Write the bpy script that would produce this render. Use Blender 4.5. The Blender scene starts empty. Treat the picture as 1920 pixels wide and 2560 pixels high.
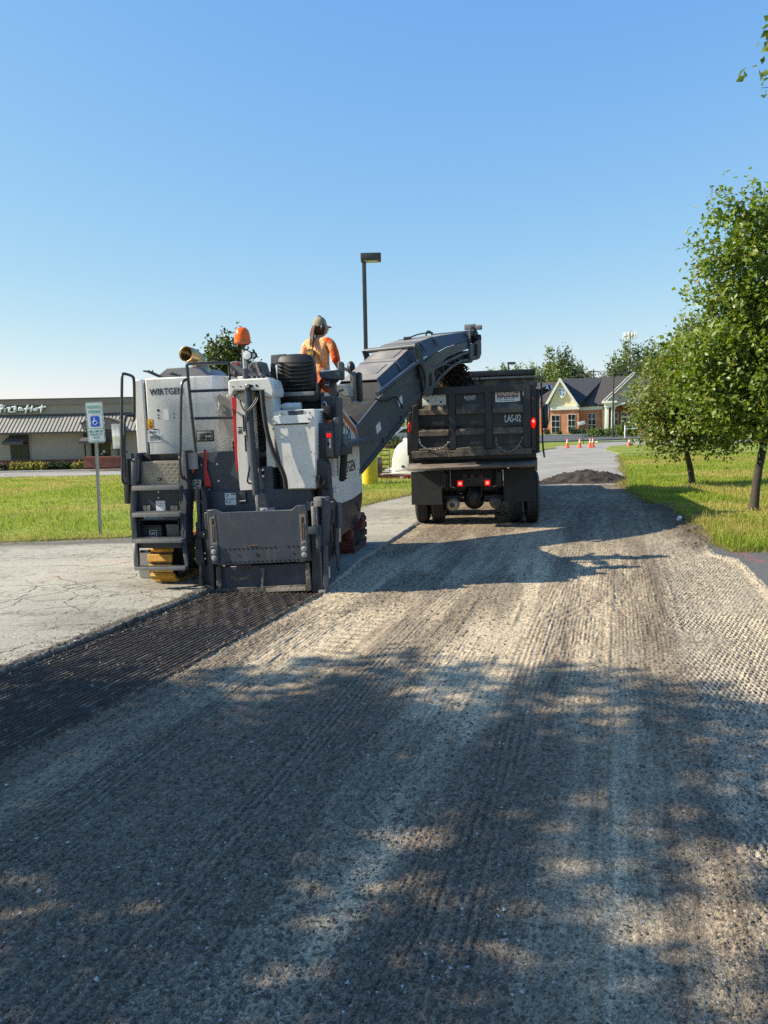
import bpy, bmesh, math, random
import numpy as np
from mathutils import Vector, Matrix, Euler
from mathutils.geometry import delaunay_2d_cdt
R = math.radians
rng = np.random.default_rng(7)
random.seed(7)
S = bpy.context.scene
COL = S.collection

# ------------------------------------------------------------------ camera, sky, sun
FOC, CX, CY = 1900.0, 960.0, 1280.0          # the photograph is 1920 x 2560
PIT, ROLL, CAMH = math.atan(227 / 1900), R(1.1), 2.0
_cr, _sr, _cp, _sp = math.cos(ROLL), math.sin(ROLL), math.cos(PIT), math.sin(PIT)
_fw = Vector((0, _cp, -_sp)); _up = Vector((0, _sp, _cp)); _rt = Vector((1, 0, 0))
_Rc = _rt * _cr - _up * _sr; _Uc = _rt * _sr + _up * _cr
cam_d = bpy.data.cameras.new('camera'); cam = bpy.data.objects.new('camera', cam_d); COL.objects.link(cam)
cam.matrix_world = Matrix(((_Rc.x, _Uc.x, -_fw.x, 0), (_Rc.y, _Uc.y, -_fw.y, 0), (_Rc.z, _Uc.z, -_fw.z, CAMH), (0, 0, 0, 1)))
cam_d.sensor_fit = 'VERTICAL'; cam_d.sensor_height = 36; cam_d.lens = 36 * FOC / 2560
cam_d.clip_start = 0.1; cam_d.clip_end = 5000
S.camera = cam
SUN_EL, SUN_AZ = R(35), R(2.5)               # light travels along +x, a touch towards +y
W = bpy.data.worlds.new('World'); S.world = W; W.use_nodes = True
_n = W.node_tree.nodes; _l = W.node_tree.links; _n.clear()
_sky = _n.new('ShaderNodeTexSky'); _sky.sky_type = 'NISHITA'; _sky.sun_disc = False
_sky.sun_elevation = SUN_EL; _sky.sun_rotation = R(270) - SUN_AZ
_sky.air_density = 1.0; _sky.dust_density = 0.3; _sky.ozone_density = 6.0; _sky.altitude = 50
_bg = _n.new('ShaderNodeBackground'); _bg.inputs['Strength'].default_value = 0.095
_wo = _n.new('ShaderNodeOutputWorld')
# the camera's tone curve on the sky: each channel raised to a power and scaled, over the whole dome
_se = _n.new('ShaderNodeSeparateColor'); _co = _n.new('ShaderNodeCombineColor'); _l.new(_sky.outputs[0], _se.inputs[0])
for _i, (_g, _k) in enumerate([(0.93, 1.05), (0.60, 1.50), (0.12, 3.38)]):
    _p = _n.new('ShaderNodeMath'); _p.operation = 'POWER'; _p.inputs[1].default_value = _g; _l.new(_se.outputs[_i], _p.inputs[0])
    _m = _n.new('ShaderNodeMath'); _m.operation = 'MULTIPLY'; _m.inputs[1].default_value = _k; _l.new(_p.outputs[0], _m.inputs[0]); _l.new(_m.outputs[0], _co.inputs[_i])
_l.new(_co.outputs[0], _bg.inputs[0]); _l.new(_bg.outputs[0], _wo.inputs[0])
sun_d = bpy.data.lights.new('sun', 'SUN'); sun_d.energy = 3.8; sun_d.angle = R(0.53); sun_d.color = (1.0, 0.91, 0.73)
sun = bpy.data.objects.new('sun', sun_d); COL.objects.link(sun)
_ld = Vector((math.cos(SUN_AZ) * math.cos(SUN_EL), math.sin(SUN_AZ) * math.cos(SUN_EL), -math.sin(SUN_EL)))
sun.rotation_euler = _ld.to_track_quat('-Z', 'Y').to_euler()
sun.location = (-40, 0, 30)
S.view_settings.view_transform = 'Standard'; S.view_settings.look = 'None'
S.view_settings.exposure = 1.2; S.view_settings.gamma = 1.0
S.view_settings.use_curve_mapping = False
S.render.engine = 'CYCLES'
S.cycles.max_bounces = 6; S.cycles.diffuse_bounces = 3; S.cycles.glossy_bounces = 3; S.cycles.transmission_bounces = 4
S.cycles.transparent_max_bounces = 8
S.cycles.use_denoising = False

def ray(px, py):
    u, w = px - CX, CY - py
    return (_fw * FOC + _Rc * u + _Uc * w)
CAMP = Vector((0, 0, CAMH))
def ground(px, py, z=0.0):
    d = ray(px, py); t = (z - CAMH) / d.z
    return CAMP + d * t
def atY(px, py, Y):
    d = ray(px, py); return CAMP + d * (Y / d.y)

class Frame:
    """A thing's own axes (x right, y ahead, z up); pt() measures a point on the plane y = d from the photograph."""
    def __init__(s, loc, heading, roll=0.0):
        s.M = Matrix.Translation(Vector(loc)) @ Matrix.Rotation(-R(heading), 4, 'Z') @ Matrix.Rotation(-R(roll), 4, 'Y')
        s.I = s.M.inverted()
        s.o = s.I @ CAMP
    def pt(s, px, py, d):
        r = s.I.to_3x3() @ ray(px, py)
        t = (d - s.o.y) / r.y
        p = s.o + r * t
        return Vector((p.x, d, p.z))
    def ptx(s, px, py, x):
        r = s.I.to_3x3() @ ray(px, py)
        t = (x - s.o.x) / r.x
        p = s.o + r * t
        return Vector((x, p.y, p.z))
class Zone:
    """A window of the photograph: origin and scale, to read coordinates off an enlargement."""
    def __init__(s, fr, x0, y0, w, zw): s.f, s.x0, s.y0, s.k = fr, x0, y0, w / zw
    def __call__(s, x, y, d): return s.f.pt(s.x0 + x * s.k, s.y0 + y * s.k, d)

# ------------------------------------------------------------------ materials
MATS = {}
def nodes_of(name):
    m = bpy.data.materials.new(name); m.use_nodes = True
    nt = m.node_tree; return m, nt.nodes, nt.links, nt.nodes['Principled BSDF']
def rgba(c): return (c[0], c[1], c[2], 1.0)
def pm(name, c, rough=0.5, metal=0.0, var=0.12, scale=6.0, dust=None, damt=0.5, dscale=3.0, bump=0.0, bscale=60.0, spec=0.5, emit=None, estr=0.0, coat=0.0, trans=0.0, streak=0.0):
    """Painted or bare surface: base colour with soft uneven wear, an optional dusting and fine relief."""
    if name in MATS: return MATS[name]
    m, n, l, b = nodes_of(name)
    tc = n.new('ShaderNodeTexCoord')
    nz = n.new('ShaderNodeTexNoise'); nz.inputs['Scale'].default_value = scale; nz.inputs['Detail'].default_value = 5; nz.inputs['Roughness'].default_value = 0.65
    l.new(tc.outputs['Object'], nz.inputs['Vector'])
    mr = n.new('ShaderNodeMapRange'); mr.inputs[1].default_value = 0.3; mr.inputs[2].default_value = 0.7
    mr.inputs[3].default_value = 1 - var; mr.inputs[4].default_value = 1 + var
    l.new(nz.outputs[0], mr.inputs[0])
    mx = n.new('ShaderNodeMix'); mx.data_type = 'RGBA'; mx.blend_type = 'MULTIPLY'; mx.inputs[0].default_value = 1.0
    mx.inputs[6].default_value = rgba(c); l.new(mr.outputs[0], mx.inputs[7])
    out = mx.outputs[2]
    if dust is not None:
        n2 = n.new('ShaderNodeTexNoise'); n2.inputs['Scale'].default_value = dscale; n2.inputs['Detail'].default_value = 8; n2.inputs['Roughness'].default_value = 0.7
        l.new(tc.outputs['Object'], n2.inputs['Vector'])
        r2 = n.new('ShaderNodeMapRange'); r2.inputs[1].default_value = 0.62 - 0.3 * damt; r2.inputs[2].default_value = 0.85 - 0.15 * damt
        r2.inputs[4].default_value = min(1.0, 0.4 + damt); l.new(n2.outputs[0], r2.inputs[0])
        m2 = n.new('ShaderNodeMix'); m2.data_type = 'RGBA'; l.new(r2.outputs[0], m2.inputs[0]); l.new(out, m2.inputs[6]); m2.inputs[7].default_value = rgba(dust)
        out = m2.outputs[2]
        r3 = n.new('ShaderNodeMapRange'); r3.inputs[3].default_value = rough; r3.inputs[4].default_value = 0.9; l.new(r2.outputs[0], r3.inputs[0]); l.new(r3.outputs[0], b.inputs['Roughness'])
    else:
        r3 = n.new('ShaderNodeMapRange'); r3.inputs[1].default_value = 0.3; r3.inputs[2].default_value = 0.7; r3.inputs[3].default_value = rough * 0.85; r3.inputs[4].default_value = min(1, rough * 1.2)
        l.new(nz.outputs[0], r3.inputs[0]); l.new(r3.outputs[0], b.inputs['Roughness'])
    if streak > 0:
        mp = n.new('ShaderNodeMapping'); mp.inputs['Scale'].default_value = (16, 16, 1.3); l.new(tc.outputs['Object'], mp.inputs[0])
        n3 = n.new('ShaderNodeTexNoise'); n3.inputs['Scale'].default_value = 1.0; n3.inputs['Detail'].default_value = 5; l.new(mp.outputs[0], n3.inputs['Vector'])
        r4 = n.new('ShaderNodeMapRange'); r4.inputs[1].default_value = 0.55; r4.inputs[2].default_value = 0.8; r4.inputs[4].default_value = streak; l.new(n3.outputs[0], r4.inputs[0])
        m3 = n.new('ShaderNodeMix'); m3.data_type = 'RGBA'; l.new(r4.outputs[0], m3.inputs[0]); l.new(out, m3.inputs[6]); m3.inputs[7].default_value = (0.16, 0.13, 0.10, 1); out = m3.outputs[2]
    l.new(out, b.inputs['Base Color'])
    b.inputs['Metallic'].default_value = metal; b.inputs['Specular IOR Level'].default_value = spec
    b.inputs['Coat Weight'].default_value = coat; b.inputs['Transmission Weight'].default_value = trans
    if emit is not None:
        b.inputs['Emission Color'].default_value = rgba(emit); b.inputs['Emission Strength'].default_value = estr
    if bump > 0:
        nb = n.new('ShaderNodeTexNoise'); nb.inputs['Scale'].default_value = bscale; nb.inputs['Detail'].default_value = 4
        l.new(tc.outputs['Object'], nb.inputs['Vector'])
        bp = n.new('ShaderNodeBump'); bp.inputs['Strength'].default_value = bump; bp.inputs['Distance'].default_value = 0.02
        l.new(nb.outputs[0], bp.inputs['Height']); l.new(bp.outputs[0], b.inputs['Normal'])
    MATS[name] = m; return m

DUST = (0.20, 0.165, 0.125)
white_paint = pm('white_paint', (0.72, 0.70, 0.65), 0.42, var=0.05, scale=2.5, dust=(0.40, 0.35, 0.28), damt=0.24, dscale=4.5, streak=0.45)
white_clean = pm('white_clean', (0.80, 0.80, 0.78), 0.45, var=0.04)
grey_paint = pm('grey_paint', (0.046, 0.056, 0.074), 0.46, var=0.18, scale=4, dust=(0.15, 0.13, 0.11), damt=0.18, dscale=5, streak=0.35)
dark_paint = pm('dark_paint', (0.028, 0.032, 0.040), 0.5, var=0.2, scale=4, dust=(0.12, 0.105, 0.09), damt=0.15)
conv_paint = pm('conv_paint', (0.045, 0.058, 0.080), 0.42, var=0.25, scale=2.2, dust=(0.17, 0.15, 0.125), damt=0.22, dscale=1.6)
conv_top = pm('conv_top', (0.19, 0.18, 0.172), 0.6, var=0.2, scale=3, dust=(0.30, 0.26, 0.215), damt=0.5, dscale=2.5)
rail_paint = pm('rail_paint', (0.035, 0.038, 0.044), 0.4, var=0.15)
black_rub = pm('black_rubber', (0.018, 0.018, 0.019), 0.7, var=0.2, dust=(0.10, 0.085, 0.07), damt=0.12)
black_vinyl = pm('black_vinyl', (0.012, 0.012, 0.013), 0.42, var=0.15)
gap_black = pm('gap_black', (0.006, 0.006, 0.007), 0.8, var=0.1)
steel = pm('steel', (0.55, 0.55, 0.54), 0.32, 0.9, var=0.1)
worn_steel = pm('worn_steel', (0.36, 0.34, 0.31), 0.5, 0.6, var=0.25, dust=(0.24, 0.18, 0.12), damt=0.45, dscale=7, bump=0.2)
galv = pm('galvanised', (0.42, 0.43, 0.43), 0.45, 0.7, var=0.15, scale=10)
checker_m = pm('checker_plate', (0.40, 0.36, 0.31), 0.42, 0.75, var=0.15, dust=(0.22, 0.19, 0.15), damt=0.5)
rust = pm('rust', (0.17, 0.085, 0.04), 0.85, var=0.4, scale=18, dust=(0.30, 0.24, 0.17), damt=0.3, dscale=14, bump=0.3)
crust = pm('crust', (0.085, 0.075, 0.065), 0.9, var=0.3, scale=9, dust=(0.36, 0.30, 0.22), damt=0.45, dscale=8, bump=0.5, bscale=30)
red_paint = pm('red_paint', (0.50, 0.02, 0.025), 0.4, var=0.12)
maroon = pm('maroon_dusty', (0.14, 0.025, 0.025), 0.6, var=0.3, scale=8, dust=(0.24, 0.15, 0.11), damt=0.35, dscale=5)
yellow_pad = pm('yellow_pad', (0.50, 0.27, 0.035), 0.65, var=0.2, scale=7, dust=(0.20, 0.12, 0.06), damt=0.3, dscale=9, bump=0.25, bscale=25)
orange_l = pm('orange_lens', (0.85, 0.13, 0.008), 0.25, var=0.06, spec=0.4)
orange_stripe = pm('orange_stripe', (0.55, 0.13, 0.04), 0.45, var=0.08)
gold_pipe = pm('heat_tinted_steel', (0.50, 0.36, 0.17), 0.32, 0.85, var=0.25, scale=9)
sticker_w = pm('sticker_white', (0.66, 0.67, 0.68), 0.5, var=0.06)
sticker_p = pm('sticker_pale', (0.60, 0.60, 0.62), 0.5, var=0.05)
sticker_o = pm('sticker_orange', (0.62, 0.27, 0.01), 0.5, var=0.1)
print_black = pm('print_black', (0.015, 0.015, 0.016), 0.5, var=0.05)
print_white = pm('print_white', (0.72, 0.74, 0.76), 0.6, var=0.15, scale=30)
glass_mirror = pm('mirror_glass', (0.8, 0.82, 0.85), 0.04, 1.0, var=0.02)
red_lens = pm('red_lens', (0.35, 0.01, 0.012), 0.25, var=0.05, coat=0.5)
red_lit = pm('red_lens_lit', (0.45, 0.006, 0.006), 0.25, var=0.03, emit=(1.0, 0.004, 0.003), estr=0.35)
red_hot = pm('red_bulb_lit', (0.9, 0.2, 0.15), 0.25, var=0.03, emit=(1.0, 0.12, 0.08), estr=1.6)
truck_blk = pm('truck_black', (0.011, 0.014, 0.019), 0.40, var=0.3, scale=3, streak=0.35, dust=(0.085, 0.068, 0.052), damt=0.26, dscale=2.6)
truck_dusty = pm('truck_dusty', (0.035, 0.032, 0.030), 0.6, var=0.3, scale=4, dust=(0.27, 0.21, 0.145), damt=0.75, dscale=3)
truck_teal = pm('truck_teal', (0.015, 0.05, 0.065), 0.3, var=0.1, coat=0.4)
tank_white = pm('tank_poly', (0.72, 0.71, 0.62), 0.45, var=0.05)
yellow_conc = pm('yellow_concrete', (0.75, 0.55, 0.02), 0.6, var=0.08, scale=12, bump=0.15)
bark = pm('bark', (0.050, 0.042, 0.035), 0.9, var=0.45, scale=14, bump=0.6, bscale=35)
pole_bronze = pm('pole_bronze', (0.055, 0.052, 0.048), 0.45, var=0.12)
cone_or = pm('cone_orange', (0.80, 0.11, 0.03), 0.5, var=0.08)

# ------------------------------------------------------------------ mesh building
class MB:
    def __init__(s): s.bm = bmesh.new()
    def box(s, a, b, bev=0.0, M=None):
        a, b = Vector(a), Vector(b)
        lo = Vector([min(a[i], b[i]) for i in range(3)]); hi = Vector([max(a[i], b[i]) for i in range(3)])
        c, d = (lo + hi) / 2, hi - lo
        T = Matrix.Translation(c) @ Matrix.Diagonal((d.x, d.y, d.z, 1))
        if M is not None: T = M @ T
        g = bmesh.ops.create_cube(s.bm, size=1.0, matrix=T)
        if bev > 0:
            ed = list({e for v in g['verts'] for e in v.link_edges})
            bmesh.ops.bevel(s.bm, geom=ed, offset=min(bev, min(d) * 0.45), segments=2, profile=0.6, affect='EDGES', clamp_overlap=True)
        return s
    def prism(s, pts, ext, bev=0.0):
        ext = Vector(ext)
        v0 = [s.bm.verts.new(Vector(p)) for p in pts]; v1 = [s.bm.verts.new(Vector(p) + ext) for p in pts]
        n = len(pts)
        fs = [s.bm.faces.new(v0), s.bm.faces.new(v1[::-1])]
        for i in range(n): fs.append(s.bm.faces.new((v0[(i + 1) % n], v0[i], v1[i], v1[(i + 1) % n])))
        bmesh.ops.recalc_face_normals(s.bm, faces=fs)
        if bev > 0:
            bmesh.ops.bevel(s.bm, geom=list({e for f in fs for e in f.edges}), offset=bev, segments=1, affect='EDGES', clamp_overlap=True)
        return s
    def tube(s, pts, r, n=8, cap=True, smooth_iter=0):
        P = [Vector(p) for p in pts]
        rs = list(r) if hasattr(r, '__len__') else [r] * len(P)
        for _ in range(smooth_iter):
            Q, q = [P[0]], [rs[0]]
            for i in range(len(P) - 1):
                Q += [P[i] * 0.75 + P[i + 1] * 0.25, P[i] * 0.25 + P[i + 1] * 0.75]; q += [rs[i] * .75 + rs[i + 1] * .25, rs[i] * .25 + rs[i + 1] * .75]
            P, rs = Q + [P[-1]], q + [rs[-1]]
        rings = []; t0 = (P[1] - P[0]).normalized()
        nx = t0.orthogonal().normalized()
        for i, p in enumerate(P):
            t = ((P[min(i + 1, len(P) - 1)] - p).normalized() + (p - P[max(i - 1, 0)]).normalized())
            t = t.normalized() if t.length > 1e-6 else t0
            nx = (nx - t * nx.dot(t)); nx = nx.normalized() if nx.length > 1e-6 else t.orthogonal().normalized()
            ny = t.cross(nx)
            rings.append([s.bm.verts.new(p + (nx * math.cos(a) + ny * math.sin(a)) * rs[i]) for a in [2 * math.pi * k / n for k in range(n)]])
        for A, B in zip(rings, rings[1:]):
            for k in range(n): s.bm.faces.new((A[k], A[(k + 1) % n], B[(k + 1) % n], B[k]))
        if cap:
            s.bm.faces.new(rings[0][::-1]); s.bm.faces.new(rings[-1])
        return s
    def bar(s, p0, p1, w, h, upv=(0, 0, 1), bev=0.0):
        p0, p1 = Vector(p0), Vector(p1); t = (p1 - p0); L = t.length; t.normalize()
        up = Vector(upv); sd = t.cross(up)
        if sd.length < 1e-5: sd = t.orthogonal()
        sd.normalize(); up = sd.cross(t)
        M = Matrix(((sd.x, t.x, up.x, 0), (sd.y, t.y, up.y, 0), (sd.z, t.z, up.z, 0), (0, 0, 0, 1)))
        return s.box((-w / 2, 0, -h / 2), (w / 2, L, h / 2), bev, Matrix.Translation(p0) @ M)
    def ell(s, c, r, seg=16, rings=10, M=None):
        T = Matrix.Translation(Vector(c)) @ (M or Matrix.Identity(4)) @ Matrix.Diagonal((r[0], r[1], r[2], 1))
        bmesh.ops.create_uvsphere(s.bm, u_segments=seg, v_segments=rings, radius=1.0, matrix=T); return s
    def lathe(s, prof, c=(0, 0, 0), axis='Z', n=24, cap=True):
        rings = []
        for r, h in prof:
            ring = []
            for k in range(n):
                a = 2 * math.pi * k / n; x, y = r * math.cos(a), r * math.sin(a)
                v = {'Z': (x, y, h), 'X': (h, x, y), 'Y': (x, h, y)}[axis]
                ring.append(s.bm.verts.new(Vector(c) + Vector(v)))
            rings.append(ring)
        fs = []
        for A, B in zip(rings, rings[1:]):
            for k in range(n): fs.append(s.bm.faces.new((A[k], A[(k + 1) % n], B[(k + 1) % n], B[k])))
        if cap:
            fs += [s.bm.faces.new(rings[0][::-1]), s.bm.faces.new(rings[-1])]
        bmesh.ops.recalc_face_normals(s.bm, faces=fs)
        return s
    def build(s, name, mat, parent=None, sharp=38, kind=None):
        me = bpy.data.meshes.new(name); s.bm.to_mesh(me); s.bm.free()
        return link(name, me, mat, parent, sharp, kind)
def link(name, me, mat, parent=None, sharp=38, kind=None):
    if mat is not None:
        for m in (mat if isinstance(mat, (list, tuple)) else [mat]): me.materials.append(m)
    if sharp:
        me.shade_smooth(); me.set_sharp_from_angle(angle=R(sharp))
    o = bpy.data.objects.new(name, me); COL.objects.link(o)
    if parent is not None: o.parent = parent
    if kind: o['kind'] = kind
    return o
def tag(o, label=None, cat=None, group=None, kind=None):
    if label: o['label'] = label
    if cat: o['category'] = cat
    if group: o['group'] = group
    if kind: o['kind'] = kind
    return o
def empty(name, M, label, cat, group=None):
    o = bpy.data.objects.new(name, None); COL.objects.link(o); o.empty_display_size = 0.2
    o.matrix_world = M if isinstance(M, Matrix) else Matrix.Translation(Vector(M))
    return tag(o, label, cat, group)
def copy_tree(o, parent=None):
    c = o.copy(); COL.objects.link(c)
    if parent is not None: c.parent = parent
    for ch in list(o.children): copy_tree(ch, c)
    return c
def np_mesh(name, V, F, mat, col=None, smooth=True, kind=None, parent=None):
    """V (n,3), F (m,k) index array of equal-sized faces, col (n,3) per-vertex colour."""
    me = bpy.data.meshes.new(name); k = F.shape[1]
    me.vertices.add(len(V)); me.vertices.foreach_set('co', np.ascontiguousarray(V, dtype=np.float32).ravel())
    me.loops.add(F.size); me.loops.foreach_set('vertex_index', np.ascontiguousarray(F, dtype=np.int32).ravel())
    me.polygons.add(len(F)); me.polygons.foreach_set('loop_start', np.arange(0, F.size, k, dtype=np.int32))
    me.polygons.foreach_set('loop_total', np.full(len(F), k, dtype=np.int32))
    if smooth: me.polygons.foreach_set('use_smooth', np.ones(len(F), dtype=bool))
    if col is not None:
        a = me.color_attributes.new('Col', 'FLOAT_COLOR', 'POINT')
        c4 = np.ones((len(V), 4), dtype=np.float32); c4[:, :3] = col; a.data.foreach_set('color', c4.ravel())
    me.update(calc_edges=True)
    if mat is not None: me.materials.append(mat)
    o = bpy.data.objects.new(name, me); COL.objects.link(o)
    if kind: o['kind'] = kind
    if parent is not None: o.parent = parent
    return o
def text(name, s, p0, ux, uz, w, h, mat, parent, ext=0.004, bold=0.0, kind=None, shear=0.0):
    """Lettering as thin raised shapes: lower-left corner p0, reading along ux, upright along uz, fitted into w x h."""
    cu = bpy.data.curves.new(name, 'FONT'); cu.body = s; cu.extrude = 0.5; cu.offset = bold; cu.resolution_u = 3; cu.shear = shear
    to = bpy.data.objects.new(name, cu); COL.objects.link(to)
    dg = bpy.context.evaluated_depsgraph_get(); me = bpy.data.meshes.new_from_object(to.evaluated_get(dg))
    COL.objects.unlink(to); bpy.data.objects.remove(to)
    n = len(me.vertices); co = np.zeros(n * 3, dtype=np.float32); me.vertices.foreach_get('co', co); co = co.reshape(-1, 3)
    lo, hi = co.min(0), co.max(0); q = (co - lo) / np.maximum(hi - lo, 1e-6)
    ux, uz, p0 = Vector(ux).normalized(), Vector(uz).normalized(), Vector(p0); un = ux.cross(uz)   # un points away from the reader's side... reader sees -un
    out = np.array(p0)[None] + q[:, :1] * w * np.array(ux)[None] + q[:, 1:2] * h * np.array(uz)[None] + (q[:, 2:3] - 0.5) * 2 * ext * np.array(un)[None]
    me.vertices.foreach_set('co', out.astype(np.float32).ravel()); me.update(); me.materials.clear()
    return link(name, me, mat, parent, 0, kind)

# ------------------------------------------------------------------ numeric noise
def _hash(ix, iy, seed):
    h = (ix.astype(np.int64) * 374761393 + iy.astype(np.int64) * 668265263 + seed * 974634541) & 0xFFFFFFFF
    h = ((h ^ (h >> 13)) * 1274126177) & 0xFFFFFFFF
    return ((h ^ (h >> 16)) & 0xFFFF) / 65535.0
def vnoise(x, y, seed=0):
    ix, iy = np.floor(x), np.floor(y); fx, fy = x - ix, y - iy
    ix, iy = ix.astype(np.int64), iy.astype(np.int64)
    fx, fy = fx * fx * (3 - 2 * fx), fy * fy * (3 - 2 * fy)
    a, b, c, d = _hash(ix, iy, seed), _hash(ix + 1, iy, seed), _hash(ix, iy + 1, seed), _hash(ix + 1, iy + 1, seed)
    return a + (b - a) * fx + (c - a) * fy + (a - b - c + d) * fx * fy
def fbm(x, y, seed=0, oct=4):
    t, a, s = 0, 0.5, 0
    for i in range(oct):
        t = t + a * vnoise(x * 2 ** i, y * 2 ** i, seed + i * 17); s += a; a *= 0.55
    return t / s
def sstep(a, b, x):
    t = np.clip((x - a) / (b - a), 0, 1); return t * t * (3 - 2 * t)

# ------------------------------------------------------------------ the ground: milled road, old asphalt, lawns
PHI = R(17.0)
def qs(x, y): return x * math.cos(PHI) - y * math.sin(PHI), x * math.sin(PHI) + y * math.cos(PHI)
def xy(q, s): return q * math.cos(PHI) + s * math.sin(PHI), -q * math.sin(PHI) + s * math.cos(PHI)
def gpts(pts): return [tuple(ground(x, y)[:2]) for x, y in pts]
# left edge of the fresh cut, its right edge (and on ahead: the edge of the unmilled lane), and the rim on the right
_sl = [(-4.55, 1.8)] + gpts([(0, 1695), (231, 1603), (503, 1493)]) + [(-1.93, 9.6)]
_sr = [(-3.25, 1.6)] + gpts([(0, 1910), (231, 1800), (463, 1675), (804, 1489)]) + [(-0.36, 10.7), (0.50, 14.0), (1.5, 18.0), (2.6, 21.5), (3.8, 26.0)]
_rim = [(2.9, 1.0), (3.3, 5.0), (3.95, 7.2)] + gpts([(1920, 1480), (1898, 1458), (1870, 1427), (1842, 1405), (1786, 1392)])
_rim = _rim[:3] + sorted(_rim[3:], key=lambda p: p[1]) + [(5.0, 11.8), (5.35, 12.8), (5.62, 13.7), (5.85, 14.8), (6.2, 16.8), (6.25, 17.8), (6.45, 19.0), (7.1, 21.9), (8.8, 27.4)]
def edge(pts, y):
    p = np.array(pts); return np.interp(y, p[:, 1], p[:, 0])
def gl(pts): return sorted([tuple(ground(a / .8641, b / .8641)[:2]) for a, b in pts], key=lambda p: p[1])
LANE_PALE = gl([(1165, 1180), (1130, 1290), (1090, 1440), (930, 1700), (640, 2000), (330, 2212)])
LANE_PALE2 = gl([(1040, 1180), (960, 1300), (700, 1560), (330, 1900)])
LANE_PALE3 = gl([(1250, 1200), (1330, 1400), (1350, 1700), (1330, 2212)])
LANE_DARK = gl([(1010, 1200), (860, 1400), (560, 1640), (200, 1950)])
LANE_DARK2 = gl([(1165, 1200), (1150, 1300), (1060, 1600), (760, 2100)])
CUT_END = 9.35                      # the drum stands here; beyond it the lane under the machine is still unmilled
def terrain_z(x, y):
    x, y = np.asarray(x, float), np.asarray(y, float)
    wl = sstep(-4.0, -13.0, x)
    z = -0.032 * np.clip(y - 14, 0, 46) * wl
    z = z - 0.008 * np.clip(y - 55, 0, 75) * (1 - wl)
    return z
def ground_fields(x, y):
    """height, colour, class (0 old asphalt, 1 milled, 2 fresh cut, 3 driveway, -1 none) at points x, y"""
    q, s = qs(x, y)
    xl, xr, xm = edge(_sl, y), edge(_sr, y), edge(_rim, y)
    wob = (fbm(x * 5, y * 5, 3) - 0.5) * 0.05
    behind = y < CUT_END
    left = np.where(behind, xl, xr) + wob
    cls = np.where(x > left, 1, 0)
    cls = np.where(behind & (x > xl + wob) & (x < xr + wob), 2, cls)
    cls = np.where((x > xm + wob) & (y < 11.6), 3, cls)
    n1, n2, n3 = fbm(x * 1.3, y * 1.3, 11), fbm(x * 9, y * 9, 12), fbm(x * 34, y * 34, 13, 3)
    n4, n5 = vnoise(x * 95, y * 95, 14), vnoise(x * 60 + 9, y * 60, 15)
    n6 = vnoise(x * 210 + 3, y * 210, 26)
    ns = fbm(q * 26, s * 1.1, 16)                        # streaks along the direction of travel
    fl = fbm(q * 30, s * 6.0, 18, 3)
    # ---- old milled road
    dusty = sstep(-0.75, -1.15, q) * sstep(4.6, 6.4, s) + 0.75 * np.exp(-np.abs((q + 1.10) / 0.24) ** 3) * sstep(1.0, 2.2, s)
    dusty = dusty + 0.5 * np.exp(-((q + 0.22) / 0.16) ** 2) + 0.25 * sstep(6.5, 8.5, s)
    dia = sstep(0.42, 0.68, q + (n1 - 0.5) * 0.25) * (1 - sstep(13.0, 14.5, s))
    rowy = s / 0.070; colx = (q + 0.012 * (n2 - .5)) / 0.040
    rid = np.floor(rowy); tooth = np.cos(2 * np.pi * (colx + 0.5 * (rid % 2))) * (0.35 + 0.65 * np.sin(np.pi * (rowy - rid))) * 1.2
    def lane_w(pts, w): return np.exp(-np.abs((x - edge(pts, y)) / w) ** 3)
    pale = 0.62 * lane_w(LANE_PALE, .24) + 0.40 * lane_w(LANE_PALE2, .15) + 0.30 * lane_w(LANE_PALE3, .12)
    dark = 0.55 * lane_w(LANE_DARK, .30) + 0.35 * lane_w(LANE_DARK2, .12) + 0.28 * sstep(-1.35, -1.8, q) * sstep(5.6, 4.2, s) + 0.26 * np.exp(-np.abs((q + .42) / .34) ** 4) * sstep(6.6, 5.4, s)
    dust = np.clip(0.20 + dusty * 0.62 + pale - dark + (fbm(q * 1.7, s * 0.28, 27) - 0.5) * 1.1 + (fbm(q * 7, s * 1.2, 28) - 0.5) * 0.7 + (n2 - 0.5) * 0.35 + (ns - 0.5) * 0.45, 0, 1)
    loose = sstep(0.42, 0.62, fbm(q * 1.6, s * 0.35, 21) + 0.24 * sstep(-1.25, -1.7, q) * sstep(5.4, 3.8, s) + 0.10 * np.exp(-((q + 0.75) / 0.12) ** 2) - 0.12 * dia - 0.08)
    dust = dust * (1 - 0.72 * loose) * (1 - 0.40 * sstep(9.6, 12, y)) * (1 - 0.3 * sstep(13.5, 16, y))
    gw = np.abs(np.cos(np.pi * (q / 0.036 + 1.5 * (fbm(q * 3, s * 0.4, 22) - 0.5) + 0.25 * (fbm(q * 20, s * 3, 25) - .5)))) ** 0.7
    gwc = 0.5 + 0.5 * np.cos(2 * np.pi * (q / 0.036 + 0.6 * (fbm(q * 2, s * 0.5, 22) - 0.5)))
    gamp = (0.0050 * sstep(0.36, 0.60, fbm(q * 0.9 + 3, s * 0.22, 23)) * (1 - dia) + 0.0030) * (0.25 + 1.6 * sstep(0.3, 0.7, fbm(q * 26, s * 7.5, 24, 3))) * (1 - 0.9 * sstep(9.8, 12.0, y)) * (1 - 0.75 * np.clip(pale / .62, 0, 1)) * (0.55 + 0.45 * sstep(3.6, 6.0, s))
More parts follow.
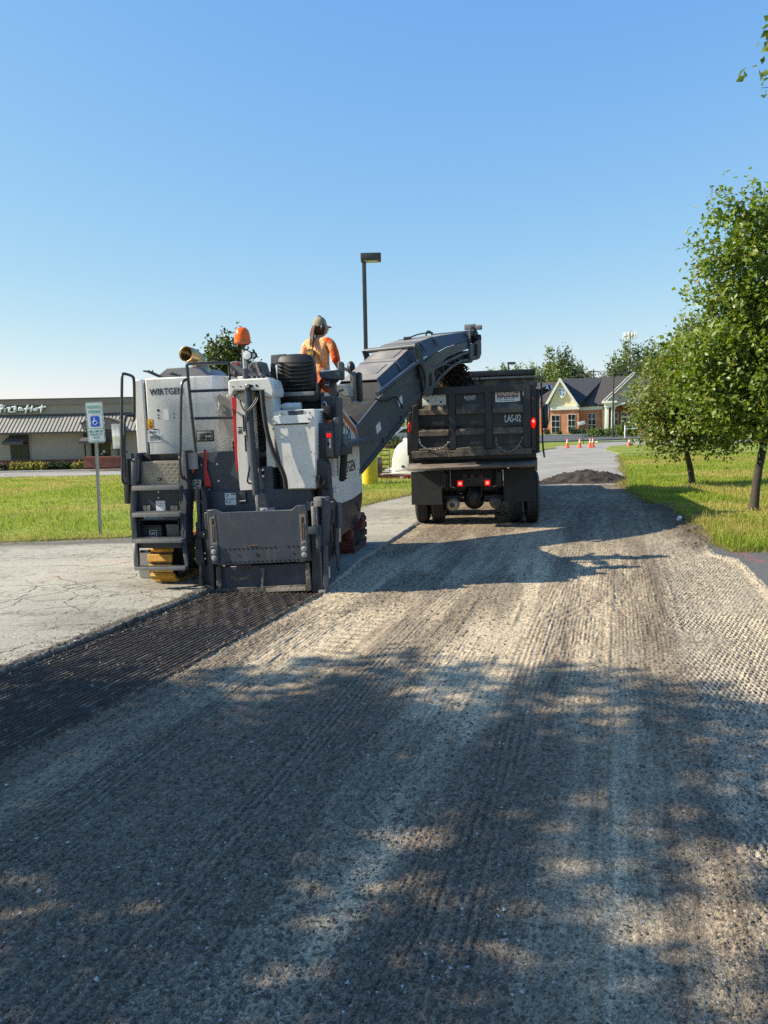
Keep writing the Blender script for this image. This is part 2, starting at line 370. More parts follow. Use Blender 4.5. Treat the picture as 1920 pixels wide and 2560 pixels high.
    h1 = gw * gamp + ((n2 - 0.5) * 0.006 + (n3 - 0.5) * (0.0045 + 0.009 * loose) + (n4 - 0.5) * (0.0028 + 0.005 * loose)) * (1 - 0.55 * np.clip(dusty, 0, 1) * (1 - loose)) + (n6 - 0.5) * 0.0035 + loose * 0.006
    h1 = h1 * (1 - 0.6 * dia) + dia * (0.0075 * tooth * (0.1 + 1.6 * n2) * (0.25 + 1.3 * sstep(.35, .65, fbm(x * 1.1, y * .9, 29))) + (n3 - .5) * .008)
    # crawler prints (bars across the lane) and tyre ribs
    lane = np.exp(-np.abs((q + 2.33 - 0.05 * (s - 6)) / 0.16) ** 4) * sstep(3.4, 4.6, s) * sstep(8.3, 7.2, s)
    barw = np.cos(2 * np.pi * s / 0.135)
    h1 = h1 + lane * (-0.010 * sstep(0.1, 0.7, barw)) * (0.6 + 0.8 * n1)
    dust = dust * (1 - 0.55 * lane * sstep(0.1, 0.7, barw))
    for qc, a in ((-1.80, 0.004), (-0.62, 0.004), (-2.75, 0.003)):
        ln = np.exp(-np.abs((q - qc - 0.06 * np.sin(s * 0.7)) / 0.14) ** 4)
        rb = np.cos(2 * np.pi * (q - 0.06 * np.sin(s * 0.7)) / 0.047); h1 = h1 + ln * a * rb * (0.3 + 1.2 * n1); dust = dust + ln * 0.16 * rb * n1
    for qc in (-1.45, -0.02, 0.62, -0.95):              # seams between passes
        d = q - qc - (fbm(s * 0.8, s * 0 + qc, 31) - 0.5) * 0.10
        seam = np.exp(-(d / 0.018) ** 2) * sstep(0.35, 0.6, fbm(s * 0.9, s * 0 + qc * 7, 32)); h1 = h1 + 0.010 * seam * n2 * 2; dust = dust * (1 - 0.6 * seam)
    # turning scuffs near the truck
    aq = (x - 1.9) * 0.80 - (y - 7.7) * 0.60; as_ = (x - 1.9) * 0.60 + (y - 7.7) * 0.80
    scf = np.exp(-np.abs(aq / 0.17) ** 4) * np.exp(-np.abs(as_ / 0.55) ** 4); h1 = h1 - scf * 0.007 * (np.cos(2 * np.pi * aq / 0.085) > 0.35); dust = dust * (1 - 0.5 * scf * (np.cos(2 * np.pi * aq / 0.085) > 0.35))
    # heaps of loose millings between truck and pile, dirt at the rim
    far = sstep(14.5, 17, y)
    bands = far * sstep(0.38, 0.56, fbm(q * 0.25, s * 0.55, 41)); h1 = h1 + bands * 0.02 * n2; dust = dust * (1 - 0.85 * bands)
    rim_d = x - xm
    rim_near = np.exp(-((rim_d + 0.03) / 0.05) ** 2) * (y < 11.2)
    mess = sstep(-0.8, -0.1, rim_d + (n1 - .5) * .5) * sstep(10.6, 11.4, y) * sstep(21, 17, y)
    h1 = h1 + rim_near * (0.035 + 0.03 * (n3 - 0.5)) + mess * (0.11 * fbm(x * 4, y * 4, 42) + 0.09 * (n2 - 0.5) + 0.03 * (n3 - .5))
    stone = sstep(0.80, 0.90, vnoise(x * 105 + 4, y * 105, 19)) * (1 - 0.5 * loose)
    c_dark, c_dust, c_pale = np.array([.168, .130, .091]), np.array([.475, .378, .254]), np.array([.47, .40, .295])
    c1 = c_dark + (c_dust - c_dark) * dust[..., None]
    c_dia = np.array([.19, .16, .12]) + (c_pale - np.array([.19, .16, .12])) * np.clip(0.42 + 0.32 * tooth * (0.25 + 1.3 * sstep(.35, .65, fbm(x * 1.1, y * .9, 29))) + 0.5 * (n2 - 0.5) + 0.25 * n4, 0, 1)[..., None]
    c1 = c1 + (c_dia - c1) * (dia * (0.55 + 0.45 * n1))[..., None]
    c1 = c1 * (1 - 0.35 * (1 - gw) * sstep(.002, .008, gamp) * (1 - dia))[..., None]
    grain = 1 + (n6 - 0.5) * 1.0 + (n4 - 0.5) * 0.8 + (n3 - 0.5) * 0.45 + (ns - 0.5) * 0.5
    c1 = c1 * grain[..., None]
    c1 = c1 + (np.array([.33, .325, .31]) - c1) * (stone * 0.65 * (fl > 0.45))[..., None]
    c1 = c1 + (np.array([.42, .37, .29]) - c1) * (np.clip(rim_near * (0.3 + 1.2 * n2), 0, 1) * 0.5)[..., None]
    c1 = c1 + (np.array([.085, .066, .050]) - c1) * (mess * 0.8)[..., None]
    # ---- fresh cut
    u = (x - xl)
    ridge = np.abs(np.mod(u / 0.052 + 0.10 * (fbm(q * 3, s * 2, 51) - 0.5), 1) - 0.5) * 2
    brk = 0.85 + 0.4 * (fbm(u * 19, s * 1.6, 56) - 0.4)
    h2 = -0.012 + ridge * 0.026 * brk + (n3 - 0.5) * 0.004 + (n4 - 0.5) * 0.005
    wr = np.clip(xr - x, 0, 2)
    h2 = h2 - (n4 - 0.5) * 0.003 + 0.030 * np.exp(-(wr / 0.06) ** 2) * (0.5 + n2) + 0.012 * np.exp(-((u - 0.03) / 0.09) ** 2)
    fleck = sstep(0.60, 0.74, fbm(u * 24, s * 11.0, 53, 3)) * sstep(0.35, 0.75, ridge) * sstep(0.38, 0.6, fbm(q * 0.9, s * 0.5, 54) + 0.1)
    c2 = np.array([.068, .051, .038]) * (0.62 + 0.6 * n3 + 0.30 * ridge + (n4 - 0.5) * 0.6 + (n6 - .5) * .5)[..., None]  # valleys between ridges darkened in the colour as groove shading
    c2 = c2 + (np.array([.29, .255, .21]) - c2) * (fleck * 0.5)[..., None]
    # ---- old asphalt, with the windrow of crumbs along the cut
    dl = left - x
    h0 = 0.045 + (n3 - 0.5) * 0.004 + (n4 - 0.5) * 0.003 + (n1 - 0.5) * 0.01
    cw1 = fbm(x * 0.9 + fbm(x * 3, y * 3, 61) * .7, y * 2.1 + fbm(x * 4, y * 4, 62) * .6, 63, 3); cw2 = fbm(x * 0.55 + 5 + fbm(x * 2, y * 2, 68) * .6, y * 1.3 + fbm(x * 5, y * 5, 67) * .3, 64, 3)
    crack = np.maximum(np.exp(-((cw1 - 0.5) / 0.009) ** 2), np.exp(-((cw2 - 0.52) / 0.008) ** 2)) * sstep(0.30, 0.48, fbm(x * .5, y * .8, 66) + .12)
    wind = np.exp(-((dl - 0.07) / 0.075) ** 2) * behind
    c0s = 0
    h0 = h0 + wind * (0.020 + 0.028 * (n2 - 0.5) + 0.022 * (n3 - 0.5)) - crack * 0.008
    sprinkle = np.exp(-np.clip(dl, 0, 9) / 0.55) * behind * sstep(0.52, 0.62, n5 * .5 + n3 * .5)
    c0 = np.array([.345, .318, .262]) * (0.72 + 0.35 * n1 + 0.25 * n3 + (n4 - 0.5) * 0.35)[..., None]
    c0 = c0 * (1 - 0.22 * sstep(0.5, 0.66, fbm(x * .4 + 3, y * 1.2, 65)))[..., None]
    c0 = c0 + (np.array([.05, .046, .042]) - c0) * (crack * 0.35)[..., None]
    c0 = c0 + (np.array([.075, .064, .054]) - c0) * np.clip(wind * 0.9 + sprinkle * 0.8, 0, 1)[..., None]
    paintm = sstep(0.56, 0.7, n3) * (np.exp(-(((x + 4.3) / .22) ** 2 + ((y - 9.8) / .10) ** 2)) + np.exp(-(((x + 3.9) / .55) ** 2 + ((y - 10.9) / .05) ** 2)))
    c0 = c0 + (np.array([.55, .14, .08]) - c0) * np.clip(paintm * 0.6, 0, 1)[..., None]
    seal = sstep(12.35, 12.75, y - 0.06 * (x + 6)) * (x < -3)
    c0 = c0 * (1 - 0.55 * seal)[..., None]
    # ---- driveway on the right
    h3 = 0.05 + (n3 - 0.5) * 0.004 + (n4 - 0.5) * 0.003
    c3 = np.array([.105, .105, .105]) * (0.75 + 0.3 * n1 + 0.3 * n3 + (n4 - .5) * 0.3)[..., None]
    sp = (np.exp(-(((x - 5.05) / .10) ** 2 + ((y - 10.5) / .16) ** 2)) + np.exp(-(((x - 4.98) / .10) ** 2 + ((y - 10.05) / .2) ** 2))) * sstep(0.4, 0.6, n3)
    c3 = c3 + (np.array([.75, .10, .05]) - c3) * np.clip(sp, 0, 1)[..., None] * 0.25
    h = np.choose(cls, [h0, h1, h2, h3])
    # soften the step at the cut's edge a little
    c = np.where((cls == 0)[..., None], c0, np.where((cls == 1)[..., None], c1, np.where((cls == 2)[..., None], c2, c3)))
    return h, np.clip(c, 0.01, 0.9), cls

def road_material(name, rough=0.92, bsc=220.0, bst=0.55):
    m, n, l, b = nodes_of(name)
    at = n.new('ShaderNodeAttribute'); at.attribute_name = 'Col'
    tc = n.new('ShaderNodeTexCoord')
    nz = n.new('ShaderNodeTexNoise'); nz.inputs['Scale'].default_value = bsc; nz.inputs['Detail'].default_value = 3
    l.new(tc.outputs['Object'], nz.inputs['Vector'])
    vo = n.new('ShaderNodeTexVoronoi'); vo.inputs['Scale'].default_value = bsc * 0.55; l.new(tc.outputs['Object'], vo.inputs['Vector'])
    mr = n.new('ShaderNodeMapRange'); mr.inputs[1].default_value = 0.3; mr.inputs[2].default_value = 0.7; mr.inputs[3].default_value = 0.45; mr.inputs[4].default_value = 1.6
    l.new(nz.outputs[0], mr.inputs[0])
    mx = n.new('ShaderNodeMix'); mx.data_type = 'RGBA'; mx.blend_type = 'MULTIPLY'; mx.inputs[0].default_value = 1
    l.new(at.outputs['Color'], mx.inputs[6]); l.new(mr.outputs[0], mx.inputs[7]); l.new(mx.outputs[2], b.inputs['Base Color'])
    b.inputs['Roughness'].default_value = rough; b.inputs['Specular IOR Level'].default_value = 0.25
    ad = n.new('ShaderNodeMath'); ad.operation = 'ADD'; l.new(nz.outputs[0], ad.inputs[0]); l.new(vo.outputs['Distance'], ad.inputs[1])
    bp = n.new('ShaderNodeBump'); bp.inputs['Strength'].default_value = bst; bp.inputs['Distance'].default_value = 0.006
    l.new(ad.outputs[0], bp.inputs['Height']); l.new(bp.outputs[0], b.inputs['Normal'])
    return m
m_mill, m_old = road_material('milled_asphalt', 0.9), road_material('old_asphalt', 0.9, 160, 0.4)
m_cut, m_drive = road_material('fresh_milled_asphalt', 0.85, 200, 0.6), road_material('driveway_asphalt', 0.85, 240, 0.4)

def in_fine(x, y): return (y > 1.75) & (y < 7.4) & (np.abs(x) < 0.53 * y + 0.55)
def in_finest(x, y): return (y > 1.85) & (y < 3.6) & (np.abs(x) < 0.53 * y + 0.35)
def in_fine2(x, y): return in_fine(x, y) & ~((y > 1.86) & (y < 3.595) & (np.abs(x) < 0.53 * y + 0.345))
def in_mid1(x, y): return (y > 7.3) & (y < 11.6) & (np.abs(x) < 0.53 * y + 0.6) & ~in_fine(x, y)
def in_mid(x, y): return (y > 1.75) & (y < 14.3) & (np.abs(x) < 0.53 * y + 0.8) & ~in_fine(x, y) & ~in_mid1(x, y)
def build_ground():
    acc = {0: [], 1: [], 2: [], 3: []}; off = {k: 0 for k in acc}
    def level(q0, q1, s0, s1, dq, ds, keep, zoff):
        Q, Sx = np.meshgrid(np.arange(q0, q1, dq), np.arange(s0, s1, ds))
        nr, nc = Q.shape
        rr = np.random.default_rng(3)
        X, Y = xy(Q, Sx)
        cx_, cy_ = (X[:-1, :-1] + X[1:, 1:]) / 2, (Y[:-1, :-1] + Y[1:, 1:]) / 2
        k = keep(cx_, cy_)
        need = np.zeros((nr, nc), bool)
        for a in (0, 1):
            for b in (0, 1): need[a:nr - 1 + a, b:nc - 1 + b] |= k
        ids = np.full((nr, nc), -1); ids[need] = np.arange(need.sum())
        x, y = X[need], Y[need]
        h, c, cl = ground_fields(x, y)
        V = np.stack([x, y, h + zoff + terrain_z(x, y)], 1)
        I = np.argwhere(k); i, j = I[:, 0], I[:, 1]
        F = np.stack([ids[i, j], ids[i, j + 1], ids[i + 1, j + 1], ids[i + 1, j]], 1)
        fc = cl[F[:, 0]]
        for kk in acc:
            f = F[fc == kk]
            if len(f) == 0: continue
            u, inv = np.unique(f, return_inverse=True)
            acc[kk].append((V[u], inv.reshape(f.shape) + off[kk], c[u])); off[kk] += len(u)
    level(-4.5, 2.4, 0.6, 4.9, 0.0050, 0.0075, in_finest, 0.0)
    level(-7.0, 3.6, 0.2, 9.0, 0.0085, 0.015, in_fine2, -0.0003)
    level(-9.5, 5.0, 1.0, 14.0, 0.0115, 0.026, in_mid1, -0.0005)
    level(-12.5, 5.5, -1.5, 16.5, 0.019, 0.036, in_mid, -0.001)
    def coarse(x, y):
        f = (y > 1.9) & (y < 14.1) & (np.abs(x) < 0.53 * y + 0.45)
        return ~f & (y > -3) & (y < 23.6) & (x > -16) & (x < edge(_rim, y) + np.where(y < 11.2, 9.0, 0.5)) & (x > np.where(y > 13.2, edge(_sr, y) - 3.6, -16)) & ~((y > 11.2) & (x > edge(_rim, y) + 0.5))
    level(-26, 18, -10, 32, 0.055, 0.085, coarse, -0.004)
    nm = {0: ('old_asphalt', m_old), 1: ('milled_road', m_mill), 2: ('fresh_cut_lane', m_cut), 3: ('driveway', m_drive)}
    for kk, (name, m) in nm.items():
        V = np.concatenate([a[0] for a in acc[kk]]); F = np.concatenate([a[1] for a in acc[kk]]); C = np.concatenate([a[2] for a in acc[kk]])
        o = np_mesh(name, V, F, m, C, True, 'structure')
build_ground()

# ---- loose crumbs and stones on the milled road
def crumbs():
    m = road_material('crumb', 0.85, 300, 0.3)
    N = 95000
    y = 1.8 + 12 * rng.random(N) ** 2.2; x = (rng.random(N) * 2 - 1) * (0.52 * y + 0.4)
    q, s = qs(x, y); xl, xr, xm = edge(_sl, y), edge(_sr, y), edge(_rim, y)
    w = sstep(0.42, 0.62, fbm(q * 1.6, s * 0.35, 21) + 0.16 * sstep(-1.3, -1.9, q) * sstep(5.0, 3.8, s)) * 0.8 + 0.18
    w = np.where(x < xl, 0.9 * np.exp(-(xl - x) / 0.12) + 0.35 * np.exp(-(xl - x) / 0.6), w)
    w = np.where((x > xl) & (x < xr), w * 0.22, w); w = np.where(np.abs(x - xr) < 0.10, 0.8, w); w = np.where(x > xm, 0.02, w)
    w = np.where(np.abs(x - xl) < 0.16, 1.3, w)
    ok = (rng.random(N) < w) & ((y < 9.3) | (x > xr)); x, y = x[ok], y[ok]; n = len(x)
    h, c, cl = ground_fields(x, y)
    r = 0.0022 + 0.0062 * rng.random(n) ** 3.0; r *= np.where(np.abs(x - edge(_sl, y)) < 0.2, 1.25, 1.0) * (1 + 0.05 * y)
    base = np.array([[1, .1, -.3], [-.6, .9, -.3], [-.5, -.9, -.3], [.25, .35, .9], [-.2, -.3, .8]], float)
    tri = np.array([[0, 1, 3], [1, 4, 3], [1, 2, 4], [2, 0, 4], [0, 3, 4]])
    P = base[None] * (0.65 + 0.7 * rng.random((n, 5, 1))) + (rng.random((n, 5, 3)) - .5) * 0.5
    P = P * (r[:, None, None] * np.stack([1 + .5 * rng.random(n), 1 + .5 * rng.random(n), .75 + 0 * r], 1)[:, None, :])
    a = rng.random(n) * 6.28; ca, sa = np.cos(a), np.sin(a)
    X = P[..., 0] * ca[:, None] - P[..., 1] * sa[:, None]; Y = P[..., 0] * sa[:, None] + P[..., 1] * ca[:, None]
    V = np.stack([X + x[:, None], Y + y[:, None], P[..., 2] + (h + r * 0.35)[:, None]], -1).reshape(-1, 3)
    F = (tri[None] + 5 * np.arange(n)[:, None, None]).reshape(-1, 3)
    t = rng.random(n); cc = np.array([.12, .10, .078])[None] * (0.7 + 0.8 * rng.random((n, 1)))
    cc = np.where((t > 0.80)[:, None], np.array([.20, .18, .15])[None] * (0.7 + .6 * rng.random((n, 1))), cc)
    cc = np.where((t > 0.965)[:, None], np.array([.45, .44, .42])[None], cc)
    C = np.repeat(cc, 5, 0)
    o = np_mesh('asphalt_crumbs', V, F, m, C, False, 'stuff')
    tag(o, 'loose dark asphalt crumbs and pale stone chips strewn over the milled road', 'gravel')
crumbs()

# ---- lawns: outlines in metres, triangulated, with blades of grass on top
m_soil = None
def lawn_material(name):
    m, n, l, b = nodes_of(name)
    tc = n.new('ShaderNodeTexCoord')
    nz = n.new('ShaderNodeTexNoise'); nz.inputs['Scale'].default_value = 0.8; nz.inputs['Detail'].default_value = 8; nz.inputs['Roughness'].default_value = 0.7
    l.new(tc.outputs['Object'], nz.inputs['Vector'])
    cr = n.new('ShaderNodeValToRGB'); e = cr.color_ramp.elements
    e[0].position = 0.3; e[0].color = (.13, .19, .03, 1); e[1].position = 0.72; e[1].color = (.30, .30, .07, 1)
    l.new(nz.outputs[0], cr.inputs[0]); l.new(cr.outputs[0], b.inputs['Base Color']); b.inputs['Roughness'].default_value = 0.9; b.inputs['Specular IOR Level'].default_value = 0.1
    n2 = n.new('ShaderNodeTexNoise'); n2.inputs['Scale'].default_value = 30; n2.inputs['Detail'].default_value = 4; l.new(tc.outputs['Object'], n2.inputs['Vector'])
    bp = n.new('ShaderNodeBump'); bp.inputs['Strength'].default_value = 0.8; bp.inputs['Distance'].default_value = 0.05; l.new(n2.outputs[0], bp.inputs['Height']); l.new(bp.outputs[0], b.inputs['Normal'])
    return m
m_lawn = lawn_material('lawn_turf')
def blade_material():
    m, n, l, b = nodes_of('grass_blade')
    at = n.new('ShaderNodeAttribute'); at.attribute_name = 'Col'
    b.inputs['Roughness'].default_value = 0.55; b.inputs['Specular IOR Level'].default_value = 0.25
    l.new(at.outputs['Color'], b.inputs['Base Color'])
    tr = n.new('ShaderNodeBsdfTranslucent'); l.new(at.outputs['Color'], tr.inputs['Color'])
    mx = n.new('ShaderNodeMixShader'); mx.inputs[0].default_value = 0.5
    l.new(b.outputs[0], mx.inputs[1]); l.new(tr.outputs[0], mx.inputs[2]); l.new(mx.outputs[0], n['Material Output'].inputs['Surface'])
    return m
m_blade = blade_material()
def in_poly(x, y, poly):
    r = np.zeros(x.shape, bool); n = len(poly); j = n - 1
    for i in range(n):
        xi, yi = poly[i]; xj, yj = poly[j]
        c = ((yi > y) != (yj > y)) & (x < (xj - xi) * (y - yi) / (yj - yi + 1e-12) + xi); r ^= c; j = i
    return r
def sheet(name, poly, mat, z, step=1.2, kind='structure', bumpy=0.0, skirt=0.2):
    pts = []
    n = len(poly)
    for i in range(n):
        a, b = Vector((*poly[i], 0)), Vector((*poly[(i + 1) % n], 0)); m = max(1, int((b - a).length / step))
        for k in range(m): p = a.lerp(b, k / m); pts.append((p.x, p.y))
    nb = len(pts)
    ax = np.array(pts); lo, hi = ax.min(0), ax.max(0)
    gx, gy = np.meshgrid(np.arange(lo[0], hi[0], step), np.arange(lo[1], hi[1], step)); gx, gy = gx.ravel(), gy.ravel()
    gx = gx + (rng.random(len(gx)) - .5) * step * .4; gy = gy + (rng.random(len(gy)) - .5) * step * .4
    ok = in_poly(gx, gy, pts)
    d = np.min((gx[:, None] - ax[None, :, 0]) ** 2 + (gy[:, None] - ax[None, :, 1]) ** 2, 1) if len(gx) < 20000 else np.full(len(gx), 9.)
    ok &= d > (0.35 * step) ** 2
    P2 = [Vector(p) for p in pts] + [Vector((a, b)) for a, b in zip(gx[ok], gy[ok])]
    vs, es, fs, *_ = delaunay_2d_cdt(P2, [(i, (i + 1) % nb) for i in range(nb)], [list(range(nb))], 1, 1e-5)
    v = np.array([(p.x, p.y) for p in vs]); zz = terrain_z(v[:, 0], v[:, 1]) + z + (fbm(v[:, 0] * .8, v[:, 1] * .8, 77) - .5) * bumpy
    bm = bmesh.new(); bv = [bm.verts.new((a, b, c)) for (a, b), c in zip(v, zz)]
    for f in fs:
        try: bm.faces.new([bv[i] for i in f])
        except ValueError: pass
    bmesh.ops.recalc_face_normals(bm, faces=bm.faces)
    if sum(f.normal.z for f in bm.faces) < 0: bmesh.ops.reverse_faces(bm, faces=bm.faces)
    if skirt:
        be = [e for e in bm.edges if e.is_boundary]; g = bmesh.ops.extrude_edge_only(bm, edges=be)
        for q in g['geom']:
            if isinstance(q, bmesh.types.BMVert): q.co.z -= skirt
    me = bpy.data.meshes.new(name); bm.to_mesh(me); bm.free()
    return link(name, me, mat, None, 30, kind)
lawn_left = [(-60, 9.0), (-20, 11.7)] + gpts([(0, 1362), (150, 1357), (310, 1350)]) + [(-2.6, 14.6)] + gpts([(876, 1276), (950, 1258), (1030, 1240)]) + [(1.9, 23.0), (4.6, 31.0), (7.4, 39.5), (10.2, 48.0), (11.5, 50.5), (6, 52), (-2, 49), (-20, 46.2), (-60, 45)]
lawn_right = [(60, 12.5), (20, 11.2)] + gpts([(1920, 1388), (1831, 1388), (1790, 1371), (1768, 1338), (1744, 1319), (1712, 1299), (1668, 1269), (1617, 1259), (1599, 1245), (1569, 1219), (1564, 1184), (1557, 1157)]) + [(11.9, 38.3), (30, 37.0), (60, 35.5)]
lawn_island = [(12.55, 40.0), (30, 38.7), (60, 37.2), (60, 54), (30, 53.6), (19.5, 53.2), (17.0, 52.6), (15.2, 51.0), (13.6, 46.5)]
sheet('lawn', lawn_left, m_lawn, 0.055, 1.1, bumpy=0.05)
sheet('lawn', lawn_right, m_lawn, 0.06, 0.8, bumpy=0.07)
sheet('lawn', lawn_island, m_lawn, 0.06, 1.5, bumpy=0.05)
def blades(name, poly, box, N, hgt, wid, label, seed, fall=True, zoff=0.05, edge_pow=1.0):
    r = np.random.default_rng(seed)
    x0, x1, y0, y1 = box
    t = r.random(N) ** edge_pow; y = y0 + (y1 - y0) * t; x = x0 + (x1 - x0) * r.random(N)
    ok = in_poly(x, y, poly) & (np.abs(x) < 0.56 * y + 1.5); x, y = x[ok], y[ok]; n = len(x)
    dry = sstep(0.46, 0.62, fbm(x * 0.35, y * 0.55, seed + 5)); lush = sstep(0.35, 0.6, fbm(x * 1.3, y * 1.3, seed + 6))
    H = hgt * (0.45 + 0.9 * r.random(n)) * (0.6 + 0.7 * lush); Wd = wid * (0.6 + 0.8 * r.random(n)) * (1 + 0.028 * (y - y0))
    a = r.random(n) * 6.28; ln = (0.15 + 0.7 * r.random(n) ** 2) * H; b = r.random(n) * 6.28
    z = terrain_z(x, y) + zoff
    dx, dy = np.cos(a) * Wd / 2, np.sin(a) * Wd / 2
    mx, my = np.cos(b) * ln, np.sin(b) * ln
    V = np.stack([np.stack([x - dx, y - dy, z - .02], 1), np.stack([x + dx, y + dy, z - .02], 1),
                  np.stack([x + dx * .8 + mx * .35, y + dy * .8 + my * .35, z + H * .6], 1), np.stack([x - dx * .8 + mx * .35, y - dy * .8 + my * .35, z + H * .6], 1),
                  np.stack([x + mx, y + my, z + H * (1 - .25 * r.random(n))], 1)], 1).reshape(-1, 3)
    i = 5 * np.arange(n)
    F = np.concatenate([np.stack([i, i + 1, i + 2], 1), np.stack([i, i + 2, i + 3], 1), np.stack([i + 3, i + 2, i + 4], 1)])
    g0, g1, g2 = np.array([.22, .31, .03]), np.array([.48, .50, .07]), np.array([.56, .43, .15])
    k = r.random((n, 1)); c = g0 + (g1 - g0) * (k * (0.35 + 0.65 * (1 - lush[:, None])))
    dm = np.clip(dry * 1.05 + (r.random(n) < 0.10) * 0.6, 0, 1) * (0.35 + 0.65 * r.random(n)); c = c + (g2 - c) * dm[:, None]
    o = np_mesh(name, V, F, m_blade, np.repeat(c, 5, 0), False, 'stuff')
    return tag(o, label, 'grass')
blades('grass', lawn_left, (-26, 9, 12.0, 47), 280000, 0.085, 0.011, 'bright green lawn grass with dry yellow patches on the left of the road', 5, edge_pow=1.5)
blades('grass', lawn_right, (4.4, 20, 10.6, 38), 240000, 0.095, 0.011, 'green and yellowish lawn grass under the street trees on the right', 6, edge_pow=1.5)
blades('grass', lawn_right, (4.6, 9, 10.6, 13.5), 9000, 0.20, 0.008, 'longer unmown grass fringing the driveway on the right', 8)

def fringe(name, line, N, label, seed):
    """uneven tufts along a lawn's edge, leaning out over the paving"""
    r = np.random.default_rng(seed); P = np.array(line); L = np.hypot(*np.diff(P, axis=0).T); cum = np.concatenate([[0], np.cumsum(L)])
    t = r.random(N) * cum[-1]; x0, y0 = np.interp(t, cum, P[:, 0]), np.interp(t, cum, P[:, 1])
    amp = 0.03 + 0.13 * sstep(.42, .7, fbm(t * 1.7, t * 0 + seed, seed, 3)); x, y = x0 + r.normal(size=N) * amp, y0 + r.normal(size=N) * amp
    H = .05 + .09 * r.random(N) ** 2; a, b_ = r.random(N) * 6.28, r.random(N) * 6.28; ln = H * (.4 + r.random(N)); Wd = .010 + .006 * r.random(N); z = terrain_z(x, y) + .03
    dx, dy, mx, my = np.cos(a) * Wd / 2, np.sin(a) * Wd / 2, np.cos(b_) * ln, np.sin(b_) * ln
    V = np.stack([np.stack([x - dx, y - dy, z - .02], 1), np.stack([x + dx, y + dy, z - .02], 1), np.stack([x + mx, y + my, z + H], 1)], 1).reshape(-1, 3)
    c = np.array([.17, .22, .03]) + (np.array([.46, .36, .14]) - np.array([.17, .22, .03])) * (r.random((N, 1)) ** .8)
    tag(np_mesh(name, V, np.arange(3 * N).reshape(-1, 3), m_blade, np.repeat(c, 3, 0), False, 'stuff'), label, 'grass')
fringe('grass_fringe', lawn_left[1:12], 14000, 'ragged dry grass fringe along the edge of the left lawn', 71)
fringe('grass_fringe', lawn_right[1:15], 16000, 'ragged dry grass fringe along the edge of the right lawn', 72)
def cracks():
    """open cracks wandering over the old asphalt: narrow dark slits of uneven width"""
    r = random.Random(12); b = MB(); rails = []
    starts = [(-5.2, 8.6, 12, 2.6), (-5.6, 9.7, -4, 3.2), (-4.6, 7.3, 30, 2.2), (-5.0, 10.6, 6, 2.6), (-6.2, 11.4, 0, 3.4), (-4.2, 8.1, 65, 1.8), (-5.3, 7.9, 20, 1.9), (-4.0, 9.2, 38, 1.5), (-3.6, 10.3, 10, 1.4), (-4.9, 6.6, 25, 1.4), (-3.9, 6.2, 40, 1.1), (-5.8, 10.2, -60, 1.6), (-3.3, 8.0, 120, 1.2), (-4.4, 11.0, 70, 1.6), (.1, 14.2, 60, 3), (-.6, 12.4, 80, 2.6), (-3.4, 7.2, 50, 1.0), (-4.4, 9.9, -30, 1.3)]
    for x, y, a, L in starts:
        p = Vector((x, y, 0)); a = R(a); w = r.uniform(.006, .012); n = int(L / .045); prev = None; goal = a
        for k in range(n):
            a += r.gauss(0, .34) + (goal - a) * .28; ww = w * (0.35 + r.random()) * min(1, 3 * (1 - k / n) + .15)
            d = Vector((math.cos(a), math.sin(a), 0)); nrm = Vector((-d.y, d.x, 0)) * ww / 2
            if p.x > edge(_sl, p.y) - .1 and p.y < 9.4: break
            h = float(ground_fields(np.array([p.x]), np.array([p.y]))[0][0]) + .0035
            cur = (b.bm.verts.new((p.x + nrm.x, p.y + nrm.y, h)), b.bm.verts.new((p.x - nrm.x, p.y - nrm.y, h)))
            if prev: b.bm.faces.new((prev[0], prev[1], cur[1], cur[0]))
            prev = cur; p = p + d * .045
            if r.random() < .035: starts.append((p.x, p.y, math.degrees(a) + r.choice((-60, 60, 75, -45)), r.uniform(.3, .9)))
        if len(starts) > 90: break
    o = b.build('pavement_cracks', pm('crack_dark', (.075, .066, .055), .95, var=.2), None, 0, 'stuff'); tag(o, 'dark cracks wandering across the old pale asphalt', 'cracks')
cracks()

# ------------------------------------------------------------------ far ground, roads and kerbs
m_field = lawn_material('far_field')
def base_ground():
    xs = np.concatenate([np.linspace(-1500, -90, 16), np.linspace(-80, 80, 81), np.linspace(90, 1500, 16)])
    ys = np.concatenate([np.linspace(-300, -20, 8), np.linspace(-16, 150, 84), np.linspace(170, 2500, 20)])
    X, Y = np.meshgrid(xs, ys); Z = terrain_z(X, Y) - 0.09 - 0.02 * np.clip(Y - 150, 0, 40) * 0
    nr, nc = X.shape; I = np.arange(nr * nc).reshape(nr, nc)
    F = np.stack([I[:-1, :-1], I[:-1, 1:], I[1:, 1:], I[1:, :-1]], -1).reshape(-1, 4)
    np_mesh('ground', np.stack([X, Y, Z], -1).reshape(-1, 3), F, m_field, None, True, 'structure')
base_ground()
asphalt_far = pm('asphalt_far', (0.27, 0.25, 0.22), 0.9, var=0.22, scale=0.6, dust=(0.27, 0.25, 0.225), damt=0.35, dscale=0.35, bump=0.4, bscale=90)
asphalt_dark = pm('asphalt_dark', (0.075, 0.075, 0.078), 0.85, var=0.15, scale=1.0, bump=0.3, bscale=60)
concrete = pm('concrete', (0.50, 0.47, 0.42), 0.85, var=0.12, scale=3, bump=0.2)
line_white = pm('line_white', (0.70, 0.70, 0.66), 0.8, var=0.2, scale=20)
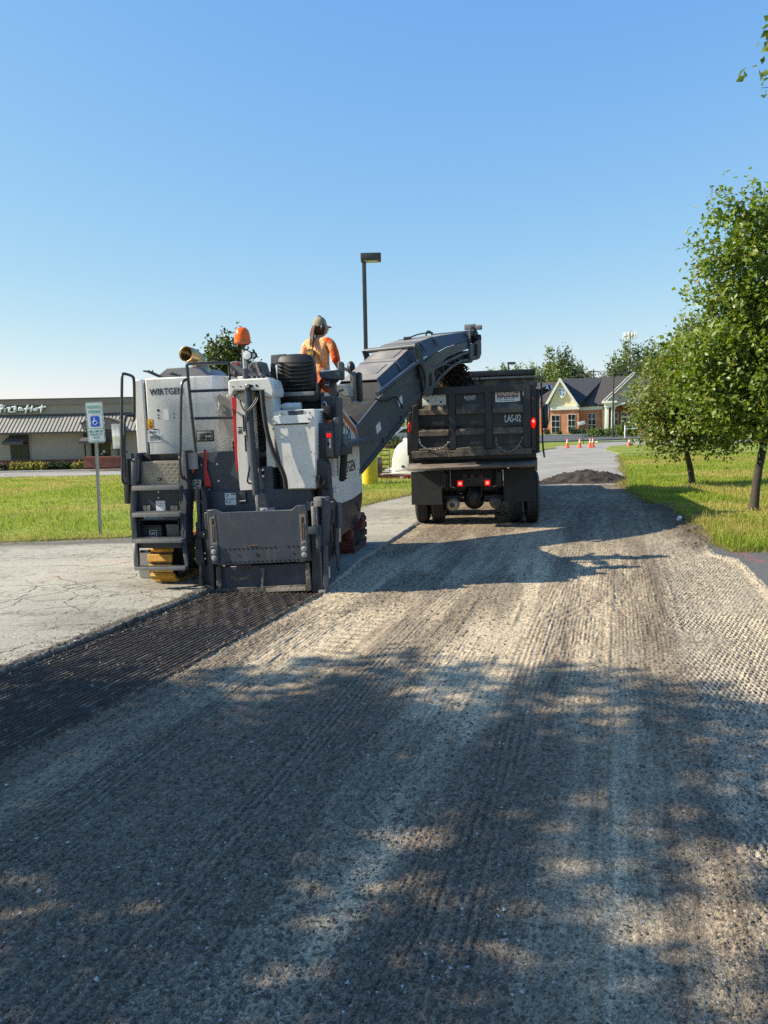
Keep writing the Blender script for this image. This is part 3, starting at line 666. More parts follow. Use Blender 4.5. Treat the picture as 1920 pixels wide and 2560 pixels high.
far_road = [(3.6, 22.6), (7.2, 22.2), (8.9, 27.4), (10.9, 34.07), (12.75, 40.6), (13.6, 45), (15.3, 50.9), (17.0, 52.5), (19.5, 53.1), (30, 53.5), (70, 54), (70, 62.5), (30, 62.5), (18.5, 61.5), (12.0, 53.0), (10.1, 48.2), (7.3, 39.6), (4.5, 31.0), (3.2, 27.0)]
sheet('far_road', far_road, asphalt_far, 0.012, 2.0, skirt=0.1)
sheet('path', [(11.9, 38.2), (30, 36.9), (60, 35.4), (60, 37.3), (30, 38.8), (12.6, 40.1)], concrete, 0.02, 2.5, skirt=0.05)
sheet('restaurant_parking_lot', [(-80, 45), (-20, 46.3), (-6, 48.3), (-6, 60.5), (-80, 60.5)], asphalt_far, -0.02, 2.5, skirt=0.05)
sheet('bank_drive', [(8, 70), (14, 69), (30, 78), (36, 96), (60, 110), (60, 114), (34, 106), (18, 100), (4, 90)], asphalt_dark, 0.0, 3.0, skirt=0.05)
def kerb(pts, z, w=0.16, hgt=0.13, name='kerb', mat=concrete):
    b = MB()
    for (x0, y0), (x1, y1) in zip(pts, pts[1:]):
        m = max(1, int(math.hypot(x1 - x0, y1 - y0) / 3)); Q = [(x0 + (x1 - x0) * k / m, y0 + (y1 - y0) * k / m) for k in range(m + 1)]
        for (u0, v0), (u1, v1) in zip(Q, Q[1:]): b.bar(Vector((u0, v0, float(terrain_z(u0, v0)) + z + hgt / 2)), Vector((u1, v1, float(terrain_z(u1, v1)) + z + hgt / 2)), w, hgt)
    o = b.build(name, mat); o['kind'] = 'structure'; return o
kerb([(-80, 60.3), (-40, 60.3), (-6, 60.3)], -0.02, 0.3, 0.14)
kerb([(17.5, 62.4), (24, 64.0), (33, 65)], 0.0, 0.25, 0.12)
kerb([(4, 90.5), (18, 100.5), (34, 106.5), (60, 114.5)], 0.0, 0.3, 0.14)
b = MB()
for x in np.arange(-60, -14, 9.0): b.box((x, 53.0, float(terrain_z(x, 53)) - 0.012), (x + 6.5, 53.25, float(terrain_z(x, 53)) - 0.004))
o = b.build('road_markings', line_white); o['kind'] = 'structure'

# ------------------------------------------------------------------ trees
def leaf_material(name, gloss=0.38, trans=0.32):
    m, n, l, b = nodes_of(name)
    at = n.new('ShaderNodeAttribute'); at.attribute_name = 'Col'
    l.new(at.outputs['Color'], b.inputs['Base Color']); b.inputs['Roughness'].default_value = gloss; b.inputs['Specular IOR Level'].default_value = 0.5
    hs = n.new('ShaderNodeHueSaturation'); hs.inputs['Saturation'].default_value = 1.15; hs.inputs['Value'].default_value = 1.6; l.new(at.outputs['Color'], hs.inputs['Color'])
    tr = n.new('ShaderNodeBsdfTranslucent'); l.new(hs.outputs[0], tr.inputs['Color'])
    mx = n.new('ShaderNodeMixShader'); mx.inputs[0].default_value = trans
    l.new(b.outputs[0], mx.inputs[1]); l.new(tr.outputs[0], mx.inputs[2]); l.new(mx.outputs[0], n['Material Output'].inputs['Surface'])
    return m
m_leaf, m_leaf_far = leaf_material('glossy_leaf', 0.42, 0.36), leaf_material('far_leaf', 0.6, 0.25)
def crown_mesh(name, ells, ncl, per, lsz, seed, c0, c1, mat, parent, spread=0.28, shell=0.45, up=0.4, dry=0.0):
    r = np.random.default_rng(seed)
    E = np.array(ells, float); vol = E[:, 3] * E[:, 4] * E[:, 5]; pick = r.choice(len(E), ncl, p=vol / vol.sum())
    d = r.normal(size=(ncl, 3)); d /= np.linalg.norm(d, axis=1)[:, None]
    rad = r.random(ncl) ** shell
    lump = 0.78 + 0.42 * (fbm(d[:, 0] * 2.2 + E[pick, 0] * 3 + seed, d[:, 2] * 2.2 + d[:, 1] * 1.7, seed, 3))
    C = E[pick, :3] + d * E[pick, 3:] * (rad * lump)[:, None]
    n = ncl * per; k = np.repeat(np.arange(ncl), per)
    tw = d * 0.8 + r.normal(size=(ncl, 3)) * 0.5 + np.array([0, 0, up]); tw /= np.linalg.norm(tw, axis=1)[:, None]
    t = r.random(n) - 0.35
    L = spread * (0.6 + 0.9 * r.random(ncl))
    pos = C[k] + tw[k] * (t * L[k])[:, None] * 2.0 + r.normal(size=(n, 3)) * spread * 0.30
    ld = tw[k] * 0.35 + r.normal(size=(n, 3)) * 0.75 + np.array([0, 0, -0.25]); ld /= np.linalg.norm(ld, axis=1)[:, None]
    nn = r.normal(size=(n, 3)) * 0.55 + np.array([-0.25, -0.1, 0.75]); sd = np.cross(ld, nn); sd /= np.linalg.norm(sd, axis=1)[:, None] + 1e-9
    nn = np.cross(sd, ld)
    sz = lsz * (0.6 + 0.75 * r.random(n))[:, None]
    V = np.stack([pos, pos + ld * sz * .5 + sd * sz * .34 + nn * sz * .10, pos + ld * sz - nn * sz * .08, pos + ld * sz * .5 - sd * sz * .34 + nn * sz * .10], 1).reshape(-1, 3)
    i = 4 * np.arange(n); F = np.concatenate([np.stack([i, i + 1, i + 2], 1), np.stack([i, i + 2, i + 3], 1)])
    cl = r.random(ncl)[k][:, None] * 0.6 + r.random((n, 1)) * 0.4
    c = np.array(c0) + (np.array(c1) - np.array(c0)) * cl
    if dry: 
        dm = (r.random(n) < dry)[:, None]; c = np.where(dm, np.array([.20, .17, .05]) * (0.6 + .7 * r.random((n, 1))), c)
    np_mesh(name, V, F, mat, np.repeat(c, 4, 0), False, None, parent)
    return C
def tree(name, loc, ells, trunk_h, trunk_r, ncl, per, lsz, seed, label, cat='tree', group=None, c0=(.07, .13, .016), c1=(.24, .29, .045), mat=None, lean=(0, 0), spread=0.28, shell=0.45, limbs=22, dry=0.0, nside=9, limb_r=0.5, up=0.4):
    rt = empty(name, Vector(loc), label, cat, group)
    C = crown_mesh('crown', ells, ncl, per, lsz, seed, c0, c1, mat or m_leaf, rt, spread, shell, up, dry)
    r = random.Random(seed); b = MB()
    fork = Vector((lean[0] * trunk_h, lean[1] * trunk_h, trunk_h))
    top = Vector((sum(e[0] for e in ells) / len(ells), sum(e[1] for e in ells) / len(ells), max(e[2] + e[5] * .55 for e in ells)))
    b.tube([(0, 0, -0.1), (lean[0] * .15 * trunk_h + .01, 0, trunk_h * .06), fork * .5 + Vector((r.uniform(-.05, .05) * trunk_r * 8, 0, 0)), fork], [trunk_r * 1.55, trunk_r * 1.08, trunk_r * .92, trunk_r * .85], nside, smooth_iter=1)
    b.tube([fork * .98, fork.lerp(top, .3) + Vector((r.uniform(-.1, .1), r.uniform(-.1, .1), 0)), fork.lerp(top, .65) + Vector((r.uniform(-.15, .15), r.uniform(-.15, .15), 0)), top], [trunk_r * .8, trunk_r * .55, trunk_r * .35, trunk_r * .08], max(5, nside - 2), smooth_iter=1)
    idx = list(range(len(C))); r.shuffle(idx)
    for j in idx[:limbs]:
        e = Vector(C[j]); hgt = fork.z + (max(e.z, fork.z) - fork.z) * r.uniform(0.1, 0.55)
        st = fork.lerp(top, min(1, (hgt - fork.z) / max(.1, top.z - fork.z))) * 0.99
        mid = st.lerp(e, 0.5) + Vector((0, 0, -0.12 * (e - st).length * r.uniform(-0.3, 1)))
        q = trunk_r * limb_r * r.uniform(.5, 1.0)
        b.tube([st, mid, e], [q, q * .55, q * .12], 5, smooth_iter=1)
    b.build('trunk', bark, rt, 50)
    return rt
# two ornamental trees on the right-hand lawn and a third nearer one that only reaches a twig into view
gA, gB = ground(1880, 1276, .06), ground(1732, 1213, .06)
tree('ornamental_tree', (gA.x, gA.y, .05), [(0.3, 0, 2.9, 1.4, 1.4, 1.25), (-.6, -.3, 2.25, 1.2, 1.1, .8), (.2, -.4, 1.85, 1.2, 1.0, .55), (-1.2, -.2, 2.9, .7, .7, .5), (1.1, .2, 3.0, 1.2, 1.2, 1.1), (-.75, -.2, 3.3, .95, .9, .55), (-.7, .1, 4.25, .85, .7, .45), (.3, .2, 4.2, 1.3, 1.2, .9), (1.3, 0, 4.7, 1.1, 1.0, .9), (-.5, -.1, 5.0, .95, .8, .55), (.35, .1, 5.5, .95, .8, .6), (-.4, 0, 5.85, .7, .6, .45), (-.75, 0, 6.1, .16, .14, .32), (1.2, .1, 5.9, .9, .8, .6)], 1.35, 0.085, 2500, 14, 0.108, 21, 'tall ornamental tree with dark leaning trunk and glossy leaves, nearest on the right lawn', group='ornamental trees on the right lawn', lean=(.14, 0), limbs=60, dry=.04, shell=.72, spread=.24)
tree('ornamental_tree', (gB.x, gB.y, .05), [(-.6, 0, 2.4, 1.2, 1.2, .95), (.6, .1, 2.3, 1.2, 1.2, 1.05), (-.85, -.2, 1.45, .9, .9, .6), (1.0, .1, 1.5, .9, .9, .6), (-1.35, 0, 2.0, .5, .6, .4), (-.1, 0, 3.2, 1.05, 1.0, .85), (-.7, 0, 3.15, .7, .7, .55), (.7, .1, 3.3, .9, .9, .75), (.2, 0, 4.1, .75, .75, .6), (-.2, .1, 4.35, .35, .35, .4), (.2, -.3, 1.35, .9, .8, .45)], 0.95, 0.085, 2700, 12, 0.094, 22, 'low rounded ornamental tree standing behind the taller one, branches close to the grass', group='ornamental trees on the right lawn', lean=(-.22, 0), limbs=70, shell=.62, spread=.25, dry=.10, c0=(.08, .125, .018), c1=(.25, .28, .06))
tree('ornamental_tree', (7.0, 8.0, .05), [(-0.3, .0, 5.0, 1.4, 1.5, 1.3), (.5, 0, 3.6, 1.6, 1.6, 1.4)], 1.6, 0.11, 900, 13, 0.10, 29, 'tree beyond the right edge beside the driveway', group='ornamental trees on the right lawn', limbs=40)
sprig = empty('overhanging_twig', Vector((5.13, 8.0, 5.3)), 'leafy twig reaching into the top right corner against the sky', 'twig')
crown_mesh('leaves', [(-1.08, 0, .25, .26, .2, .30), (-.75, 0, .05, .3, .2, .3), (-1.25, 0, -.05, .12, .1, .12)], 26, 9, .095, 77, (.05, .095, .012), (.17, .22, .035), m_leaf, sprig, .12, .6)
b = MB(); b.tube([(.9, 0, -.5), (.2, 0, -.2), (-.6, 0, .08), (-1.2, 0, .35)], [.022, .016, .010, .003], 6, True, 2); b.tube([(-.6, 0, .08), (-1.0, .02, -.05), (-1.3, 0, -.08)], [.007, .005, .002], 5, True, 1); b.build('stem', bark, sprig)
# trees left of the picture, whose shade falls across the foreground
for i, (x, y, zc, rr, rz, sd) in enumerate([(-8.2, 3.85, 5.0, 2.1, 2.6, 31), (-11.3, 3.0, 5.6, 2.5, 3.0, 32), (-6.6, 0.9, 4.1, 1.75, 2.0, 33), (-13.6, 4.2, 6.0, 1.75, 2.6, 34)]):
    tree('shade_tree', (x, y, 0), [(0, 0, zc, rr, rr, rz), (.3, .2, zc + .9, rr * .75, rr * .7, rz * .7)], 1.8, 0.13, (470, 360, 330, 190)[i], 22, 0.13, sd, ['shade tree beyond the left edge, second nearest the road', 'tall shade tree beyond the left edge, behind the second nearest', 'smallest shade tree beyond the left edge, closest to the road', 'shade tree beyond the left edge, farthest from the road'][i], group='shade trees beyond the left edge', limbs=40, spread=.19)
# the small tree between milling machine and restaurant
p = atY(566, 1062, 30)
tree('round_tree', (p.x, 30, float(terrain_z(p.x, 30))), [(0, 0, 4.15, 1.15, 1.1, 1.15), (.35, 0, 5.05, .55, .5, .55), (.9, 0, 3.6, .9, .8, .8)], 2.2, 0.09, 520, 10, 0.16, 41, 'small round tree rising behind the milling machine and its orange beacon', limbs=30, spread=.22, c0=(.035, .055, .014), c1=(.11, .13, .04))
# woods behind the bank
def far_tree(px, py_top, Y, wpx, seed, label, cone=False, cols=((.035, .062, .016), (.095, .135, .03)), base_px=None, group='trees on the skyline behind the brick building', n=440):
    top = atY(px, py_top, Y); zb = float(terrain_z(top.x, Y)); Hh = top.z - zb; w = wpx * Y / FOC / 2
    if cone: el = [(0, 0, Hh * .30, w, w, Hh * .28), (0, 0, Hh * .52, w * .72, w * .72, Hh * .24), (0, 0, Hh * .74, w * .45, w * .45, Hh * .22), (0, 0, Hh * .90, w * .2, w * .2, Hh * .12)]
    else: el = [(0, 0, Hh * .42, w, w, Hh * .34), (w * .2, 0, Hh * .66, w * .75, w * .7, Hh * .24), (-w * .2, 0, Hh * .80, w * .45, w * .45, Hh * .2)]
    tree('forest_tree', (top.x, Y, zb), el, Hh * .18, .2, n, 11, Hh * .026 + .08, seed, label, group=group, c0=cols[0], c1=cols[1], mat=m_leaf_far, limbs=14, spread=Hh * .045 + .1, nside=6)
FT = 'broad leafy tree on the skyline behind the brick building'
dk, lt, md = ((.045, .075, .030), (.10, .14, .05)), ((.10, .14, .035), (.22, .26, .07)), ((.07, .105, .03), (.16, .20, .055))  # leaf colours lightened a little to stand in for distance haze
far_tree(1232, 912, 150, 40, 51, 'small pale tree peeping over the dump truck bed at its left', cols=lt)
far_tree(1262, 910, 150, 36, 52, 'small tree over the truck bed beside the distant lamp', cols=lt)
far_tree(1294, 905, 150, 44, 53, 'small bright tree over the right end of the truck bed', cols=lt)
far_tree(1335, 905, 165, 44, 54, 'low tree between the truck bed and the tall wood', cols=lt)
far_tree(1374, 862, 170, 54, 55, 'tall pale pointed tree at the left of the wood behind the gable', True, cols=lt)
far_tree(1411, 862, 172, 66, 56, 'tall dark tree at the crest of the wood behind the gable', cols=dk)
far_tree(1430, 895, 168, 70, 57, 'dark rounded tree on the right flank of the wood behind the gable', cols=dk)
far_tree(1350, 915, 160, 60, 58, 'mid green tree low at the left foot of the wood', cols=md)
far_tree(1395, 905, 158, 70, 59, 'bright leafy tree in front of the wood behind the gable', cols=lt)
far_tree(1452, 902, 190, 44, 60, 'thin hazy tree where the wood slopes down to the wires', cols=md)
far_tree(1475, 925, 200, 40, 61, 'lowest tree in the dip of the skyline', cols=md)
far_tree(1512, 925, 175, 50, 62, 'low tree right of the dip behind the wires', cols=md)
far_tree(1564, 845, 175, 60, 63, 'tall pointed pale tree just left of the cell tower', True, cols=lt)
far_tree(1540, 880, 172, 64, 64, 'bushy tree left of and below the cell tower', cols=md)
far_tree(1598, 858, 185, 60, 65, 'dark tree to the right of the cell tower', cols=dk)
far_tree(1630, 845, 150, 64, 66, 'spreading tree above the low ornamental tree', cols=md)
far_tree(1690, 850, 170, 90, 67, 'forest tree hidden in part by the ornamental trees', cols=md)
far_tree(1770, 850, 170, 90, 68, 'forest tree seen through gaps in the ornamental trees', cols=lt)
for i, (px, pt, Y, w) in enumerate([(1000, 1008, 190, 60), (970, 1016, 200, 60), (1040, 1000, 185, 70), (930, 1020, 210, 60)]):
    far_tree(px, pt, Y, w, 70 + i, ['distant tree between conveyor and truck, beside the truck', 'distant tree between conveyor and truck, in the middle', 'distant tree hidden behind the left edge of the truck', 'distant tree behind the underside of the conveyor'][i], cols=md, group='distant trees beneath the conveyor', n=200)

# ------------------------------------------------------------------ bushes
def bush(x, Y, w, hgt, seed, label, cols, group, n=90, lsz=.12, cat='shrub', z=None, name='shrub', spread=.1, up=.6):
    rt = empty(name, Vector((x, Y, float(terrain_z(x, Y)) if z is None else z)), label, cat, group)
    crown_mesh('foliage', [(0, 0, hgt * .45, w / 2, w / 2, hgt * .5)], n, 12, lsz, seed, cols[0], cols[1], m_leaf_far, rt, spread, .5, up)
    b = MB(); b.tube([(0, 0, -.05), (0, 0, hgt * .5)], [.04, .02], 5); b.build('stem', bark, rt)
    return rt

# ------------------------------------------------------------------ lamp posts
def shoebox_post(loc, hgt, label, side=1, head=(0.62, 0.40, 0.19), base=True):
    rt = empty('lamp_post', Vector(loc), label, 'lamp post', 'shoebox lamp posts')
    z0 = 0.0
    if base:
        b = MB(); b.lathe([(.29, -.15), (.29, .86), (.275, .90), (.05, .905)], n=28); b.build('footing', yellow_conc, rt)
        b = MB(); b.box((-.15, -.15, .905), (.15, .15, .94), .008)
        for sx in (-1, 1):
            for sy in (-1, 1): b.lathe([(.018, .94), (.018, .985)], (sx * .115, sy * .115, 0), n=6)
        b.build('base_plate', galv, rt); z0 = .94
    b = MB(); b.box((-.062, -.062, z0), (.062, .062, hgt), .012); b.build('pole', pole_bronze, rt)
    b = MB(); b.box((.062, -.035, hgt - .14), (.17, .035, hgt - .05), .006); b.build('arm', pole_bronze, rt)
    b = MB(); b.box((-.10, -head[1] / 2, hgt - .19), (-.10 + head[0], head[1] / 2, hgt + .03), .03); o = b.build('lamp_head', pole_bronze, rt)
    b = MB(); b.box((.0, -head[1] * .4, hgt - .205), (head[0] - .2, head[1] * .4, hgt - .192)); b.build('lens', pm('lamp_lens', (.6, .6, .55), .2), o)
    return rt
p = ground(922, 1214); t = atY(914, 640, p.y)
shoebox_post((p.x, p.y, .03), t.z, 'tall dark lamp post on a yellow concrete footing behind the conveyor')
t = atY(1271, 906, 75)
shoebox_post((t.x, 75, -.3), t.z + .3, 'distant lamp post showing its head above the truck bed', head=(.75, .4, .3), base=False)
# dark pole with a curved arm in front of the bank
p1 = atY(1534, 940, 85); zb = float(terrain_z(p1.x, 85))
rt = empty('street_lamp', Vector((p1.x, 85, zb)), 'slim black street lamp with a long arm in front of the brick building', 'street lamp')
b = MB(); b.tube([(0, 0, -.1), (0, 0, p1.z - zb)], [.12, .09], 10); b.build('pole', rail_paint, rt)
b = MB(); b.tube([(0, 0, p1.z - zb - .15), (.5, 0, p1.z - zb + .12), (1.2, 0, p1.z - zb + .36)], [.06, .05, .045], 8, smooth_iter=2); b.build('arm', rail_paint, rt)
b = MB(); b.ell((1.5, 0, p1.z - zb + .34), (.45, .16, .12), 14, 8); b.build('lamp_head', rail_paint, rt)

# ------------------------------------------------------------------ cell tower, utility pole and wires
t = atY(1575, 822, 300); zb = float(terrain_z(t.x, 300))
rt = empty('cell_tower', Vector((t.x, 300, zb)), 'tall grey cell tower with a ring of white antenna panels above the trees', 'cell tower')
b = MB(); b.tube([(0, 0, -.5), (0, 0, t.z - zb - 1)], [.8, .32], 12); b.build('mast', galv, rt)
b = MB()
for k in range(3):
    a = k * 2.094 + .3; p = Vector((math.cos(a), math.sin(a), 0)); q = Vector((-p.y, p.x, 0)); hz = t.z - zb - 2.8
    b.bar(Vector((0, 0, hz)), p * 1.6 + Vector((0, 0, hz)), .15, .15); b.bar(p * 1.6 - q * 1.9 + Vector((0, 0, hz)), p * 1.6 + q * 1.9 + Vector((0, 0, hz)), .15, .2)
b.build('platform', galv, rt)
for k in range(3):
    a = k * 2.094 + .3; p = Vector((math.cos(a), math.sin(a), 0)); q = Vector((-p.y, p.x, 0))
    for j in (-1.8, -.6, .6, 1.8):
        c = p * 1.75 + q * j + Vector((0, 0, t.z - zb - 2.6)); b = MB(); b.box(c - Vector((.17, .17, 1.3)), c + Vector((.17, .17, 1.3)), .05); b.build('antenna_panel', white_clean, rt)
for i, (px, py, Y) in enumerate([(1484, 930, 150)]):
    t = atY(px, py, Y); zb = float(terrain_z(t.x, Y))
    rt = empty('utility_pole', Vector((t.x, Y, zb)), 'weathered utility pole with a crossarm on the skyline, wires running right', 'utility pole')
    b = MB(); b.tube([(0, 0, -.3), (0, 0, t.z - zb + .6)], [.16, .11], 8); b.build('pole', bark, rt)
    b = MB(); b.box((-1.1, -.06, t.z - zb), (1.1, .06, t.z - zb + .16)); b.build('crossarm', bark, rt)
    ends = [(atY(1620, 905, 140), 0), (atY(1640, 925, 142), 1), (atY(1400, 940, 160), 2)]
    for e, k in ends:
        s0 = Vector((t.x + (k - 1) * .9, Y, t.z + .2)); b = MB()
        b.tube([s0.lerp(e, f) - Vector((0, 0, 1.1 * 4 * f * (1 - f) * .5)) for f in [q / 10 for q in range(11)]], .035, 5)
        tag(b.build('power_line', rail_paint), ['upper power line running right from the utility pole', 'lower power line running right from the utility pole', 'power line running left from the utility pole'][k], 'power line')

# ------------------------------------------------------------------ reserved parking sign
g = ground(251, 1337, .05); st = g.y
sf = Frame((g.x, g.y, .04), 0, -0.1); ZS_ = Zone(sf, 0, 960, 340, 1659)
rt = empty('parking_sign', sf.M, 'green and white RESERVED PARKING sign with blue wheelchair symbol on a steel post', 'sign')
c_tl, c_br = ZS_(1067, 245, 0), ZS_(1263, 688, 0)
lean = (c_tl.x + c_br.x) / 2
sw, sh_ = 0.305, 0.305 * (688 - 245) / 190; zc = (c_tl.z + c_br.z) / 2
b = MB(); pts = []
top = Vector((lean - .0, .0, zc + sh_ * .3))
b.prism([(-.03, .0, -.25), (-.012, .018, -.25), (.012, .018, -.25), (.03, .0, -.25), (.03, -.004, -.25), (.012, .014, -.25), (-.012, .014, -.25), (-.03, -.004, -.25)], Vector((top.x, .0, top.z + .25)))
b.build('post', galv, rt)
sgn = Matrix.Translation((lean, -.012, zc)) @ Matrix.Rotation(R(-1.4), 4, 'Y')
def rrect(w, hh, r, y, n=5):
    o = []
    for cx_, cz_, a0 in ((w / 2 - r, hh / 2 - r, 0), (-w / 2 + r, hh / 2 - r, 90), (-w / 2 + r, -hh / 2 + r, 180), (w / 2 - r, -hh / 2 + r, 270)):
        for k in range(n + 1):
            a = R(a0 + 90 * k / n); o.append((cx_ + r * math.cos(a), y, cz_ + r * math.sin(a)))
    return o
sign_green, sign_blue = pm('sign_green', (.02, .33, .22), .4, var=.05), pm('sign_blue', (.01, .11, .60), .4, var=.05)
def splate(name, pts, y, t, mat, par): 
    b = MB(); b.prism([sgn @ Vector((p[0], y, p[2])) for p in pts], sgn.to_3x3() @ Vector((0, t, 0))); return b.build(name, mat, par)
face = splate('sign_face', rrect(sw, sh_, .03, 0), 0, .004, white_clean, rt)
def sgn_frame(w, hh, r, t_, y):
    b = MB(); o, i = rrect(w, hh, r, y), rrect(w - 2 * t_, hh - 2 * t_, r - t_ * .6, y); n = len(o)
    vo = [b.bm.verts.new(sgn @ Vector(p)) for p in o]; vi = [b.bm.verts.new(sgn @ Vector(p)) for p in i]
    for k in range(n): b.bm.faces.new((vo[k], vi[k], vi[(k + 1) % n], vo[(k + 1) % n]))
    return b.build('border', sign_green, face)
sgn_frame(sw - .016, sh_ - .016, .026, .009, -.002)
sR = sgn.to_3x3(); ux, uz = sR @ Vector((1, 0, 0)), sR @ Vector((0, 0, 1))
def stext(s, xc, z, w, hh): text('lettering', s, sgn @ Vector((xc - w / 2, -.003, z)), ux, uz, w, hh, sign_green, face, .001, .012)
k = sh_ / 443.0
stext('RESERVED', 0, sh_ / 2 - 70 * k, .235, 33 * k); stext('PARKING', 0, sh_ / 2 - 122 * k, .215, 33 * k)
zc_s = sh_ / 2 - 212 * k
splate('symbol_field', [(p[0], 0, p[2] + zc_s) for p in rrect(.160, 116 * k, .018, 0)], -.003, .0015, sign_blue, face)
# wheelchair figure: head, trunk and seat, wheel arc
def W2(x, z): return sgn @ Vector((x, -.005, zc_s + z))
b = MB(); b.ell(W2(-.012, .054), (.011, .003, .011), 12, 8)
b.tube([W2(-.012, .040), W2(-.008, .006), W2(.026, .004), W2(.040, -.030), W2(.054, -.026)], .0075, 6)
b.tube([W2(-.010, .022), W2(.020, .020)], .005, 6)
b.tube([W2(-.004 + .036 * math.cos(a), -.020 + .034 * math.sin(a)) for a in [R(115 + q * 14) for q in range(17)]], .006, 6)
b.build('wheelchair_symbol', white_clean, face)
b = MB(); b.prism([sgn @ Vector(p) for p in ((-.14, -.002, sh_ / 2 - 292 * k), (.14, -.002, sh_ / 2 - 292 * k), (.14, -.002, sh_ / 2 - 287 * k), (-.14, -.002, sh_ / 2 - 287 * k))], sR @ Vector((0, .001, 0))); b.build('divider', sign_green, face)
stext('MAXIMUM', 0, sh_ / 2 - 335 * k, .235, 27 * k); stext('PENALTY', 0, sh_ / 2 - 370 * k, .225, 27 * k); stext('$250', 0, sh_ / 2 - 405 * k, .115, 26 * k); stext('G.S. 20-37.6', -.03, sh_ / 2 - 428 * k, .13, 9 * k)

# ------------------------------------------------------------------ traffic cones, pile of millings, tilted sign
cone_w = pm('cone_band', (.75, .74, .72), .4, var=.05)
def cone(loc, label):
    rt = empty('traffic_cone', Vector(loc), label, 'traffic cone', 'orange traffic cones closing the road'); rt.scale = (.9, .9, .9)
    b = MB(); b.box((-.18, -.18, 0), (.18, .18, .035), .01); b.build('base', cone_or, rt)
    b = MB(); b.lathe([(.135, .035), (.095, .26), (.075, .37), (.062, .44), (.055, .48), (.03, .70), (.028, .71)], n=16); b.build('body', cone_or, rt)
    for z0, z1, r0, r1 in ((.385, .475, .0745, .0575), (.53, .59, .0505, .0465)):
        b = MB(); b.lathe([(r0 + .004, z0), (r1 + .004, z1)], n=16, cap=False); b.build('band', cone_w, rt)
for (px, py), lb in zip([(1418, 1120), (1449, 1119), (1475, 1119), (1482, 1118), (1573, 1117)], ['orange cone at the far left of the row, nearest the truck', 'orange cone second from the left, below the tilted sign', 'left one of two overlapping orange cones', 'right one of two overlapping orange cones', 'orange cone beside the low branches of the round tree']):
    g = ground(px, py, .01); cone((g.x, g.y, .015), lb)
def heap(name, loc, rx, ry, hgt, seed, label, mat, n=46, kind=None, shape=None):
    X, Y = np.meshgrid(np.linspace(-1.15, 1.15, n), np.linspace(-1.15, 1.15, n))
    rr = np.sqrt(X ** 2 + Y ** 2) * (0.85 + .3 * fbm(X * 1.5 + seed, Y * 1.5, seed))
    Z = hgt * np.clip(1 - rr, -.1, 1) ** 1.0 * (0.75 + .5 * fbm(X * 2.2, Y * 2.2, seed + 1)) + (fbm(X * 11, Y * 11, seed + 2) - .5) * hgt * .42 * (rr < 1.05) + (vnoise(X * 30, Y * 30, seed + 3) - .5) * hgt * .20
    Z = np.where(rr > 1.02, -.06, Z)
    I = np.arange(n * n).reshape(n, n); F = np.stack([I[:-1, :-1], I[:-1, 1:], I[1:, 1:], I[1:, :-1]], -1).reshape(-1, 4)
    V = np.stack([X * rx, Y * ry, Z], -1).reshape(-1, 3)
    o = np_mesh(name, V, F, mat, np.clip(np.array([.050, .040, .034])[None] * (0.5 + 1.0 * vnoise(V[:, 0] * 12, V[:, 1] * 12, seed + 5))[:, None], .01, .9), True, kind)
    o.location = loc; return tag(o, label, 'rubble heap') if label else o
g = ground(1480, 1208)
heap('millings_pile', (g.x - .05, g.y + .55, .0), 1.5, .95, .42, 91, 'dark pile of asphalt millings dumped across the road ahead of the truck', m_mill)
heap('millings_pile', (g.x - 2.2, g.y + .1, .0), 1.5, .6, .16, 92, 'low dark spread of millings beside the truck, left of the tall pile', m_mill)
p = atY(1453, 1058, 62); zb = float(terrain_z(p.x, 62)); q = atY(1459, 1107, 62)
rt = empty('road_sign', Vector((q.x, 62, zb)), 'small white sign tilted on a dark leaning post behind the cones', 'sign')
b = MB(); b.tube([(0, 0, -.1), (p.x - q.x, 0, p.z - zb)], .03, 8); b.build('post', rail_paint, rt)
b = MB(); b.box((-.30, -.04, -.14), (.30, -.02, .14), .01, Matrix.Translation((p.x - q.x, 0, p.z - zb)) @ Matrix.Rotation(R(-14), 4, 'Y')); b.build('sign_face', white_clean, rt)
p = atY(1563, 1064, 78); zb = float(terrain_z(p.x, 78))
rt = empty('barrier_post', Vector((p.x, 78, zb)), 'white post with a white cross rail beside the tall ornamental grass', 'barrier')
b = MB(); b.box((-.06, -.06, -.1), (.06, .06, p.z - zb), .01); b.build('post', white_clean, rt)
b = MB(); b.box((.06, -.03, .9), (3.2, .03, 1.02), .01); b.build('rail', white_clean, rt)
# curb marker block in the dirt at the rim
g = ground(1695, 1308)
b = MB(); b.lathe([(.055, 0), (.06, .03), (.058, .13), (.03, .155), (.0, .158)], n=14, cap=False); o = b.build('survey_cap', white_clean); o.location = (g.x, g.y, .05); o.scale = (.65, .65, .65); o.rotation_euler = (R(25), R(20), 0)
tag(o, 'pale rounded cap lying in the dirt at the lawn edge', 'cap')

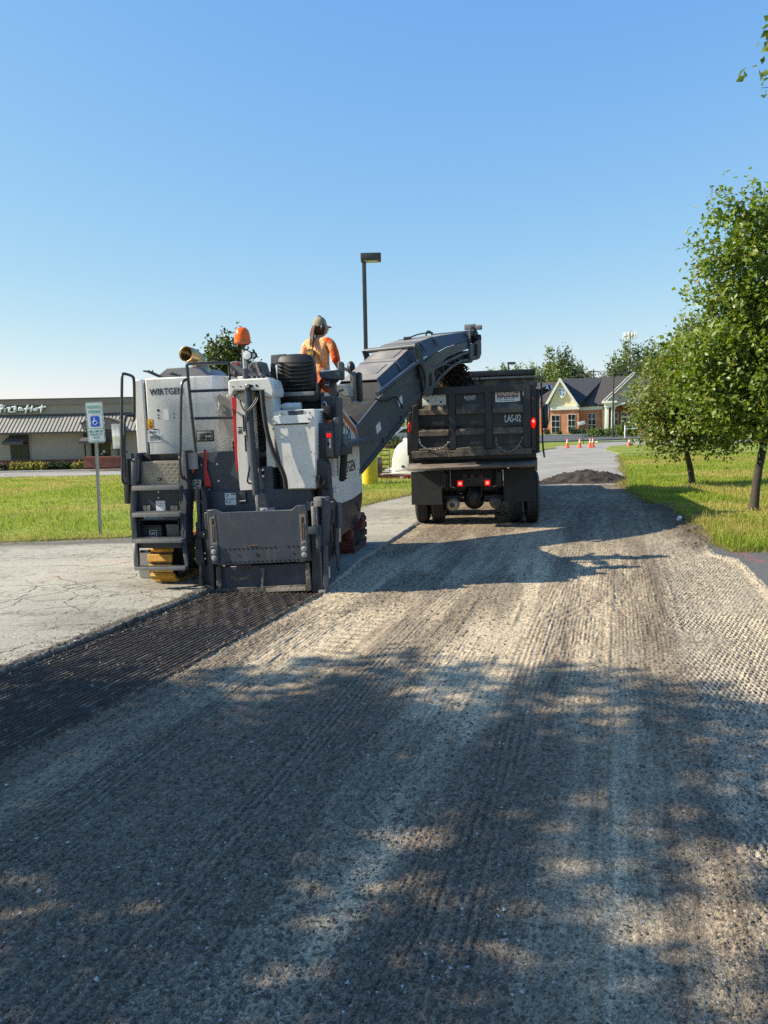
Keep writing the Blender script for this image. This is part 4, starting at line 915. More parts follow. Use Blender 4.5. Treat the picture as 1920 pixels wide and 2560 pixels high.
# ------------------------------------------------------------------ the milling machine
MF = Frame((-1.49, 8.85, 0.0), 9.0, 0.8)
zA, zB, zD = Zone(MF, 280, 760, 640, 1659), Zone(MF, 280, 1100, 640, 1659), Zone(MF, 300, 1120, 260, 1513)
zE, zF, zR = Zone(MF, 280, 880, 280, 1659), Zone(MF, 520, 880, 300, 1659), Zone(MF, 780, 880, 220, 1521)
zS, zH = Zone(MF, 760, 1180, 180, 1244), Zone(MF, 700, 770, 220, 1659)
mill = empty('milling_machine', MF.M, 'white and grey road milling machine with rear steps, driver seat and long conveyor', 'milling machine')
def zpoly(z, pts, d, t, name, mat, par=None, bev=0.004):
    b = MB(); b.prism([z(x, y, d) for x, y in pts], (0, t, 0), bev); return b.build(name, mat, par or mill)
def zbox(z, x0, y0, x1, y1, d, t, name, mat, par=None, bev=0.006):
    p, q = z(x0, y0, d), z(x1, y1, d); b = MB(); b.box(p, (q.x, d + t, q.z), bev); return b.build(name, mat, par or mill)
def ztube(z, pts, r, name, mat, par=None, it=1, n=8):
    b = MB(); b.tube([z(*p) for p in pts], r, n, True, it); return b.build(name, mat, par or mill)
def bolts(z, pts, d, r, name='bolt', mat=None, par=None, t=.012):
    for x, y in pts:
        c = z(x, y, d); b = MB(); b.lathe([(r, 0), (r, -t * .7), (r * .8, -t)], c, 'Y', 8); b.build(name, mat or steel, par or mill)
def discs(z, pts, d, r, name, mat, par=None, t=.003):
    b = MB()
    for x, y in pts: b.lathe([(r, 0), (r, -t)], z(x, y, d), 'Y', 12)
    return b.build(name, mat, par or mill)

# --- engine housing
eTL, eBL = zE(300, 395, .55), zE(300, 1528, .55); seamL, seamR = zE(452, 400, .55), zE(482, 400, .55)
bevS, bevE = zE(1495, 350, .55), zA(745, 470, .78)
zt, zb_ = zE(900, 372, .55).z, zE(900, 1520, .55).z
b = MB(); b.prism([(eTL.x, .55, zb_), (seamL.x, .55, zb_), (seamL.x, 3.1, zb_), (eTL.x, 3.1, zb_)], (0, 0, zt - zb_ - .01), .015); b.build('side_panel', white_paint, mill)
b = MB(); b.prism([(seamR.x, .55, zb_), (bevS.x, .55, zb_), (bevE.x, .80, zb_), (-.18, .80, zb_), (-.18, 3.1, zb_), (seamR.x, 3.1, zb_)], (0, 0, zt - zb_), .015); hood = b.build('engine_hood', white_paint, mill)
b = MB(); b.box((seamL.x - .05, .60, zb_ + .01), (seamR.x + .05, 3.0, zt - .03)); b.build('seam_backing', gap_black, mill)
p0, p1 = zE(560, 650, .55), zE(1050, 545, .55)
text('lettering', 'WIRTGEN', (p0.x, .547, p0.z + .004), (1, 0, .012), (0, 0, 1), p1.x - p0.x, .082, print_black, hood, .0015, .012)
discs(zE, [(685, 865)], .549, .017, 'vent_hole', gap_black, hood); discs(zE, [(688, 932), (690, 978), (920, 920), (922, 968)], .549, .010, 'vent_hole', gap_black, hood)
st = zbox(zE, 516, 998, 614, 1136, .547, .002, 'warning_sticker', sticker_o, hood, 0)
zpoly(zE, [(532, 1012), (600, 1008), (600, 1060), (532, 1064)], .5455, .001, 'pictogram', pm('sticker_amber', (.75, .42, .03), .5, var=.1), st, 0)
ztube(zE, [(565, 1030, .545), (567, 1058, .545)], .004, 'print', print_black, st, 0, 5); ztube(zE, [(556, 1115, .5455), (592, 1082, .5455)], .0035, 'print', print_black, st, 0, 5)
for k in (1020, 1036): ztube(zE, [(545, 1090 + k % 20, .5455), (585, 1088 + k % 20, .5455)], .0015, 'print', print_black, st, 0, 4)
zbox(zE, 760, 855, 843, 1010, .547, .002, 'sticker', sticker_p, hood, 0)
s2 = zbox(zE, 524, 1160, 690, 1218, .547, .002, 'sticker', sticker_p, hood, 0); s3 = zbox(zE, 524, 1224, 740, 1330, .547, .002, 'sticker', sticker_p, hood, 0)
zbox(zE, 606, 1140, 676, 1150, .545, .004, 'print', print_black, hood, 0)
for y in (1180, 1195): zbox(zE, 545, y, 660, y + 3, .5455, .001, 'print', print_black, s2, 0)
for y in (1245, 1262, 1280, 1300): zbox(zE, 560, y, 720, y + 3, .5455, .001, 'print', print_black, s3, 0)
# latch
la = zbox(zE, 1238, 1165, 1512, 1322, .535, .02, 'door_latch', black_rub, hood, .012)
zbox(zE, 1255, 1182, 1495, 1305, .530, .02, 'latch_tray', pm('latch_grey', (.22, .22, .22), .4, .3), la, .008)
zbox(zE, 1290, 1205, 1470, 1290, .522, .02, 'latch_paddle', rail_paint, la, .008); zbox(zE, 1380, 1232, 1462, 1268, .518, .02, 'latch_key', steel, la, .004)
for y in (1195, 1300): b = MB(); b.lathe([(.012, 0), (.010, -.006)], zE(1392, y, .53), 'Y', 8); b.build('bolt', steel, la)
# top of the housing: cowl, hinge arms, exhaust
zpoly(zE, [(690, 335), (810, 240), (1270, 218), (1395, 325), (1400, 380), (690, 390)], 1.3, .9, 'air_intake_cowl', pm('cowl_grey', (.16, .16, .165), .5, var=.1), None, .01)
zpoly(zE, [(450, 275), (470, 268), (560, 280), (740, 362), (690, 380), (520, 305), (460, 292)], .95, .06, 'gas_strut', rail_paint, None, .003)
zpoly(zE, [(840, 315), (870, 300), (1010, 338), (1000, 365), (860, 345)], .95, .06, 'hinge_arm', rail_paint, None, .003)
for x, y in ((545, 278), (600, 285), (895, 308), (1000, 340)): b = MB(); b.ell(zE(x, y, .94), (.014, .014, .014), 8, 6); b.build('bolt', rail_paint, mill)
b = MB(); P = [zA(590, 445, 1.55), zA(580, 400, 1.55), zA(555, 350, 1.55)]; Q = zA(478, 328, 1.28)
b.tube([P[0] - Vector((0, 0, .2)), P[0], P[1]], .098, 20, False); b.tube([P[1], P[2] + Vector((-.02, -.05, .02)), Q + Vector((0, 0, .01))], [.098, .102, .104], 20, False, 1)
ex = b.build('exhaust_pipe', gold_pipe, mill); sm = ex.modifiers.new('thickness', 'SOLIDIFY'); sm.thickness = .006

# --- grab rails at the steps
rr = .0175
ztube(zE, [(140, 1540, .10), (143, 900, .10), (147, 420, .10), (150, 330, .12), (180, 318, .15), (290, 350, .30), (322, 380, .33), (330, 480, .34), (333, 930, .36), (333, 1010, .40), (300, 1015, .5)], rr, 'grab_rail', rail_paint, None, 2)
ztube(zA, [(68, 850, .10), (66, 1130, .10), (75, 1165, .12), (110, 1160, .2)], rr, 'grab_rail', rail_paint, None, 1)
ztube(zE, [(330, 945, .36), (215, 938, .30), (182, 965, .26), (183, 1540, .2), ], rr, 'grab_rail', rail_paint, None, 2); ztube(zA, [(80, 880, .22), (84, 1120, .22)], rr * .9, 'grab_rail', rail_paint, None, 0)
ztube(zE, [(1012, 1560, .10), (1018, 1000, .12), (1026, 530, .14), (1040, 450, .16), (1080, 412, .18), (1130, 405, .22)], rr, 'grab_rail', rail_paint, None, 2)
ztube(zA, [(438, 960, .10), (442, 1080, .10), (452, 1125, .12), (480, 1135, .2)], rr, 'grab_rail', rail_paint, None, 1)
gr = ztube(zE, [(1245, 1500, .36), (1190, 1010, .33), (1148, 600, .30), (1108, 185, .28)], rr * 1.15, 'guard_rail', rail_paint, None, 0)
ztube(zA, [(488, 390, .28), (620, 384, .6), (755, 380, .8)], rr, 'rail_bar', rail_paint, gr, 0); ztube(zA, [(505, 566, .30), (755, 556, .42)], rr, 'rail_bar', rail_paint, gr, 0); ztube(zA, [(535, 742, .33), (790, 735, .45)], rr, 'rail_bar', rail_paint, gr, 0)
ztube(zA, [(757, 376, .8), (764, 500, .8)], rr * .8, 'rail_post', rail_paint, gr, 0)
# mirror on the left
b = MB(); c = zA(38, 857, .35); b.box(c - Vector((.066, .03, .165)), c + Vector((.066, .03, .165)), .028); mr_ = b.build('mirror', black_rub, mill)
b = MB(); b.box(c - Vector((.058, .034, .152)), c + Vector((.058, -.028, .152)), .018); b.build('mirror_glass', pm('mirror_pale', (.75, .78, .8), .12, .6, var=.03), mr_)
ztube(zA, [(60, 800, .36), (60, 930, .36), (100, 960, .45)], .012, 'mirror_arm', rail_paint, mr_)

# --- access steps
lad = MB(); 
b = MB(); b.prism([zD(160, 80, .22), zD(262, 75, .22), zD(285, 190, .22), zD(262, 560, .18), zD(225, 960, .08), zD(255, 1385, -.02), zD(180, 1385, -.02), zD(142, 960, .08), zD(160, 560, .18)], (0, .22, 0), .004); b.prism([zD(184, 1380, -.02), zD(255, 1380, -.02), zD(268, 1700, -.10), zD(225, 1780, -.12), zD(200, 1700, -.10)], (0, .05, 0), .004); sl_ = b.build('step_stringer', dark_paint, mill)
b = MB(); b.prism([zD(868, 40, .22), zD(950, 40, .22), zD(985, 560, .18), zD(960, 960, .08), zD(958, 1385, -.02), zD(890, 1385, -.02), zD(868, 960, .08), zD(866, 560, .18)], (0, .22, 0), .004); b.prism([zD(890, 1380, -.02), zD(956, 1380, -.02), zD(990, 1700, -.1), zD(965, 1760, -.12), zD(940, 1700, -.1)], (0, .05, 0), .004); b.build('step_stringer', dark_paint, mill)
for (x0, y0, x1, y1, d) in ((165, 560, 862, 608, .06), (168, 950, 866, 1000, -.02), (186, 1335, 896, 1382, -.10), (205, 1735, 945, 1780, -.14)):
    p, q = zD(x0, y0, d), zD(x1, y1, d); sl = (zD(x1, y0, d).z - p.z) * 0
    b = MB(); b.box((p.x, d, q.z), (q.x, d + (.20 if y0 < 1700 else .10), p.z), .004); n = int((q.x - p.x) / .022)
    tr = b.build('step_tread', pm('tread_grey', (.20, .20, .205), .5, .4, var=.15, dust=DUST, damt=.25), mill)
    b = MB()
    for i in range(n):
        for dd in ((.002, .07, .14) if y0 < 1700 else (.002, .06)):
            x = p.x + .01 + i * .022; b.prism([(x, d + dd, p.z - .001), (x + .018, d + dd, p.z - .001), (x + .009, d + dd, p.z + .012)], (0, .02, 0))
    b.build('grip_teeth', worn_steel, tr)['kind'] = 'stuff'
# tread-plate locker door and riser
ck = zpoly(zD, [(228, 200), (862, 178), (862, 545), (262, 560)], .27, .02, 'checker_door', checker_m, None, .004)
b = MB(); p, q = zD(262, 215, .27), zD(862, 540, .27); nx, nz = 13, 7
for i in range(nx):
    for j in range(nz):
        c = Vector((p.x + (i + .5) * (q.x - p.x) / nx, .268, q.z + (j + .5) * (p.z - q.z) / nz)); a = R(45 if (i + j) % 2 else -45)
        t = Vector((math.cos(a), 0, math.sin(a))) * .018; s_ = Vector((-t.z, 0, t.x)) * .28
        b.prism([c - t, c - s_, c + t, c + s_], (0, -.004, 0))
b.build('checker_bars', checker_m, ck, 0)['kind'] = 'stuff'
bolts(zD, [(575, 455)], .265, .02, 'latch', gap_black, ck, .02); bolts(zD, [(577, 458)], .245, .008, 'latch_pin', steel, ck)
zbox(zD, 200, 100, 862, 190, .30, .1, 'locker_rim', gap_black, None, .003)
rz = zbox(zD, 215, 612, 866, 945, .16, .02, 'riser_panel', dark_paint, None, .004)
sk = zbox(zD, 519, 770, 662, 910, .157, .002, 'manual_sticker', pm('sticker_blue_white', (.62, .66, .70), .5, var=.05), rz, 0)
zpoly(zD, [(548, 800), (568, 792), (588, 800), (608, 792), (628, 800), (630, 846), (608, 838), (588, 846), (568, 838), (546, 846)], .1555, .001, 'print', pm('print_grey', (.22, .22, .23), .6), sk, 0)
for x0, x1, y0, y1 in ((552, 586, 803, 835), (592, 624, 803, 835)): zbox(zD, x0, y0, x1, y1, .1545, .001, 'print', sticker_w, sk, 0)
for x0, x1 in ((334, 440), (732, 838)):
    hg = zbox(zD, x0, 838, x1, 915, .146, .012, 'hinge', worn_steel, rz, .003); zbox(zD, (x0 + x1) / 2 - 4, 835, (x0 + x1) / 2 + 4, 918, .142, .012, 'hinge_pin', rail_paint, hg, .002)
bolts(zD, [(566, 640), (565, 722)], .158, .012, 'bolt', steel, rz); bolts(zD, [(862, 135), (200, 165), (200, 1440), (875, 1420), (940, 1440)], .05, .012)
# open locker behind the third step
b = MB(); p, q = zD(262, 1040, .1), zD(872, 1330, .1)
b.box((p.x, .1, p.z - .012), (q.x, .5, p.z)); b.box((p.x, .49, q.z), (q.x, .5, p.z)); b.box((p.x, .1, q.z - .012), (q.x, .5, q.z)); b.box((p.x, .1, q.z), (p.x + .012, .5, p.z)); b.box((q.x - .012, .1, q.z), (q.x, .5, p.z))
b.build('locker', dark_paint, mill)
zbox(zD, 190, 1390, 895, 1455, .0, .05, 'lower_crossbar', dark_paint, None, .006)
ztube(zD, [(300, 1505, .0), (440, 1500, .0)], .018, 'bumper', black_rub)
# --- left rear crawler: a loop of yellow pads on a dark frame
def crawler(cx_, ycen, zg, L, Hh, Wd, pad_mat, frame_mat, n=22, name='crawler_track'):
    b = MB(); b.box((cx_ - Wd * .28, ycen - L * .30, zg + .10), (cx_ + Wd * .28, ycen + L * .30, zg + Hh - .12), .03)
    rt = b.build(name, frame_mat, mill)
    rad = Hh / 2 - .03; half = L / 2 - Hh / 2; per = 4 * half + 2 * math.pi * rad; zc_ = zg + Hh / 2
    for s in (-1, 1):
        b = MB(); b.lathe([(rad - .06, -Wd * .24), (rad - .03, -Wd * .2), (rad - .03, Wd * .2), (rad - .06, Wd * .24)], (cx_, ycen + s * half, zc_), 'X', 20); b.build('track_wheel', frame_mat, rt)
    for k in range(n):
        t = per * (k + .35) / n
        if t < 2 * half: y, z, a = ycen - half + t, zc_ + rad, 0
        elif t < 2 * half + math.pi * rad: th = (t - 2 * half) / rad; y, z, a = ycen + half + rad * math.sin(th), zc_ + rad * math.cos(th), -th
        elif t < 4 * half + math.pi * rad: u = t - 2 * half - math.pi * rad; y, z, a = ycen + half - u, zc_ - rad, -math.pi
        else: th = (t - 4 * half - math.pi * rad) / rad; y, z, a = ycen - half - rad * math.sin(th), zc_ - rad * math.cos(th), -math.pi - th
        M = Matrix.Translation((cx_, y, z)) @ Matrix.Rotation(a, 4, 'X'); w = per / n * .40
        b = MB(); b.prism([M @ Vector(p) for p in ((-Wd / 2, -w, -.008), (-Wd / 2, w, -.008), (-Wd / 2, w * .82, .034), (-Wd / 2, -w * .82, .034))], M.to_3x3() @ Vector((Wd, 0, 0)), .004); b.build('track_pad', pad_mat, rt)
        b = MB(); b.box((-Wd * .42, -per / n * .47, -.035), (Wd * .42, per / n * .47, -.010), 0, M); b.build('track_link', crust, rt)
    return rt
cl_, cr_ = zD(430, 1700, .2), zD(782, 1700, .2)
crawler((cl_.x + cr_.x) / 2, .72, .055, 1.15, .56, cr_.x - cl_.x, yellow_pad, gap_black)
crawler(.34, .90, .0, 1.2, .58, .30, crust, gap_black); 
zpoly(zD, [(250, 1500), (445, 1470), (445, 1895), (290, 1885), (262, 1725)], .55, .03, 'track_guard', pm('guard_grey', (.27, .26, .24), .6, var=.15), None, .006)
zbox(zD, 40, 520, 150, 815, .45, .12, 'fender_flap', black_rub, None, .02); zbox(zD, 20, 150, 140, 520, .40, .3, 'side_step_box', dark_paint, None, .02)
# left wheel tyre edge seen beyond the steps: front-left crawler
crawler(-1.36, 2.75, .055, 1.15, .56, .30, maroon, gap_black); crawler(.52, 2.95, .0, 1.15, .56, .30, maroon, gap_black)

# --- chassis and rear casing
b = MB(); b.box((-1.0, .62, .42), (.62, 3.1, 1.64), .03); b.build('chassis', dark_paint, mill)
b = MB(); b.box((-1.72, 1.1, 1.0), (-1.0, 3.0, 1.61), .02); b.build('fuel_tank', dark_paint, mill)
zpoly(zB, [(480, 80), (822, 70), (826, 330), (600, 342), (580, 320), (490, 325)], .42, .05, 'rear_plate', grey_paint, None, .005)
bolts(zB, [(683, 157), (692, 265), (578, 163)], .42, .016)
zpoly(zB, [(598, 335), (925, 326), (930, 470), (612, 475)], .36, .25, 'lower_casing', grey_paint, None, .008)
zpoly(zB, [(945, 175), (1040, 170), (1045, 320), (1290, 312), (1300, 460), (932, 470)], .32, .25, 'rear_casing', grey_paint, None, .008)
bolts(zB, [(978, 193), (980, 235)], .31, .018); discs(zB, [(979, 213)], .318, .018, 'hole', gap_black)
st = zbox(zB, 730, 345, 806, 420, .356, .003, 'sticker', sticker_w, None, 0)
zbox(zB, 772, 348, 803, 354, .354, .001, 'print', print_black, st, 0); zbox(zB, 732, 382, 804, 384, .354, .001, 'print', print_black, st, 0)
ztube(zB, [(748, 352, .354), (744, 366, .354)], .006, 'print', print_black, st, 0, 5); ztube(zB, [(740, 396, .354), (748, 404, .354)], .006, 'print', print_black, st, 0, 5); ztube(zB, [(760, 406, .354), (766, 396, .354)], .006, 'print', print_black, st, 0, 5)
st = zbox(zB, 958, 440, 1056, 462, .316, .003, 'sticker', sticker_w, None, 0); zbox(zB, 1006, 437, 1056, 447, .314, .002, 'print', pm('print_mauve', (.45, .25, .3), .5), st, 0)
zpoly(zB, [(975, 458), (986, 445), (998, 458)], .314, .002, 'print', print_black, st, 0)
zbox(zB, 820, 335, 870, 412, .33, .04, 'clevis', dark_paint, None, .008); ztube(zB, [(825, 398, .32), (868, 394, .32)], .010, 'clevis_pin', worn_steel)
# red lever, cup holder, reflector, lock plate
zpoly(zB, [(592, 66), (602, 60), (612, 66), (613, 190), (628, 240), (642, 285), (644, 305), (598, 308)], .38, .015, 'red_lever', red_paint, None, .004); bolts(zB, [(606, 320), (630, 320)], .38, .014)
discs(zB, [(602, 85), (603, 105), (604, 122)], .379, .008, 'lever_hole', maroon)
c = zB(517, 135, .33); b = MB(); b.lathe([(.074, .10), (.074, -.10), (.066, -.10), (.066, .10), (.074, .10)], c, 'Z', 20, False); b.lathe([(.070, -.10), (.070, -.09)], c, 'Z', 20); b.build('cup_holder', pm('cup_grey', (.25, .25, .25), .45, var=.1), mill)
c = zB(515, 200, .38); b = MB(); b.lathe([(.036, 0), (.034, -.012), (.02, -.018)], c, 'Y', 18); b.build('reflector', orange_l, mill)
lp = zpoly(zB, [(518, 262), (530, 254), (575, 258), (578, 318), (522, 322)], .34, .02, 'lock_plate', pm('zinc_plate', (.42, .40, .36), .5, .5, var=.2), None, .004)
discs(zB, [(532, 272), (548, 288), (558, 268), (534, 298), (550, 308), (560, 285)], .339, .010, 'hole', gap_black, lp)
zpoly(zB, [(440, 250), (500, 228), (512, 236), (470, 262)], .3, .04, 'bracket', dark_paint, None, .004)
# left hydraulic strut group beside the steps
for x, y0, y1, w, m, d in ((1140, 600, 760, 26, conv_paint, .25), (1140, 780, 1080, 34, grey_paint, .22), (1140, 1080, 1310, 44, grey_paint, .2)):
    zbox(zD, x - w, y0, x + w, y1, d, .06, 'strut', m, None, .008)
zbox(zD, 1115, 1205, 1250, 1315, .14, .08, 'strut_bracket', dark_paint, None, .01); bolts(zD, [(1225, 1255)], .14, .014)
zpoly(zD, [(1085, 1310), (1180, 1310), (1240, 1720), (1170, 1740), (1085, 1660)], .15, .06, 'edge_protector', dark_paint, None, .008); bolts(zD, [(1240, 1530), (1245, 1608), (1100, 1450), (1100, 1610)], .14, .012)
zpoly(zD, [(1155, 1690), (1180, 1690), (1205, 2080), (1160, 2110), (1140, 1950)], .12, .04, 'side_shoe', crust, None, .005)
zpoly(zD, [(1190, 560), (1250, 700), (1330, 1780), (1350, 2120), (1210, 2120), (1180, 1500)], .20, .3, 'frame_cheek', dark_paint, None, .008)

# --- lifting column with cylinder, hoses and strap
zpoly(zA, [(752, 500), (768, 490), (1000, 480), (1025, 490), (1046, 560), (1040, 600), (985, 602), (985, 556), (790, 560), (772, 600), (755, 585)], .22, .45, 'column_head', white_paint, None, .012)
zpoly(zA, [(782, 575), (905, 565), (925, 900), (935, 1205), (828, 1210), (808, 900)], .34, .3, 'column_panel', white_paint, None, .006)
zpoly(zA, [(905, 560), (985, 560), (1003, 1055), (948, 1055)], .48, .1, 'column_recess', gap_black, None, 0)
zpoly(zA, [(985, 560), (1040, 570), (1052, 690), (1060, 1060), (1003, 1058)], .34, .3, 'column_panel', white_paint, None, .006)
zbox(zA, 950, 960, 1002, 990, .45, .02, 'crosspiece', grey_paint, None, .003)
discs(zA, [(782, 536), (831, 534)], .219, .008, 'hole', gap_black); discs(zA, [(907, 531), (937, 529)], .219, .015, 'hole', gap_black)
zbox(zA, 858, 520, 894, 560, .17, .06, 'cylinder_eye', dark_paint, None, .012); bolts(zA, [(876, 531)], .17, .024)
cyl = ztube(zA, [(880, 555, .24), (890, 700, .24), (935, 1235, .24)], .044, 'lift_cylinder', grey_paint, None, 0, 14); ztube(zB, [(932, 310, .24), (945, 465, .24)], .022, 'cylinder_rod', steel, cyl, 0, 10)
zbox(zA, 905, 940, 945, 1050, .235, .10, 'cylinder_clamp', grey_paint, None, .01)
for k, (x, y) in enumerate([(845, 720), (858, 850)]): zbox(zA, x, y, x + 14, y + 105, .335, .01, 'slot', gap_black, None, 0)
for y in (797, 812, 823, 833): zbox(zA, 815 if y % 2 else 820, y, 842, y + 5, .337, .004, 'louvre', gap_black, None, 0)
ztube(zA, [(970, 560, .20), (985, 720, .19), (1010, 860, .19), (1050, 980, .19), (1095, 1060, .19), (1122, 1130, .2), (1128, 1195, .22)], .027, 'hydraulic_hose', black_rub, None, 2, 10)
for off in (0, 12):
    ztube(zA, [(945 + off, 575, .23), (925 + off, 640, .18), (875 + off, 690, .17), (862 + off, 740, .19), (866 + off, 800, .25)], .0085, 'cable', rail_paint, None, 2, 6)
ztube(zA, [(830, 625, .30), (838, 660, .25), (855, 690, .19), (875, 695, .18)], .010, 'cable', gap_black, None, 2, 6); ztube(zA, [(862, 760, .29), (880, 880, .28), (905, 1000, .27), (880, 1120, .27), (878, 1160, .28), (905, 1165, .29)], .011, 'cable', black_rub, None, 2, 6)
ztube(zA, [(790, 600, .25), (815, 575, .22), (865, 565, .22)], .007, 'cable', gap_black, None, 2, 6)
zpoly(zA, [(772, 605), (800, 598), (806, 640), (803, 720), (806, 830), (812, 960), (816, 1085), (806, 1085), (796, 960), (786, 830), (782, 700)], .30, .012, 'red_strap', red_paint, None, .003)
zpoly(zA, [(672, 605), (693, 580), (770, 632), (786, 866), (770, 866), (708, 745), (700, 650)], .55, .02, 'mirror_bracket', pm('bracket_grey', (.17, .165, .17), .5, var=.12), None, .005); ztube(zA, [(694, 640, .53), (700, 665, .52), (690, 690, .53)], .014, 'padlock', worn_steel)
bolts(zA, [(753, 596)], .5, .022, 'grommet', pm('pale_rubber', (.55, .5, .35), .6))
zbox(zA, 780, 890, 796, 918, .54, .02, 'vent', gap_black, None, 0)
# --- right-hand rear box with its strip panel and ledge
zpoly(zA, [(1034, 700), (1050, 690), (1305, 680), (1318, 690), (1322, 1195), (1140, 1200), (1100, 1060), (1040, 800)], .27, .5, 'rear_box', white_paint, None, .010)
zpoly(zF, [(880, 905), (918, 885), (1415, 862), (1440, 885), (1425, 965), (1395, 975), (920, 1000), (885, 985)], .255, .016, 'strip_panel', white_clean, None, .003)
zbox(zF, 918, 985, 1385, 997, .262, .01, 'panel_gap', gap_black, None, 0)
bolts(zF, [(900, 948), (1395, 925), (905, 1065), (1400, 1045), (1018, 862), (1405, 845)], .255, .014, 'bolt', worn_steel)
zpoly(zF, [(1100, 815), (1315, 800), (1312, 865), (1115, 875)], .26, .04, 'latch_recess', grey_paint, None, .004)
bolts(zA, [(1290, 958), (1303, 1113)], .262, .012, 'bolt', worn_steel)
zbox(zA, 1135, 1165, 1322, 1200, .30, .4, 'box_sill', pm('sill_tan', (.38, .32, .24), .7, var=.2), None, .005)
# --- seat
seat = MB(); p, q = zF(945, 40, .95), zF(1490, 545, .95); w, h_ = (q.x - p.x), (p.z - q.z); c = (p + q) / 2
def back_shell(y0, t, sc=1.0):
    o = []; n = 28
    for k in range(n):
        a = 2 * math.pi * k / n; ca, sa = math.cos(a), math.sin(a); e = .42 if sa > 0 else .30
        o.append(Vector((c.x + w / 2 * sc * math.copysign(abs(ca) ** e, ca) * (1 - .10 * max(sa, 0)), y0, c.z + h_ / 2 * sc * math.copysign(abs(sa) ** e, sa))))
    return o
b = MB(); b.prism(back_shell(.93, 0), (0, .13, 0), .03); bk = b.build('seat_back', black_vinyl, mill, 60)
for i in range(8):
    z_ = c.z - h_ * .42 + i * h_ * .098; b = MB(); b.tube([Vector((c.x - w * .45, .925, z_ + .012)), Vector((c.x - w * .2, .905, z_)), Vector((c.x + w * .2, .905, z_)), Vector((c.x + w * .45, .925, z_ + .012))], .0095, 6, True, 1); b.build('seat_rib', black_vinyl, bk)
zpoly(zF, [(855, 155), (905, 150), (925, 250), (945, 430), (900, 445), (870, 420)], .95, .07, 'armrest', black_vinyl, None, .012)
zbox(zF, 950, 560, 1540, 690, .90, .5, 'seat_cushion', black_vinyl, None, .04)
zbox(zF, 1010, 560, 1470, 600, .88, .02, 'seat_hinge', pm('seat_metal', (.3, .28, .26), .4, .5), None, .004); 
zpoly(zF, [(920, 430), (965, 440), (985, 580), (1010, 610), (960, 620), (930, 560)], .92, .05, 'seat_frame', black_rub, None, .006)
zpoly(zF, [(1490, 420), (1530, 430), (1535, 620), (1495, 620)], .92, .05, 'seat_frame', black_rub, None, .006)
zbox(zF, 945, 690, 1550, 810, .95, .5, 'seat_base', gap_black, None, .02); ztube(zF, [(1230, 685, .93), (1330, 680, .93)], .008, 'adjust_bar', steel)
# --- operator platform and consoles
b = MB(); b.box((-.55, .80, 1.66), (.95, 2.9, 1.74), .01); b.build('operator_platform', grey_paint, mill)
co = zpoly(zF, [(295, 160), (330, 125), (480, 130), (490, 320), (370, 330), (310, 300)], .78, .25, 'control_console', pm('console_grey', (.12, .12, .13), .5, var=.12), None, .012)
bolts(zF, [(405, 160)], .775, .020, 'stop_button', red_paint, co, .03)
c2 = zpoly(zF, [(550, 190), (600, 135), (735, 130), (800, 335), (560, 350)], .78, .25, 'control_console', pm('console_grey2', (.085, .088, .098), .5, var=.12), None, .012)
zpoly(zF, [(640, 138), (690, 136), (745, 320), (700, 325)], .775, .004, 'console_strip', pm('strip_grey', (.2, .2, .21), .5), c2, 0)
for x, y in ((690, 165), (605, 205), (620, 240), (630, 270), (700, 205), (715, 240), (725, 272)): zbox(zF, x - 17, y - 10, x + 17, y + 10, .765, .01, 'switch', gap_black, c2, .004)
zpoly(zF, [(400, 340), (540, 330), (820, 345), (840, 370), (420, 385)], .5, .3, 'console_shelf', white_paint, None, .008)
for x in (570, 640, 700, 760): zbox(zF, x - 22, 335, x + 22, 358, .49, .02, 'switch', gap_black, None, .006)
js = ztube(zF, [(383, 395, .42), (383, 330, .42)], .010, 'joystick', steel, None, 0); c = zF(380, 308, .42); b = MB(); b.ell(c, (.028, .028, .045), 12, 8); b.build('grip', black_rub, js)
zpoly(zF, [(862, 35), (1080, 25), (1085, 120), (960, 150), (900, 200), (862, 180)], 1.35, .06, 'display_housing', pm('housing_grey', (.13, .13, .135), .5), None, .01)
# --- beacon, work lamps
c0_, c1_ = zA(845, 150, .50), zA(845, 235, .50); b = MB(); hh = c0_.z - c1_.z
b.lathe([(.098, 0), (.096, hh * .35), (.082, hh * .72), (.05, hh * .95), (.0, hh)], c1_, 'Z', 22, False); bc = b.build('beacon', orange_l, mill, 60)
b = MB(); b.lathe([(.075, -.055), (.10, -.03), (.10, .002), (.0, .004)], c1_, 'Z', 22, False); b.build('beacon_base', orange_stripe, bc)
ztube(zA, [(850, 245, .5), (853, 310, .5)], .016, 'beacon_stem', rail_paint, bc, 0); ztube(zA, [(855, 300, .5), (864, 425, .5)], .026, 'beacon_pole', galv, None, 0, 10); ztube(zA, [(862, 420, .5), (868, 487, .5)], .036, 'pole_socket', grey_paint, None, 0, 10)
def lamp(z, x, y, d, r, nm='work_lamp'):
    c = z(x, y, d); b = MB(); b.lathe([(r * .6, r * .9), (r, r * .3), (r, -r * .2), (r * .93, -r * .3)], c, 'Y', 18); o = b.build(nm, black_rub, mill)
    b = MB(); b.lathe([(r * .9, -r * .25), (r * .8, -r * .42), (0, -r * .5)], c, 'Y', 18, False); b.build('lens', pm('lamp_glass', (.75, .78, .76), .15, var=.05), o); return o
lamp(zA, 877, 332, .48, .060); lamp(zA, 912, 335, .52, .045)
ztube(zA, [(905, 318, .5), (925, 312, .5), (940, 325, .5), (935, 345, .5), (915, 350, .5)], .006, 'cable', gap_black, None, 2, 6)
